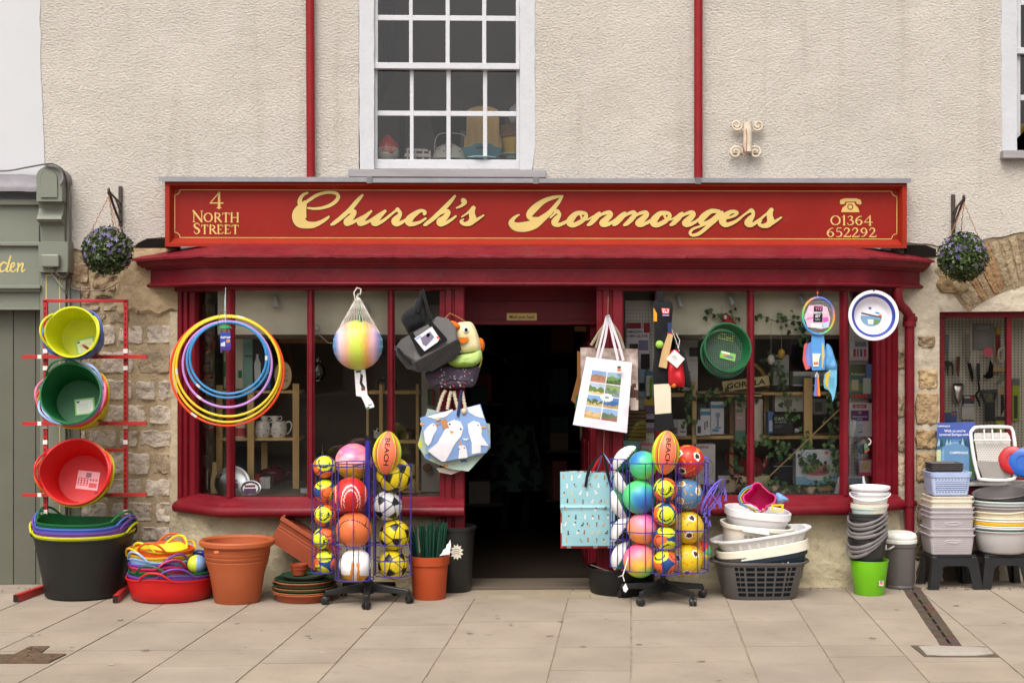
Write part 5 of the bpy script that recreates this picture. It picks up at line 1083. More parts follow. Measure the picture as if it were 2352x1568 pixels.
T.p('label_card',mb,'paper',smooth=0)
mb=MB(C(30,40,30));mb.tube([W(503,752,YH-.1),W(500,732,YH-.1),W(508,718,YH-.1),W(519,716,YH-.1),W(529,719,YH-.1),W(533,735,YH-.1),W(531,752,YH-.1)],.0014,5);T.p('wire',mb,'metal')
YN=-.62;c=W(822,792,YN);r=57*PX(YN);STP=[C(40,170,150),C(66,140,190),C(120,150,200),C(220,190,200),C(226,170,140),C(196,206,80),C(190,210,70),C(226,160,80),C(222,176,190),C(150,140,190),C(70,150,190),C(60,180,120)]
T=Thing('net_ball','big rainbow striped ball hanging in a white string net','ball',c-V((0,0,r)))
mb=MB();mb.ball(c,r,lambda d:grad(STP,.5+math.asin(max(-1,min(1,d.x)))/pi*1.0+.02*noise.noise(d*3)),nu=72,nv=36);T.p('ball',mb,'balls')
mb=MB(C(206,198,188));ap=W(822,676,YN)
for i in range(30):
 for sgn in(-1,1):
  q=2*pi*i/30;pts=[]
  for k in range(16):
   s=k/15;a=q+sgn*s*.9;zr=(s*1.0)
   tp=R(62)*0+pi*.29
   if s<.5:t=s/.5;e=c+V((r*1.004*sin(tp)*cos(a),r*1.004*sin(tp)*sin(a),r*1.004*cos(tp)));pts.append(ap.lerp(e,t))
   else:th=tp+(s-.5)/.5*(pi-tp-.05);pts.append(c+V((r*1.004*sin(th)*cos(a),r*1.004*sin(th)*sin(a),r*1.004*cos(th))))
  mb.tube(pts[:9],.0011,4,caps=False);mb.tube(pts[8:],.0006,3,caps=False)
mb.tube([ap,W(816,690,YN-.02),W(813,672,YN-.02),W(820,661,YN-.02),W(829,664,YN-.02),W(828,675,YN-.02),ap],.005,6);T.p('net',mb,'fabric')
mb=MB(C(26,96,56));mb.tube([W(823,680,YN),W(825,700,YN-.01),W(828,738,YN-.06)],.010,8);T.p('band',mb,'rubber')
mb=MB(C(222,218,220));f=lambda q,d:W(q[0],q[1],YN-.02-d)
mb.prism([(814,850),(839,848),(842,888),(844,906),(831,911),(818,909)],.002,0,f=f);mb.prism([(828,908),(842,904),(856,922),(860,934),(842,940),(837,926)],.005,.003,f=f)
mb.prism([(828,856),(834,862),(832,878),(838,888),(832,892),(826,880)],.0024,.002,f=f,col=C(40,40,36));mb.quad(f((829,890),.0025),f((839,888),.0025),f((839,896),.0025),f((830,897),.0025),C(110,60,44));mb.quad(f((841,935),.0056),f((848,933),.0056),f((849,938),.0056),f((842,940),.0056),C(60,130,70));mb.quad(f((846,930),.0056),f((854,927),.0056),f((854,929),.0056),f((847,932),.0056),C(40,40,40));mb.quad(f((817,851),.003),f((830,850),.003),f((829,855),.003),f((817,856),.003),C(30,100,60))
T.p('price_tag',mb,'paper',smooth=0)
def pillow(mb,out,Y,depth,col,back=.35,nr=7,colf=None,wr=.0,dense=3,pw=2.2):
 O=catmull(out,dense,closed=True);n=len(O);cu=sum(p[0]for p in O)/n;cv=sum(p[1]for p in O)/n;ph=rnd.random()*40
 def ringp(s,side):
  res=[]
  for p in O:
   u,v=cu+(p[0]-cu)*s,cv+(p[1]-cv)*s;y=depth*(1-s**pw)**(1/2);w=wr*noise.noise(V((u*.05+ph,v*.05,1)))*(1 if side<0 else 0)*(1-s**6)
   res.append(W(u,v,Y+(-y+w if side<0 else y*back)))
  return res
 S_l=[i/nr for i in range(nr+1)]
 for side in(-1,1):
  vs=[W(cu,cv,Y+side*depth*(1 if side<0 else back))];fs=[];cs=[]
  for s in S_l[1:]:vs+=ringp(s,side)
  for k in range(n):fs.append((0,1+k,1+(k+1)%n));cs.append(colf(cu,cv)if colf else col)
  for i in range(nr-1):
   for k in range(n):
    k2=(k+1)%n;fs.append((1+i*n+k,1+(i+1)*n+k,1+(i+1)*n+k2,1+i*n+k2));p=O[k];s=(i+1.5)/nr;cs.append(colf(cu+(p[0]-cu)*s,cv+(p[1]-cv)*s)if colf else col)
  mb.add(vs,fs,cs)
z3=lambda x,y:(735+x/5.333,646.8+y/5.333)
def zp(L):return[z3(*p)for p in L]
T=Thing('backpack','black rucksack hanging behind the grey holdall','backpack',W(950,775,-.42));mb=MB(C(30,30,31));pillow(mb,zp([(990,460),(1040,370),(1150,290),(1180,210),(1240,195),(1270,300),(1290,520),(1200,620),(1090,640),(1040,560)]),-.42,.09,C(30,30,31),wr=.012);T.p('body',mb,'fabric',smooth=60)
mb=MB(C(22,22,23));mb.tube([W(*z3(1255,100),-.46),W(*z3(1240,220),-.47),W(*z3(1200,380),-.50)],.012,6);mb.tube([W(*z3(1255,100),-.46),W(*z3(1320,340),-.52),W(*z3(1360,470),-.54)],.011,6);T.p('strap',mb,'fabric')
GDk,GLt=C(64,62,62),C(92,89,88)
T=Thing('holdall','charcoal grey holdall with a printed product card, hung askew by the bay window','bag',W(985,850,-.50))
mb=MB(GDk)
O=zp([(935,815),(1000,715),(1110,620),(1380,500),(1420,440),(1560,470),(1650,560),(1705,740),(1715,830),(1640,920),(1370,1075),(1200,1105),(1080,1050),(960,900)])
def hc(u,v):
 x,y=(u-735)*5.333,(v-646.8)*5.333
 return GLt if y<1000-.42*(x-1170)else GDk
hp=[(935,815,0),(1005,715,0),(1110,620,.02),(1380,500,.02),(1440,448,.01),(1560,470,.0),(1650,560,.0),(1690,700,.10),(1170,985,.125),(1705,740,.06),(1715,830,.03),(1640,920,.04),(1370,1075,.05),(1200,1105,.04),(1080,1050,.03),(950,890,.01)]
vs=[W(*z3(x,y),-.51-d)for x,y,d in hp];rim_=[0,1,2,3,4,5,6,9,10,11,12,13,14,15];n=len(hp);vs+=[W(*z3(hp[i][0]*.97+38,hp[i][1]*.97+24),-.40)for i in rim_]
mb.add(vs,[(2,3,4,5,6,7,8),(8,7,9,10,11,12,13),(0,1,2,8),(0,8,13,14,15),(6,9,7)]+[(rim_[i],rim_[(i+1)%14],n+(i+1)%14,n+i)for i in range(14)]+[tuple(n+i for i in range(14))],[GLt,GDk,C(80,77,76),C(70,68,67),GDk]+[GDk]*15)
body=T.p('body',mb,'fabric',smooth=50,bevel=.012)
mb=MB(C(24,24,25));yb=-.628
for a,b in(((1120,640),(1240,880)),((1350,510),(1530,710))):brush(mb,[(*a,60),((a[0]+b[0])/2,(a[1]+b[1])/2,62),(*b,56)],lambda x,y,d:W(*z3(x,y),yb-d),0,C(24,24,25))
brush(mb,[(1240,870,46),(1380,800,46),(1530,710,46)],lambda x,y,d:W(*z3(x,y),yb-.001-d),0,C(24,24,25));brush(mb,[(960,830,40),(1040,930,40),(1150,1000,36)],lambda x,y,d:W(*z3(x,y),-.60-d),0,C(28,28,29));T.p('webbing',mb,'fabric',smooth=0)
mb=MB(C(214,214,222));f=lambda q,d:W(*z3(*q),yb-.006-d);mb.prism([(1155,695),(1370,550),(1465,690),(1440,740),(1280,850)],.002,0,f=f)
for q,c in(([(1230,690),(1350,610),(1400,680),(1300,790),(1260,770)],C(120,110,130)),([(1300,650),(1330,620),(1350,650),(1320,690)],C(214,214,222)),([(1425,675),(1450,660),(1465,690),(1440,700)],C(220,90,50)),([(1165,697),(1230,655),(1240,672),(1180,712)],C(150,170,200))):mb.prism(q,.003,.002,col=c,f=f)
T.p('product_card',mb,'paper',smooth=0)
T=Thing('penguin_backpack','child\'s cream and lime backpack shaped like a bird with an orange beak','backpack',W(1070,843,-.40));CRm=C(218,206,158)
mb=MB(CRm);pillow(mb,zp([(1680,510),(1760,492),(1850,495),(1900,560),(1950,700),(1970,850),(1880,872),(1700,885),(1660,760),(1650,600)]),-.42,.07,CRm,wr=.012,pw=4);T.p('body',mb,'fabric',smooth=60)
mb=MB(C(150,180,84));pillow(mb,zp([(1565,985),(1620,940),(1700,895),(1870,870),(1965,835),(1985,930),(1940,1000),(1860,1042),(1700,1052),(1610,1030)]),-.44,.07,C(150,180,84),wr=.012,pw=3.5,colf=lambda u,v:C(176,204,120)if(v-646.8)*5.333<990 else C(140,176,70));T.p('pocket',mb,'fabric',smooth=60)
mb=MB(C(216,112,24));f=lambda q,d:W(*z3(*q),-.497-d);mb.prism([(1690,684),(1818,680),(1814,712),(1785,742),(1750,752),(1712,740)],.010,0,f=f);T.p('smile',mb,'fabric',smooth=0)
mb=MB(C(206,104,24));pillow(mb,zp([(1600,480),(1660,490),(1720,540),(1712,580),(1650,590),(1625,540)]),-.47,.03,C(206,104,24),nr=4);pillow(mb,zp([(1935,690),(1990,700),(2018,770),(2005,840),(1975,856),(1950,780)]),-.40,.03,C(206,104,24),nr=4);T.p('wing',mb,'fabric',smooth=60)
mb=MB(C(228,226,220));ci=lambda x,y,r:[(x+r*cos(q),y+r*1.15*sin(q))for q in[2*pi*k/18 for k in range(18)]]
f=lambda q,d:W(*z3(*q),-.499-d);mb.prism(ci(1787,578,36),.006,0,f=f);mb.prism(ci(1790,590,20),.008,.006,f=f,col=BK);T.p('eye',mb,'fabric',smooth=0)
mb=MB(C(150,110,60));mb.tube([W(*z3(1520,460),-.42),W(*z3(1590,385),-.40),W(*z3(1700,440),-.40),W(*z3(1780,490),-.40)],.004,5);mb.tube([W(*z3(1985,920),-.42),W(*z3(1970,1000),-.42),W(*z3(1950,1050),-.42)],.005,5,col=C(180,170,60));T.p('cord',mb,'fabric')
T=Thing('patterned_bag','dark purple patterned zip bag hanging under the bird backpack','bag',W(1045,890,-.40));mb=MB(C(66,58,72));Pp=[(1290,1120),(1400,1060),(1560,1010),(1780,1040),(1955,1030),(1950,1110),(1890,1270),(1780,1295),(1640,1308),(1480,1300),(1370,1285),(1310,1200)]
pc=random.Random(5);spots=[(pc.uniform(1310,1940),pc.uniform(1060,1290),pc.choice((C(170,160,150),C(150,60,60),C(150,140,150))))for _ in range(70)]
pillow(mb,zp(Pp),-.40,.07,C(66,58,72),wr=.014,pw=3.5,colf=lambda u,v:C(74,66,82)if(v-646.8)*5.333<1200 else C(84,76,92));T.p('body',mb,'fabric',smooth=60)
mb=MB()
for x,y,c in spots:
 if 1420<x<1880:s=pc.uniform(9,17);mb.prism([(x-s,y),(x,y-s),(x+s*.4,y),(x+s,y+s*.5),(x,y+s)],.0785,.060,col=c,f=lambda q,d:W(*z3(*q),-.395-d*(.94)))
mb.tube([W(*z3(1420,1270),-.455),W(*z3(1600,1200),-.474),W(*z3(1820,1220),-.468)],.003,5,col=C(30,26,32));T.p('print',mb,'fabric',smooth=0)
z4=lambda x,y:(686+x/5.333,911.4+y/5.333)
def fz(Y):return lambda q,d:W(*z4(*q),Y-d)
GT='printed totes hung on the door post'
mb=MB(C(190,178,168));mb.prism([(1690,870),(1960,860),(1990,905),(1870,948),(1720,920)],.02,0,f=fz(-.37));solo('tote_bag',mb,'fabric','plain buff tote just showing under the seagull totes','bag',GT,smooth=0)
mb=MB(C(170,188,176));mb.prism([(1580,140),(1660,160),(2240,300),(2342,330),(2350,620),(2080,910),(1850,880),(1560,760),(1460,590),(1500,420)],.02,0,f=fz(-.40))
for q,c in(([(1460,560),(1500,520),(1520,600),(1480,640)],C(190,196,80)),([(1980,770),(2060,760),(2065,790),(1990,800)],C(90,110,160)),([(1770,830),(1830,820),(1830,845),(1775,850)],C(214,150,70)),([(2280,400),(2330,420),(2320,450)],C(60,110,90)),([(1540,700),(1600,690),(1610,770),(1560,760)],C(110,140,190))):mb.prism(q,.0215,.02,col=c,f=fz(-.40))
solo('tote_bag',mb,'fabric','pale green tote showing behind the blue seagull tote','bag',GT,smooth=0)
T=Thing('tote_bag','blue tote bag printed with white seagulls, with rope handles','bag',W(1045,1058,-.43),GT);mb=MB(C(124,152,196));Fq=[(1485,255),(1600,215),(1760,180),(1900,165),(2080,125),(2225,85),(2300,330),(2350,560),(2300,680),(2050,735),(1760,795),(1660,735),(1575,660),(1520,420)]
mb.prism(Fq,.035,0,f=lambda q,d:W(*z4(*q),-.43-d-.02*sin(max(0,min(1,(q[1]-85)/700))*pi)));T.p('body',mb,'fabric',smooth=0)
WHt=C(226,220,226);f=lambda q,d:W(*z4(*q),-.4665-d-.02*sin(max(0,min(1,(q[1]-85)/700))*pi));mb=MB(WHt)
for q,c,dd in(([(1580,660),(1700,560),(1780,420),(1830,310),(1900,278),(1980,300),(2018,380),(1990,480),(1910,580),(1860,680),(1800,785),(1755,790)],WHt,.0005),([(1530,430),(1580,360),(1640,318),(1690,340),(1690,400),(1650,470),(1620,560),(1585,600),(1550,560)],WHt,.0005),([(2070,330),(2140,290),(2210,310),(2240,380),(2240,470),(2300,560),(2330,600),(2230,590),(2230,680),(2120,700),(2120,560),(2080,430)],WHt,.0005),([(1960,600),(2000,585),(2045,600),(2060,660),(2070,740),(1955,755),(1965,670)],WHt,.0005),([(1560,240),(1760,190),(1880,150),(1890,165),(1800,240),(1680,270)],WHt,.0004),([(2060,130),(2215,95),(2270,260),(2180,240),(2090,190)],WHt,.0004),([(1485,310),(1540,330),(1535,345),(1490,345)],C(222,150,60),.0008),([(1660,330),(1740,320),(1690,360)],C(196,120,60),.0009),([(1850,405),(1905,430),(1868,452)],C(220,140,60),.0009),([(2232,350),(2310,375),(2240,380)],C(222,150,50),.0009),([(1968,520),(1990,570),(1995,592),(1970,592)],C(214,150,60),.0009),([(2000,505),(2050,510),(2095,500),(2060,530),(2030,528)],WHt,.0006),([(1735,290),(1800,260),(1840,370),(1770,390)],C(176,124,84),.004)):mb.prism(q,dd+.001,dd,col=c,f=f)
for x,y,r in((1850,332,12),(1985,390,12),(1650,345,8),(2197,342,9),(1967,635,8),(2030,620,8)):mb.prism([(x+r*cos(a),y+r*sin(a))for a in[2*pi*k/10 for k in range(10)]],.003,.002,col=C(60,44,34),f=f)
T.p('print',mb,'fabric',smooth=0)
mb=MB(C(196,182,160));zr=lambda x,y,Y:W(735+x/5.333,646.8+y/5.333,Y)
for L in([(1440,1590),(1500,1400),(1540,1330)],[(1560,1560),(1590,1400),(1610,1340)],[(1690,1560),(1650,1400),(1640,1340)],[(1790,1600),(1760,1450),(1740,1340)]):
 pts=[zr(*p[:2],-.46)for p in catmull([(x,y)for x,y in L],8)];mb.tube(pts,[.0115+.002*(-1)**i for i in range(len(pts))],8)
for x,y in((1705,265),(2025,175)):mb.ball(W(*z4(x,y),-.475),.020,nu=12,nv=8,sc=(1,1,1.1),col=C(200,186,164))
T.p('rope_handle',mb,'fabric')
mb=MB(C(40,50,84));mb.tube([zr(1735,1330,-.47),zr(1715,1450,-.48),W(*z4(1950,230),-.485)],.010,4);T.p('strap',mb,'fabric')
z5=lambda x,y:(1127+x/5.333,646.8+y/5.333)
GW='shopping bags hung beside the doorway'
def f5(Y):return lambda q,d:W(*z5(*q),Y-d)
mb=MB(C(120,82,44));mb.prism([(1060,850),(1110,860),(1100,1400),(1040,1500),(985,1450),(1060,1160)],.02,0,f=f5(-.33));mb.prism([(1045,1400),(1075,1380),(1070,1560),(1030,1540)],.022,.02,col=C(40,80,44),f=f5(-.33));solo('shopping_bag',mb,'fabric','brown shopping bag edge furthest behind the white picture tote','bag',GW,smooth=0)
mb=MB();X0,Y0_,X1,Y1_=1100,805,1800,1555
def cf(a,b):
 n_=noise.noise(V((a*5,b*6,3)))+.5*noise.noise(V((a*14,b*16,8)))
 if b>.55 and a>.5:return C(190,170,160)if n_>.05 else C(84,60,50)
 return grad([C(96,76,68),C(150,128,118),C(176,158,148),C(206,196,190)],.5+.6*n_)
mb.cloth(lambda a,b:W(*z5(X0+(X1-X0)*a+8*b,Y0_+(Y1_-Y0_)*b+18*a),-.38+.012*noise.noise(V((a*3,b*3,4)))),30,30,.015,colf=cf);MOT=solo('shopping_bag',mb,'leafcloth','mottled brown photo print bag behind the white picture tote','bag',GW,smooth=60)
mb=MB(C(150,140,116));
for L in([(1290,810),(1340,650),(1400,520),(1432,480)],[(1630,820),(1570,640),(1480,510),(1440,480)],[(1230,780),(1330,620),(1425,490)]):mb.tube([W(*z5(*p[:2]),-.40)for p in catmull(L,5)],.010,5)
mk('handle',mb,'fabric',MOT,MOT.location,smooth=40)
T=Thing('tote_bag','white cotton tote printed with eight country scenes, hanging by the doorway','bag',W(1380,990,-.44),GW)
TL,TR,BR,BL=(1347,819),(1452,832),(1440,994),(1316,975)
def tq(a,b):return((TL[0]*(1-a)+TR[0]*a)*(1-b)+(BL[0]*(1-a)+BR[0]*a)*b,(TL[1]*(1-a)+TR[1]*a)*(1-b)+(BL[1]*(1-a)+BR[1]*a)*b)
def ty(a,b):return-.46-.015*sin(a*pi)*b+.012*noise.noise(V((a*2.2,b*2.4,7)))+.004*noise.noise(V((a*7,b*5,2)))
WC=C(226,220,228)
scen=[((120,150,190),(150,110,80),(170,120,100)),((150,176,196),(110,140,80),(70,90,50)),((170,186,206),(96,120,60),(200,180,140)),((130,150,100),(90,120,60),(120,130,140)),((120,160,206),(80,100,60),(190,170,120)),((80,120,170),(60,100,150),(180,140,90)),((150,180,214),(206,176,130),(190,150,100)),((140,170,206),(100,120,90),(150,100,90))]
def tcol(a,b):
 x,y=(a-.16)/(.80-.16),(b-.17)/(.87-.17)
 if(a-.55)**2/.016+(b-.545)**2/.0032<1:return C(120,150,120)if abs(a-.55)<.04 and abs(b-.545)<.02 else WC
 if not(0<x<1 and 0<y<1):return WC
 cx,cy=x*2%1,y*4%1;i=int(x*2)+2*int(y*4)
 if cx<.05 or cy<.06:return WC
 s=scen[i%8];n_=noise.noise(V((x*9+i*3,y*14,i)))
 if cy<.42+.2*n_:return C(*s[0])
 if n_>.22:return C(*s[2])
 return C(*(s[1]if cy<.8+.3*n_ else s[2]))
mb=MB(WC);mb.cloth(lambda a,b:W(*tq(a,b),ty(a,b)),64,84,.012,colf=tcol);T.p('body',mb,'leafcloth',smooth=60)
mb=MB(WC)
for L in([(1300,935),(1330,800),(1380,600),(1420,430),(1436,412)],[(1340,940),(1400,700),(1436,470),(1440,415)],[(1560,960),(1500,700),(1445,440),(1438,415)],[(1625,965),(1570,760),(1480,520),(1445,425)]):
 pts=[W(*z5(*p[:2]),-.455-.012*i/len(L))for i,p in enumerate(catmull(L,6))]
 for p,q in zip(pts,pts[1:]):
  w=V((.0085,0,.003));mb.add([p-w,p+w,q+w,q-w,p-w+V((0,.003,0)),p+w+V((0,.003,0)),q+w+V((0,.003,0)),q-w+V((0,.003,0))],[(0,1,2,3),(7,6,5,4),(0,4,5,1),(2,6,7,3),(0,3,7,4),(1,5,6,2)])
T.p('handle',mb,'fabric',smooth=0)
mb=MB(C(214,214,208));f=lambda q,d:W(q[0],q[1],-.492-d);mb.prism([(1416,838),(1428,839),(1428,856),(1416,855)],.001,0,f=f);mb.prism([(1418,841),(1426,841),(1426,846),(1418,846)],.0016,.001,col=C(50,70,50),f=f);mb.prism([(1418,847),(1426,847),(1426,852),(1418,852)],.0016,.001,col=C(214,90,50),f=f);T.p('swing_tag',mb,'paper',smooth=0)
mb=MB(C(120,90,62));mb.tube([W(1397,682,-.46),W(1396,724,-.47)],.003,5);mb.tube([W(1388,985,-.42),W(1386,1040,-.42)],.0025,5);solo('hanging_string',mb,'fabric','brown string by the doorway that carries the shopping bags','string')
z6=lambda x,y:(1127+x/5.333,911.4+y/5.333)
def dogbag(mb):
 g=random.Random(4)
 for r_ in range(9):
  for c_ in range(7):
   if g.random()<.12:continue
   x,y=.07+.145*c_+g.uniform(-.02,.02)+(.06 if r_%2 else 0),.06+.108*r_+g.uniform(-.012,.012);col=C(*g.choice(((226,218,206),(190,150,100),(150,104,64),(60,50,44),(206,186,140),(150,144,140),(226,224,220))))
   if x>.97:continue
   s=.024;sh=g.choice((0,1));d=g.choice((-1,1))
   L=[(x-s,y),(x+s,y-.2*s),(x+s,y+s*.6),(x+s*.7,y+s*.6),(x+s*.6,y+s*1.6),(x+s*.3,y+s*.6),(x-s*.4,y+s*.6),(x-s*.6,y+s*1.6),(x-s*.9,y+s*.5)]if sh else[(x-s*.5,y-s*.2),(x+s*.5,y-s*.2),(x+s*.7,y+s*1.3),(x-s*.7,y+s*1.3)]
   h=(x+d*s*(.9 if sh else .1),y-s*.75);f=lambda q,dd:V(db(q[0],q[1]))+V((0,-.0012-dd,0))
   mb.add([f(q,0)for q in L],[tuple(range(len(L)))],col);mb.add([f((h[0]+s*.55*cos(a),h[1]+s*.6*sin(a)),.0004)for a in[2*pi*k/8 for k in range(8)]],[tuple(range(8))],col if g.random()<.6 else C(90,66,48))
def db(a,b):return W(1289.5+123*a+(2 if b>.5 else-3)*(1-a)*.8,1086+167*b-3*(1-a)*(b<.1),-.50-.010*sin(a*pi)*sin(b*pi)-.008*(abs(b-.47)<.015)+.006*noise.noise(V((a*3,b*3,1))))
for i,(dx,dy,c,lab)in enumerate(((6,8,C(214,206,196),'cream shopping bag with a dark pattern, rearmost behind the dog print bag'),(-4,4,C(176,50,50),'red and white shopping bag directly behind the dog print bag'))):
 mb=MB(c);Yb=-.44-.03*i;cc2=[C(196,48,50),C(226,222,218)]if i else[C(206,198,186),C(70,60,54)]
 mb.cloth(lambda a,b:W(1292+dx+122*a,1079+4*i+174*b+dy*.3,Yb),26,30,.012,colf=lambda a,b:cc2[(noise.noise(V((a*9,b*11,i*5)))>.12)*1]);REDB=solo('shopping_bag',mb,'leafcloth',lab,'bag',GW,smooth=60)
T=Thing('shopping_bag','pale blue shopping bag printed with little dogs, hanging low beside the doorway','bag',W(1350,1255,-.50),GW);mb=MB(C(142,186,194));mb.cloth(db,24,36,.018,col=C(142,186,194));T.p('body',mb,'leafcloth',smooth=60)
mb=MB();dogbag(mb);T.p('print',mb,'leafcloth',smooth=0)
mb=MB(C(26,26,28));brush(mb,[(1165,1090,34),(1185,960,36),(1230,850,40),(1310,740,30),(1360,690,20)],lambda x,y,d:W(*z6(x,y),-.525-d),0,C(26,26,28));brush(mb,[(1475,1090,34),(1440,960,36),(1410,830,40),(1390,740,30),(1370,690,20)],lambda x,y,d:W(*z6(x,y),-.526-d),0,C(26,26,28));T.p('handle',mb,'fabric',smooth=0)
mb=MB(C(196,40,38));brush(mb,[(1240,920,24),(1300,800,26),(1350,700,14)],lambda x,y,d:W(*z6(x,y),-.49-d),0,C(196,40,38));brush(mb,[(1420,920,26),(1395,800,26),(1370,700,14)],lambda x,y,d:W(*z6(x,y),-.49-d),0,C(196,40,38));brush(mb,[(1300,910,10),(1340,800,12),(1360,700,8)],lambda x,y,d:W(*z6(x,y),-.492-d),0,C(70,90,130));brush(mb,[(1490,860,16),(1430,760,16),(1380,690,8)],lambda x,y,d:W(*z6(x,y),-.492-d),0,C(140,170,206))
mk('handle',mb,'fabric',REDB,REDB.location,smooth=0)
T,p=pot('wide low black tub on the pavement under the dog print bag',1435,1370,[(.001,0),(.205,0),(.212,.01),(.232,.165),(.240,.165),(.240,.175),(.228,.175),(.205,.012),(.001,.012)],C(26,26,27),name='low_tub',m='rubber',cat='tub')
mb=MB(C(216,90,64));mb.ball(p+V((.02,-.08,.165)),.035,nu=16,nv=10,col=C(216,90,64));mb.tube([p+V((-.22,-.1,.20)),p+V((-.12,-.16,.17)),p+V((0,-.16,.15))],.004,5,col=C(90,84,78));solo('small_toy',mb,'plastic','small coral toy with a grey cord lying in the low black tub','toy')
# ================================================================ things hung on the other bay
def fY(Y):return lambda q,d:W(q[0],q[1],Y-d)
z7=lambda x,y:(1519+x/5.333,646.8+y/5.333);z8=lambda x,y:(1911+x/5.333,646.8+y/5.333);z9=lambda x,y:(1568+x/5.333,1107.4+y/5.333)
z10=lambda x,y:(1911+x/5.333,1107.4+y/5.333);z11=lambda x,y:(1911+x/5.333,911.4+y/5.333);z12=lambda x,y:(1519+x/5.333,911.4+y/5.333)
def fz_(zf,Y):return lambda q,d:W(*zf(*q),Y-d)
circ=lambda x,y,rx,ry=None,n=20:[(x+rx*cos(2*pi*k/n),y+(ry or rx)*sin(2*pi*k/n))for k in range(n)]
YK=-.47
T=Thing('cricket_set','junior cricket set in a black sleeve with a wooden bat and tennis ball','cricket set',W(1523,985,YK))
mb=MB(C(27,27,29));pillow(mb,[(1501,694),(1520,689),(1545,696),(1543,740),(1541,790),(1536,846),(1533,884),(1500,882),(1503,800),(1502,740)],YK,.035,C(27,27,29),wr=.015,pw=4)
mb.prism([(1508,668),(1522,668),(1526,700),(1508,700)],.01,-.005,f=fY(YK));T.p('sleeve',mb,'fabric',smooth=50)
mb=MB(C(196,160,112));mb.prism([(1534,766),(1546,768),(1540,800),(1531,846),(1513,842),(1520,806)],.058,.036,f=fY(YK));mb.prism([(1533,741),(1542,741),(1542,764),(1534,764)],.052,.040,col=C(36,52,96),f=fY(YK));mb.prism([(1532,763),(1545,765),(1545,769),(1532,767)],.056,.038,col=C(150,44,44),f=fY(YK));T.p('wooden_bat',mb,'wood',smooth=0)
mb=MB(C(150,190,80));mb.ball(W(1515,791,YK-.05),.027,nu=16,nv=10);T.p('tennis_ball',mb,'fabric')
mb=MB(C(214,204,180));mb.prism([(1503,884),(1539,882),(1541,950),(1506,953)],.03,-.005,f=fY(YK));T.p('bat_blade',mb,'plastic',smooth=0,bevel=.004)
mb=MB(C(26,26,27));mb.prism([(1505,953),(1542,950),(1548,984),(1506,988)],.035,-.01,f=fY(YK));T.p('toe_cover',mb,'fabric',smooth=0,bevel=.006)
mb=MB(C(214,60,60));mb.prism([(1519,707),(1538,708),(1537,721),(1521,720)],.040,.036,f=fY(YK));mb.prism([(1521,709),(1536,710),(1535,719),(1523,718)],.0406,.04,col=C(226,220,222),f=fY(YK));text(mb,'VR',lambda x,y,d:W(1528.8+x,714-y,YK-.0412),9,C(190,40,44),bold=.05);mb.prism([(1522,722),(1537,723),(1537,725.5),(1522,725)],.0405,.036,col=C(150,150,210),f=fY(YK));mb.prism([(1501,706),(1509,720),(1509,738),(1501,738)],.030,.02,col=C(220,150,40),f=fY(YK));T.p('badge',mb,'paper',smooth=0)
T=Thing('drawstring_pouch','red and black drawstring pouch with a square white label beside the cricket set','pouch',W(1556,885,YK-.02))
mb=MB(C(30,28,30));pillow(mb,zp([])or[(1548,800),(1566,796),(1574,815),(1588,884),(1570,887),(1555,880)],YK+.01,.03,C(30,28,30),nr=5);T.p('body',mb,'fabric',smooth=60)
mb=MB(C(190,30,40));pillow(mb,[(1536,812),(1545,804),(1558,806),(1568,835),(1573,884),(1555,887),(1537,884),(1534,845)],YK-.03,.04,C(190,30,40),wr=.03,pw=3);T.p('red_panel',mb,'leafcloth',smooth=60)
mb=MB(C(216,110,50));mb.ball(W(1547,884,YK-.03),.02,nu=12,nv=8);T.p('toggle',mb,'plastic')
mb=MB(C(222,218,214));mb.prism([(1530,824),(1549,803),(1573,824),(1555,845)],.078,.076,f=fY(YK));
for k in range(4):brush(mb,[(1542+k*1.4,818+k*2.6,1),(1552+k*1.4,826+k*2.6-9,1)],lambda x,y,d:W(x,y,YK-.0785-d),0,C(150,148,150),k=2)
mb.tube([W(1560,806,YK-.03),W(1552,780,YK-.03),W(1543,757,YK-.03)],.0025,5);mb.tube([W(1558,800,YK-.04),W(1561,782,YK-.03),W(1553,765,YK-.03)],.0025,5);T.p('label',mb,'paper',smooth=0)
GS=C(18,84,46)
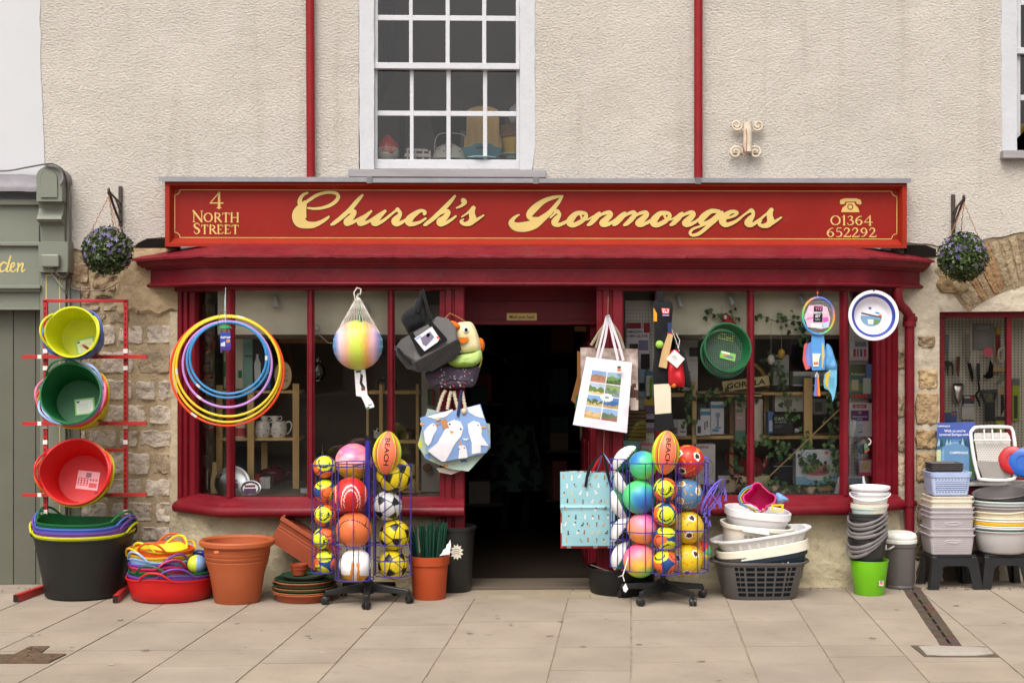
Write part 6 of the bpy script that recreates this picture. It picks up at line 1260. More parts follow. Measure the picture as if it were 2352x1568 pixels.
def sieve(lab,u,v,Y,n,r,d,spin,marks):
 Mx=aim(n);c=W(u,v,Y)-V(n).normalized()*d;T=Thing('garden_sieve',lab,'sieve',c,'garden sieves hung on the bay',rot=Mx)
 mb=MB(GS);mb.lathe([(r*.83,.0),(r*.86,.0),(r*.95,d-.012),(r,d-.012),(r*1.01,d),(r*.945,d),(r*.83,.003)],None,48,GS);T.p('rim',mb,'plastic',smooth=40)
 mb=MB(C(120,150,130));k=19
 for i in range(k):
  x=-r*.83+2*r*.83*(i+.5)/k;l=sqrt(max(0,(r*.84)**2-x*x));mb.tube([(x,-l,.004),(x,l,.004)],.0011,4,caps=False);mb.tube([(-l,x,.005),(l,x,.005)],.0011,4,caps=False)
 T.p('wire_mesh',mb,'plastic')
 if marks:
  mb=MB(C(190,200,40))
  for i in range(3):
   for j in range(6):
    if rnd.random()<.8:x,y=-.03+j*.019-(i-1)*.004,.105-i*.016-j*.004;mb.box((x,y,.0062),(x+.011,y+.004,.0068))
  T.p('lettering',mb,'paper',smooth=0)
  mb=MB(C(120,180,80));a=R(-14);f=lambda q,dd:V((-.02+q[0]*cos(a)-q[1]*sin(a),-.03+q[0]*sin(a)+q[1]*cos(a),.007+dd));mb.prism([(-.005,-.03),(.105,-.03),(.105,.02),(-.005,.02)],.002,0,f=f);mb.prism([(.02,-.018),(.095,-.018),(.085,.002),(.03,.002)],.0026,.002,col=C(110,110,120),f=f);mb.prism([(.02,-.01),(.04,-.01),(.04,.004),(.02,.004)],.003,.0026,col=C(230,120,60),f=f);mb.prism([(.0,.006),(.06,.006),(.06,.018),(.0,.018)],.0026,.002,col=C(210,222,200),f=f);T.p('label',mb,'paper',smooth=0)
sieve('round green plastic garden sieve with a label, in front of a darker one',1672,797,-.60,(.20,-.95,.16),.166,.085,0,True)
sieve('second green sieve hidden behind the front one, showing only its lower edge',1664,812,-.50,(.10,-.95,.22),.166,.075,0,False)
T=Thing('badminton_set','badminton set with a pink card, rainbow coloured racket and net bag hung in the bay','badminton set',W(1880,905,YK));cu,cv=z7(1925,420)
mb=MB();N2=40;cols=[C(220,120,50),C(120,200,80),C(60,120,200),C(60,110,200),C(110,200,80),C(230,130,50),C(90,90,190),C(80,100,190)]
for k in range(N2):
 q0,q1=2*pi*k/N2,2*pi*(k+1)/N2;c=grad([C(80,200,110),C(230,150,60),C(90,110,196),C(80,110,200),C(230,140,60),C(120,200,80),C(70,130,200),C(60,140,210),C(80,200,110)],((k+20)%N2)/N2*1.0)
 mb.tube([W(cu+36*cos(q),cv+42*sin(q),YK-.03)for q in(q0,(q0+q1)/2,q1)],.008,7,col=c)
T.p('racket_head',mb,'plastic')
mb=MB(C(170,176,186))
for i in range(-6,7):
 x=i*5.2;l=42*sqrt(max(0,1-(x/36)**2));mb.tube([W(cu+x,cv-l,YK-.03),W(cu+x,cv+l,YK-.03)],.0009,3,caps=False)
for i in range(-7,8):
 y=i*5.4;l=36*sqrt(max(0,1-(y/42)**2));mb.tube([W(cu-l,cv+y,YK-.03),W(cu+l,cv+y,YK-.03)],.0009,3,caps=False)
T.p('strings',mb,'fabric')
mb=MB(C(222,176,196));f=fz_(z7,YK-.04);mb.prism([(1810,290),(1960,285),(2030,310),(2070,450),(2050,560),(1960,580),(1790,555),(1750,430)],.002,0,f=f)
for q,c in(([(1870,298),(1975,298),(1975,495),(1858,495)],C(30,26,30)),([(1790,440),(1860,430),(1860,450),(1770,470)],C(200,120,180)),([(1975,440),(2040,430),(2050,480),(1985,500)],C(200,90,170)),([(1960,510),(2050,490),(2040,560),(1970,560)],C(170,200,226)),([(1830,510),(1990,520),(1985,570),(1830,560)],C(220,214,214))):mb.prism(q,.003,.002,col=c,f=f)
for s_,x,y,sz,c in(('V12',1922,330,52,C(214,120,170)),('BADMINTON',1912,382,40,C(222,218,222)),('SET',1912,424,42,C(222,218,222)),('2 player',1912,462,22,C(190,186,190))):text(mb,s_,lambda a,b,d,x=x,y=y:W(*z7(x+a,y-b),YK-.0445),sz,c,bold=.03,shear=.25,sx=.9)
T.p('card',mb,'paper',smooth=0)
mb=MB(C(84,146,206));mb.prism([(1842,650),(1990,650),(2000,740),(2010,880),(2000,1080),(1845,1085),(1835,800)],.03,0,f=fz_(z7,YK+.01));mb.prism(circ(1880,890,140,165),.012,-.004,col=C(120,140,206),f=fz_(z7,YK+.015));mb.prism([(1750,770),(1790,740),(1760,880),(1780,1000),(1830,1060),(1770,1080),(1730,960)],.02,0,col=C(206,90,90),f=fz_(z7,YK+.01));mb.prism([(1850,880),(1955,880),(1930,960),(1925,1040),(1860,1040)],.036,.03,col=C(222,214,196),f=fz_(z7,YK+.01));mb.prism([(1865,985),(1920,980),(1920,1010),(1865,1010)],.038,.036,col=C(214,110,50),f=fz_(z7,YK+.01));mb.prism([(1965,750),(1985,750),(2000,900),(1975,1060),(1965,1060)],.036,.03,col=C(196,180,120),f=fz_(z7,YK+.01));T.p('pack',mb,'plastic',smooth=0)
for x0,x1,c in((1868,1900,C(80,120,190)),(1898,1916,C(170,80,120)),(1912,1948,C(222,130,40))):
 mb=MB(c);mb.prism([((x0+1905)/2,1170),((x1+1905)/2,1165),(x1,1398),(x0,1400)],.022,.0,f=fz_(z7,YK));mb.tube([W(*z7(1902,1095),YK),W(*z7((x0+x1)/2,1170),YK-.01)],.003,5,col=C(190,190,196));T.p('handle',mb,'plastic',smooth=0,bevel=.003)
mb=MB(C(214,70,50));mb.prism([(1898,145),(1912,108),(1928,145)],.008,0,f=fz_(z7,YK));mb.tube([W(*z7(1912,60),YK),W(*z7(1912,112),YK)],.002,5,col=BK);mb.tube([W(*z7(1912,145),YK),W(*z7(1915,205),YK-.02)],.0015,5,col=C(150,150,150));T.p('hook',mb,'plastic',smooth=0)
T=Thing('fishing_net','blue toy net bag shaped like a parrot hanging behind the badminton set','toy',W(1912,925,YK+.03))
mb=MB(C(96,156,206));pillow(mb,[z7(*p)for p in[(2020,760),(2080,800),(2120,920),(2152,1030),(2140,1090),(2060,1090),(1990,1060),(2000,900)]],YK+.03,.03,C(96,156,206),wr=.02);T.p('bag',mb,'leafcloth',smooth=60)
mb=MB(C(110,176,206));mb.prism([(2060,1080),(2150,1075),(2148,1250),(2125,1400),(2098,1468),(2085,1380),(2050,1330),(1995,1300),(1985,1220),(2000,1130)],.014,0,f=fz_(z7,YK+.03));mb.prism([(2010,1130),(2080,1085),(2060,1140),(2040,1240),(2050,1330),(2000,1250)],.018,.014,col=C(206,176,60),f=fz_(z7,YK+.03))
for i in range(5):
 for j in range(3):mb.prism([(2065+j*22,1170+i*28),(2075+j*22,1185+i*28),(2065+j*22,1190+i*28)],.0165,.014,col=C(60,120,160),f=fz_(z7,YK+.03))
T.p('tail',mb,'plastic',smooth=0)
T=Thing('plastic_bowl','white plastic bowl with a blue ring hung at the corner of the bay','bowl',W(2008,782,-.50));Mx=aim((-.03,-1,.05));c=W(2007,724,-.50)
mb=MB();pr=[(.003,-.075,C(226,222,228)),(.105,-.075,C(226,222,228)),(.118,-.060,C(226,222,230)),(.128,-.02,C(44,62,150)),(.146,-.008,C(44,62,150)),(.148,-.004,C(230,226,230)),(.160,.0,C(230,226,230)),(.170,-.002,C(230,226,230)),(.170,-.010,C(230,226,230)),(.13,-.03,C(220,220,226)),(.11,-.085,C(220,220,226)),(.003,-.085)]
mb.lathe(pr,Matrix.Translation(c)@Mx.to_4x4(),56);T.p('body',mb,'plastic',smooth=40)
mb=MB(C(226,222,224));f=lambda q,d:c+Mx@V((q[0],-q[1],-.0735+d));K2=lambda L:[((x-513)/5.333*PX(-.5),(y-430)/5.333*PX(-.5))for x,y in L]
mb.prism(K2(circ(515,440,136,120,28)),.001,0,f=f);mb.prism(K2([(390,420)]+[(515+134*cos(R(a)),440+116*sin(R(a)))for a in range(0,181,15)][::-1][0:0]+[(640,440)]+[(515+132*cos(R(a)),440+116*sin(R(a)))for a in range(0,181,12)]),.002,.001,col=C(110,146,176),f=f)
for q,cc in(([(392,382),(645,440),(640,452),(390,402)],C(60,56,70)),([(600,420),(640,405),(648,440),(612,446)],C(226,110,50)),([(470,470),(545,475),(535,530),(475,528)],C(220,212,190)),([(545,470),(640,480),(600,530),(550,540)],C(96,130,80)),([(480,318),(520,320),(515,346),(485,344)],C(70,90,150)),([(565,378),(622,386),(616,402),(570,398)],C(80,120,190))):mb.prism(K2(q),.0028,.002,col=cc,f=f)
mb.prism(K2(circ(515,118,12)),.0785,.070,col=BK,f=f);T.p('label',mb,'paper',smooth=0)
# ================================================================ baskets and buckets on the pavement
def basket(lab,col,c,rx,ry,h,tilt,taper=.84,sq=2.8,rimh=.016,rimw=.012,holes=None,group=None,name='laundry_basket',m='plastic',handles=False,hcol=C(40,38,36)):
 Mx=Matrix.Rotation(tilt[1],3,'Y')@Matrix.Rotation(tilt[0],3,'X')@Matrix.Rotation(tilt[2]if len(tilt)>2 else 0,3,'Z');T=Thing(name,lab,'basket',c,group,rot=Mx)
 se=lambda q:(abs(cos(q))**sq+abs(sin(q))**sq)**(-1/sq)
 rm=lambda q,i:se(q)
 k=ry/rx;w=rimw
 pr=[(.002,0),(rx*taper*.95,0),(rx*taper,.012),(rx,h-rimh),(rx+w,h-rimh),(rx+w+.002,h-.004),(rx+w*.5,h),(rx-.004,h-.003),(rx*taper-.005,.014),(.002,.008)]
 T.p('body',MB(col).lathe(pr,None,56,col,sy=k,rmod=rm),m,smooth=40)
 if holes:
  nc,nr,a0,a1,z0,z1,fw,fh=holes;mb=MB(hcol)
  for i in range(nc):
   for j in range(nr):
    q0=R(a0+(a1-a0)*(i+.5-fw/2)/nc);q1=R(a0+(a1-a0)*(i+.5+fw/2)/nc);za=z0+(z1-z0)*(j+.5-fh/2)/nr;zb2=z0+(z1-z0)*(j+.5+fh/2)/nr
    def pt(q,z):r=(rx*taper+(rx-rx*taper)*(z-.012)/(h-rimh-.012))*se(q)+.0018;return V((r*cos(q),r*k*sin(q),z))
    mb.quad(pt(q0,za),pt(q1,za),pt(q1,zb2),pt(q0,zb2))
  T.p('opening',mb,'dark',smooth=0)
 if handles:
  for s_ in(-1,1):
   mb=MB(col);pts=[(s_*(rx*1.0+.03*cos(a*.9)),ry*.42*sin(a),h-.008)for a in[pi*(-.5+i/10)for i in range(11)]];mb.tube(pts,.0085,8);T.p('handle',mb,m)
 return T
GB_='laundry baskets stacked in the grey one'
g=G(1757,1380);gb=V((g.x,g.y+.19,0));WB,CB=C(222,220,220),C(224,216,198)
def lift_(u,v,Y):return W(u,v,Y)
basket('mid grey laundry basket with square holes standing on the pavement',C(84,80,78),gb,.295,.200,.250,(0,0,0),.80,3.4,holes=(6,6,-128,-50,.02,.225,.80,.66),group=GB_,handles=True,hcol=C(18,22,26))
def bk(lab,col,u,v,rx,ry,h,t,**k):
 Mx=Matrix.Rotation(t[1],3,'Y')@Matrix.Rotation(t[0],3,'X');c=W(u,v,gb.y)-Mx@V((0,0,h));return basket(lab,col,c,rx,ry,h,t,group=GB_,**k)
tl_=R(-8.5)
bk('navy blue laundry basket tilted inside the grey one',C(28,40,54),1748,1270,.290,.190,.20,(0,tl_),rimh=.030,holes=(9,1,-125,-60,.05,.16,.3,.8),hcol=C(206,200,190))
bk('dark grey laundry basket tilted just above the navy one',C(70,66,62),1748,1262,.292,.192,.18,(0,tl_),rimh=.026)
bk('cream laundry basket tilted above the dark grey one',CB,1748,1247,.294,.194,.17,(0,tl_),rimh=.066)
bk('white laundry basket with wide lips tilted across the cream one',WB,1746,1222,.302,.200,.15,(0,tl_),rimh=.016,rimw=.02,holes=(8,1,-135,-45,.05,.12,.7,.8),hcol=C(190,186,180),handles=True)
bk('cream oval basket with a broad carrying grip, second from the top',C(226,218,204),1738,1202,.225,.165,.20,(R(3),R(5)),rimh=.026,rimw=.014,holes=(7,2,-120,-55,.07,.15,.5,.5),hcol=C(180,172,160))
T=Thing('basket_grip','broad white grip across the front of the cream oval basket','handle',W(1735,1205,-.7));mb=MB(C(230,226,222));f=lambda q,d:W(z9(*q)[0],z9(*q)[1]+17,gb.y-.185-d);mb.prism([(725,455),(760,452),(1050,492),(1062,552),(1040,552),(740,508)],.022,0,f=f);T.p('grip',mb,'plastic',smooth=0,bevel=.006)
bk('white oval basket topmost of the stack, holding a pink toy bucket',WB,1741,1168,.208,.158,.15,(R(4),R(5.5)),rimh=.048,rimw=.008)
T=Thing('sand_bucket','shocking pink toy bucket shaped like a bear face, lying in the topmost basket','toy bucket',W(1745,1170,gb.y-.12));Yt=gb.y-.10
bear=[]
for lx,ly,lr,a0 in((912,66,66,-100),(1075,196,66,-8),(968,292,54,82),(800,188,62,172)):bear+=[z9(lx+lr*cos(R(a0-84+168*k/12)),ly+lr*sin(R(a0-84+168*k/12)))for k in range(13)]
cb=(sum(p[0]for p in bear)/len(bear),sum(p[1]for p in bear)/len(bear));sc_=lambda k,du=0,dv=0:[(cb[0]+(p[0]-cb[0])*k+du,cb[1]+(p[1]-cb[1])*k+dv)for p in bear]
mb=MB();nb=len(bear);PK,PKd=C(226,70,140),C(206,10,110)
ringsB=[(sc_(.80,8,6),Yt+.14,PKd),(sc_(.92,2,2),Yt+.005,PKd),(sc_(.94),Yt-.006,PK),(sc_(1.03),Yt-.006,PK),(sc_(1.03),Yt+.006,PK),(sc_(.96),Yt+.012,PK),(sc_(.84,8,6),Yt+.15,PK)]
vs=[W(p[0],p[1],y)for L,y,c in ringsB for p in L];fs=[];cs=[]
for i in range(len(ringsB)-1):
 for k in range(nb):fs.append((i*nb+k,i*nb+(k+1)%nb,(i+1)*nb+(k+1)%nb,(i+1)*nb+k));cs.append(ringsB[i][2])
for b in(0,(len(ringsB)-1)*nb):
 tri=tessellate_polygon([[V((p[0],p[1],0))for p in bear]])
 for t in tri:fs.append(tuple(b+k for k in t));cs.append(PKd if b==0 else PK)
mb.add(vs,fs,cs);T.p('body',mb,'plastic',smooth=40)
for dk,c,dy in((1.06,C(210,196,50),.02),(1.07,C(110,180,80),.03),(1.08,C(80,130,196),.042)):
 mb=MB(c);L=sc_(dk,-6*(dk-1)*18,4);mb.tube([W(p[0],p[1],Yt+dy)for p in L[int(nb*.50):int(nb*.86)]],.006,6);T.p('coloured_rim',mb,'plastic')
mb=MB(C(90,140,196));mb.tube([W(*z9(x,y),Yt+.01)for x,y in catmull([(870,35),(770,70),(705,140),(690,200),(720,260),(790,310)],5)],.006,6);mb.tube([W(*z9(x,y),Yt+.015)for x,y in catmull([(870,48),(785,85),(725,150),(710,200),(738,250)],5)],.005,6,col=C(206,206,60));T.p('handle',mb,'plastic')
mb=MB(C(214,196,36));f=fz_(z9,Yt+.0)
for q in([(1085,270),(1235,262),(1230,285),(1105,290)],[(1085,270),(1105,290),(1100,345),(1078,352)],[(1078,352),(1100,340),(1210,335),(1222,352)],[(1210,283),(1240,265),(1228,352),(1205,340)]):mb.prism(q,.014,0,f=f)
mb.prism([(1155,290),(1160,290),(1160,338),(1155,338)],.012,.004,f=f);solo('sand_mould',mb,'plastic','yellow toy sand mould with a window beside the pink bucket','toy',smooth=0)
mb=MB(C(116,156,210));pillow(mb,[z9(*p)for p in[(1140,135),(1190,130),(1245,165),(1290,195),(1302,215),(1290,228),(1250,235),(1200,255),(1145,240)]],Yt+.06,.05,C(116,156,210));solo('toy_boat',mb,'plastic','pale blue toy poking out behind the pink bucket','toy',smooth=60)
def bucket(lab,col,c,r0,r1,h,name='bucket',group=None,rim=True,m='plastic',cat='bucket',handle=None,hw=.007,rot=None,ht=0.0):
 T=Thing(name,lab,cat,c,group,rot=rot or Matrix.Identity(3))
 pr=[(.002,0),(r0*.95,0),(r0,.006),(r1,h-(.018 if rim else .004))]+([(r1+.006,h-.018),(r1+.007,h-.002)]if rim else[(r1+.002,h-.003)])+[(r1+.001,h),(r1-.004,h-.003),(r0-.003,.01),(.002,.008)]
 T.p('body',MB(col).lathe(pr,None,44,col),m,smooth=40)
 if handle:
  a,tr,hc_=handle;pts=[]
  for i in range(15):
   q=pi*i/14;x,y,z=(r1+.012)*cos(q),-(r1+.020)*sin(q)*cos(a),h-.012-(r1+.020)*sin(q)*sin(a);x,y=x*cos(tr)-y*sin(tr),x*sin(tr)+y*cos(tr);zz_=z-h+.012;pts.append((x*cos(ht)+zz_*sin(ht),y,h-.012+zz_*cos(ht)+x*sin(ht)))
  mb=MB(hc_);mb.tube(pts,[hw*(1.25 if 4<i<10 else .8)for i in range(15)],8);T.p('handle',mb,m)
 return T
g=G(2006,1369);g1=V((g.x,g.y+.098,0));Gs='buckets nested in the lime green bin'
bucket('lime green plastic bin under the stack of grey buckets',C(110,184,20),g1,.098,.127,.232,'waste_bin',None,rim=False,cat='bin')
mb=MB(C(206,190,180));pz=W(2024,1339,g1.y-.111);mb.cbox(pz,(.030,.002,.034));mb.cbox(pz+V((.0,-.0015,.003)),(.018,.002,.018),col=C(220,110,100));mb.cbox(pz+V((.0,-.0015,.014)),(.014,.002,.012),col=C(70,150,140));solo('price_sticker',mb,'paper','small coloured price sticker on the lime green bin','sticker',smooth=0)
GBk,GH=C(50,49,50),C(112,106,106)
for i,(z,a,tr,lab)in enumerate(((.17,38,-38,'grey bucket lowest of the nest in the lime bin'),(.190,33,-36,'grey bucket second of the nest, its handle hanging low'),(.210,28,-34,'grey bucket third of the nest in the lime bin'),(.262,18,-20,'grey bucket fourth of the nest, handle nearly level'),(.300,26,-32,'grey bucket fifth of the nest in the lime bin'),(.330,24,-30,'grey bucket sixth of the nest in the lime bin'),(.355,22,-28,'grey bucket topmost of the grey ones, under the pale buckets'))):
 bucket(lab,GBk,g1+V((-.008+jit(.004),0,z-.02)),.088,.121 if i<4 else .116,.23 if i<3 else .215,group=Gs,handle=(R(a),R(tr),GH),hw=.0105,ht=R(17 if i<3 else 9),rot=Matrix.Rotation(R(jit(1.5)),3,'Y'))
for i,(z,col,h,hd,lab)in enumerate(((.425,C(190,206,200),.19,None,'mint green bucket just above the grey ones'),(.440,C(228,214,192),.19,None,'cream bucket between the mint one and the white one'),(.520,C(226,224,222),.19,(R(16),R(-20),C(228,226,226)),'white bucket with a white handle and a blue line'))):
 bucket(lab,col,g1+V((-.002+.004*i,0,z-.02)),.090,.115+.003*i,h,group=Gs,handle=hd,hw=.006)
bucket('shallow white bowl topmost on the stack of buckets',C(230,226,232),g1+V((.004,0,.665)),.100,.128,.062,'plastic_bowl',Gs,cat='bowl')
mb=MB(C(90,90,170));mb.lathe([(.1255,.676),(.1262,.683)],Matrix.Translation(g1+V((.004,0,0))),44,C(90,90,170));mb.lathe([(.118,.676),(.118,.683)],Matrix.Translation(g1+V((.004,0,0))),44,C(90,90,170));solo('bucket_band',mb,'plastic','thin blue band showing between the white bucket and the white bowl','band')
g=G(2077,1354);g2=V((g.x,g.y+.095,0));T=Thing('lidded_pail','grey pail with a domed off white lid beside the downpipe','bin',g2)
c=C(92,86,84);T.p('body',MB(c).lathe([(.002,0),(.093,0),(.097,.006),(.097,.02),(.094,.024),(.098,.04),(.104,.285),(.110,.288),(.112,.312),(.104,.316)],Matrix.Translation(g2),44,c),'plastic',smooth=40)
c=C(222,222,212);T.p('lid',MB(c).lathe([(.100,.312),(.114,.314),(.115,.334),(.110,.338),(.113,.342),(.113,.358),(.104,.376),(.080,.388),(.055,.384),(.045,.382),(.002,.382)],Matrix.Translation(g2),44,c),'plastic',smooth=40)
mb=MB(C(214,214,206));mb.tube([g2+V((-.10,-.02,.31)),g2+V((-.115,-.05,.27)),g2+V((-.10,-.085,.28)),g2+V((-.07,-.098,.30))],.006,7);T.p('handle',mb,'plastic')
def stool(lab,u,vb,um,flip=1):
 g=G(u,vb);c=V((g.x,g.y+.12,0));T=Thing('step_stool',lab,'stool',c,'black plastic stools carrying the stacks');col=C(27,27,28);h=.232;wt,wb,d=.155,.185,.115
 mb=MB(col);mb.cbox(c+V((0,0,h-.012)),(wt*2-.01,d*2-.01,.024),col=col);mb.cbox(c+V((0,0,h-.002)),(wt*2-.06,d*2-.06,.006),col=C(60,60,62));T.p('top',mb,'plastic',smooth=0,bevel=.008)
 for sy in(-1,1):
  arch=[(-wb,0),(-wb+.062,0),(-.098,.115)]+[(-.098+.035*(1-cos(a)),.115+.045*sin(a))for a in[pi/2*k/5 for k in range(1,6)]];arch+=[(-x,z)for x,z in arch[::-1]];arch+=[(wt,h-.02),(-wt,h-.02)]
  mb=MB(col);f=lambda q,dd:c+V((q[0],sy*(d+.030*(1-q[1]/h))+dd,q[1]));mb.prism(arch,-.010,.010,f=f);T.p('arch_panel',mb,'plastic',smooth=0,bevel=.004)
  for sx in(-1,1):
   mb=MB(C(32,32,33));q=[(sx*wb,sy*(d+.032),0),(sx*wb-sx*.05,sy*(d+.034),0),(sx*wb,sy*(d+.032)-sy*.05,0)];t=[(sx*wt,sy*(d+.006),h-.01),(sx*(wt-.035),sy*(d+.008),h-.01),(sx*wt,sy*(d+.006)-sy*.035,h-.01)]
   o4=(sx*(wb-.05),sy*(d-.018),0);t4=(sx*(wt-.035),sy*(d-.027),h-.01);A=[q[0],q[1],o4,q[2]];Bq=[t[0],t[1],t4,t[2]];mb.add([c+V(p)for p in A+Bq],[(0,1,2,3),(4,5,6,7)]+[(k,(k+1)%4,4+(k+1)%4,4+k)for k in range(4)]);T.p('leg',mb,'plastic',smooth=0,bevel=.006)
 return c,h
s1,sh=stool('black plastic step stool under the woven storage boxes, with a price sticker',2193,1352,0)
s2,sh=stool('black plastic step stool under the stack of washing up bowls',2313,1351,0)
mb=MB(C(222,214,206));mb.cbox(V((s1.x+.005,s1.y-.127,.190)),(.052,.002,.022));mb.cbox(V((s1.x+.012,s1.y-.1285,.185)),(.026,.002,.010),col=C(220,150,90));solo('price_sticker',mb,'paper','white and orange price sticker on the black stool','sticker',smooth=0)
GX='woven storage boxes stacked on the stool'
def wbox_(lab,col,z,w,d,h,grip=False,dots=(14,8),dx=0,name='storage_box',hc=None):
 c=V((s1.x+dx-.012,s1.y,z));T=Thing(name,lab,'storage box',c,GX);mb=MB(col);t=.90
 def rr(x,y,r,z,n=5):return[(sx*(x-r)+sx*r*0+r*cos(a0+pi/2*k/n),sy*(y-r)+r*sin(a0+pi/2*k/n),z)for sx,sy,a0 in((1,1,0),(-1,1,pi/2),(-1,-1,pi),(1,-1,3*pi/2))for k in range(n+1)]
 lv=[rr(w*t*.98,d*t*.98,.02,0),rr(w*t,d*t,.025,.006),rr(w*.985,d*.985,.028,h-.012),rr(w+.004,d+.004,.03,h-.012),rr(w+.006,d+.006,.03,h-.002),rr(w+.002,d+.002,.03,h),rr(w-.008,d-.008,.028,h-.002),rr(w*t-.006,d*t-.006,.02,.01)];m=len(lv[0])
 mb.add([c+V(p)for L in lv for p in L],[(i*m+k,i*m+(k+1)%m,(i+1)*m+(k+1)%m,(i+1)*m+k)for i in range(len(lv)-1)for k in range(m)]+[tuple(range(m)),tuple(7*m+k for k in range(m))]);T.p('body',mb,'plastic',smooth=40)
 mb=MB(hc or tuple(x*.62 for x in col));nx,nz=dots
 for i in range(nx):
  for j in range(nz):
   zz=.014+(h-.034)*(j+.5)/nz;k=t+(.985-t)*zz/h;x=(-w*k+.025)+(2*w*k-.05)*(i+.5*(j%2))/(nx-.5);y=-d*k-.0012
   if grip and abs(x)<.062 and abs(zz-h*.66)<.016:continue
   mb.add([c+V((x-.0055,y,zz-.0022)),c+V((x+.0055,y,zz-.0022)),c+V((x+.0055,y-.0002,zz+.0026)),c+V((x-.0055,y-.0002,zz+.0026))],[(0,1,2,3)])
 T.p('weave',mb,'plastic',smooth=0)
 if grip:
  mb=MB(tuple(x*1.12 for x in col));zz=h*.66;k=t+(.985-t)*zz/h;y=-d*k-.002;mb.tube([c+V((.052*cos(a)+.0*a,y,zz+.010*sin(a)))for a in[2*pi*i/24 for i in range(24)]],.0032,6,closed=True);T.p('grip',mb,'plastic')
 return T
GY=C(178,170,172);z0=sh+.004
for i,(z,h,grip,col,w,dots,lab)in enumerate(((0,.135,True,GY,.158,(16,7),'pale grey woven storage box lowest on the stool'),(.045,.135,False,GY,.158,(16,7),'pale grey woven storage box second from the stool'),(.118,.142,True,C(174,166,168),.155,(16,7),'pale grey woven box with a grip in the middle of the stack'),(.150,.142,False,GY,.153,(16,7),'pale grey woven box fourth from the stool'),(.182,.142,False,GY,.152,(16,7),'pale grey woven box topmost of the grey ones'),(.232,.135,False,C(220,210,190),.148,(12,5),'lower of the two cream boxes under the blue baskets'),(.264,.135,False,C(222,212,194),.146,(12,5),'upper of the two cream boxes under the blue baskets'))):
 wbox_(lab,col,z0+z,w,.118,h,grip,dots)
for i in range(3):wbox_(('lowest','middle','topmost')[i]+' of the three pale blue baskets on the cream boxes',C(176,190,222),z0+.405+.012*i,.136+.003*i,.105,.135,False,(10,7),dx=-.004,name='storage_basket',hc=C(70,76,96))
for i in range(4):
 c=V((s1.x-.035,s1.y,z0+.56+.0135*i));T=Thing('baking_tray',('lowest','second','third','topmost')[i]+' of the grey trays lying on the blue baskets','tray',c,'grey trays on the blue baskets');mb=MB(C(82,76,74));rr=lambda x,y,z:[(-x,-y,z),(x,-y,z),(x,y,z),(-x,y,z)];L=[rr(.098,.075,0),rr(.108,.085,.020),rr(.114,.090,.020),rr(.114,.090,.024),rr(.106,.083,.024),rr(.096,.073,.004)]
 mb.add([c+V(p)for q in L for p in q],[(a*4+k,a*4+(k+1)%4,(a+1)*4+(k+1)%4,(a+1)*4+k)for a in range(5)for k in range(4)]+[(0,1,2,3),(20,21,22,23)]);T.p('body',mb,'plastic',smooth=0,bevel=.003)
GW_='washing up bowls stacked on the stool'
def wbowl(lab,col,z,r,h,tilt=(0,0),wave=0.0,ink=None):
 c=V((s2.x+.006,s2.y-.02,z));T=Thing('washing_up_bowl',lab,'bowl',c,GW_,rot=Matrix.Rotation(tilt[0],3,'X')@Matrix.Rotation(tilt[1],3,'Y'));pr=[(.002,0),(r*.66,0),(r*.76,.016),(r*.93,h-.012),(r*.99,h-.009),(r*1.0,h-.003),(r*.985,h),(r*.92,h-.006),(r*.73,.02),(.002,.010)]
 T.p('body',MB(col).lathe(pr,None,52,col,sy=.86,zmod=(lambda q,i:wave*max(0,cos(2*(q+.9)))*(3<=i<=7))if wave else None),'plastic',smooth=45);return T
zb0=sh+.004;Wt=C(224,220,218)
for z,r,h,col,lab in((0,.214,.162,C(196,192,192),'pale grey washing up bowl standing on the stool'),(.010,.216,.162,C(30,74,60),'dark green bowl nested in the pale grey one'),(.022,.216,.164,Wt,'white bowl nested just above the dark green one'),(.034,.217,.165,C(226,222,214),'second white bowl below the yellow rims'),(.046,.217,.166,C(222,170,30),'yellow washing up bowl, lower of the two yellow rims'),(.056,.217,.166,C(226,176,36),'yellow washing up bowl, upper of the two yellow rims'),(.070,.217,.166,Wt,'white bowl just above the yellow rims'),(.086,.217,.168,C(226,216,194),'cream bowl in the middle of the stack of bowls'),(.132,.213,.160,C(226,214,186),'cream bowl with a wavy lip in the upper half of the stack'),(.163,.212,.160,C(160,152,152),'grey bowl with ribbed grips above the cream ones'),(.182,.212,.160,C(166,160,160),'second grey bowl with ribbed grips, under the mint one'),(.205,.214,.160,C(206,220,214),'mint rimmed bowl under the dark tilted bowls')):
 wbowl(lab,col,zb0+z,r,h,wave=.010 if 'wavy' in lab else 0)
for z,col,t,lab in((.262,C(46,44,45),(R(6),R(-3)),'charcoal bowl tilted, lower of the dark bowls on top of the stack'),(.285,C(98,92,92),(R(8),R(-7)),'grey bowl tilted topmost on the stack of bowls')):wbowl(lab,col,zb0+z,.198,.14,t)
T=Thing('dish_drainer','white plastic dish drainer propped upright against the tool window','dish drainer',W(2282,1100,-.10));Yd=-.10;WD=C(224,222,218)
fr=[z11(*p)for p in catmull([(1790,370),(2140,368),(2205,400),(2225,470),(2245,640),(2240,900),(2200,1010),(1840,1010),(1790,960),(1740,760),(1700,470),(1725,400)],4,closed=True)]
mb=MB(WD);mb.tube([W(p[0],p[1],Yd-.03+.05*(1-(p[1]-980)/118))for p in fr],.0125,8,closed=True)
for x in(1862,1962,2066):mb.tube([W(*z11(x,395),Yd+.0),W(*z11(x+8,525),Yd-.01)],.0055,6)
mb.tube([W(*z11(1735,530),Yd-.02),W(*z11(2190,530),Yd-.02)],.006,6);T.p('frame',mb,'plastic')
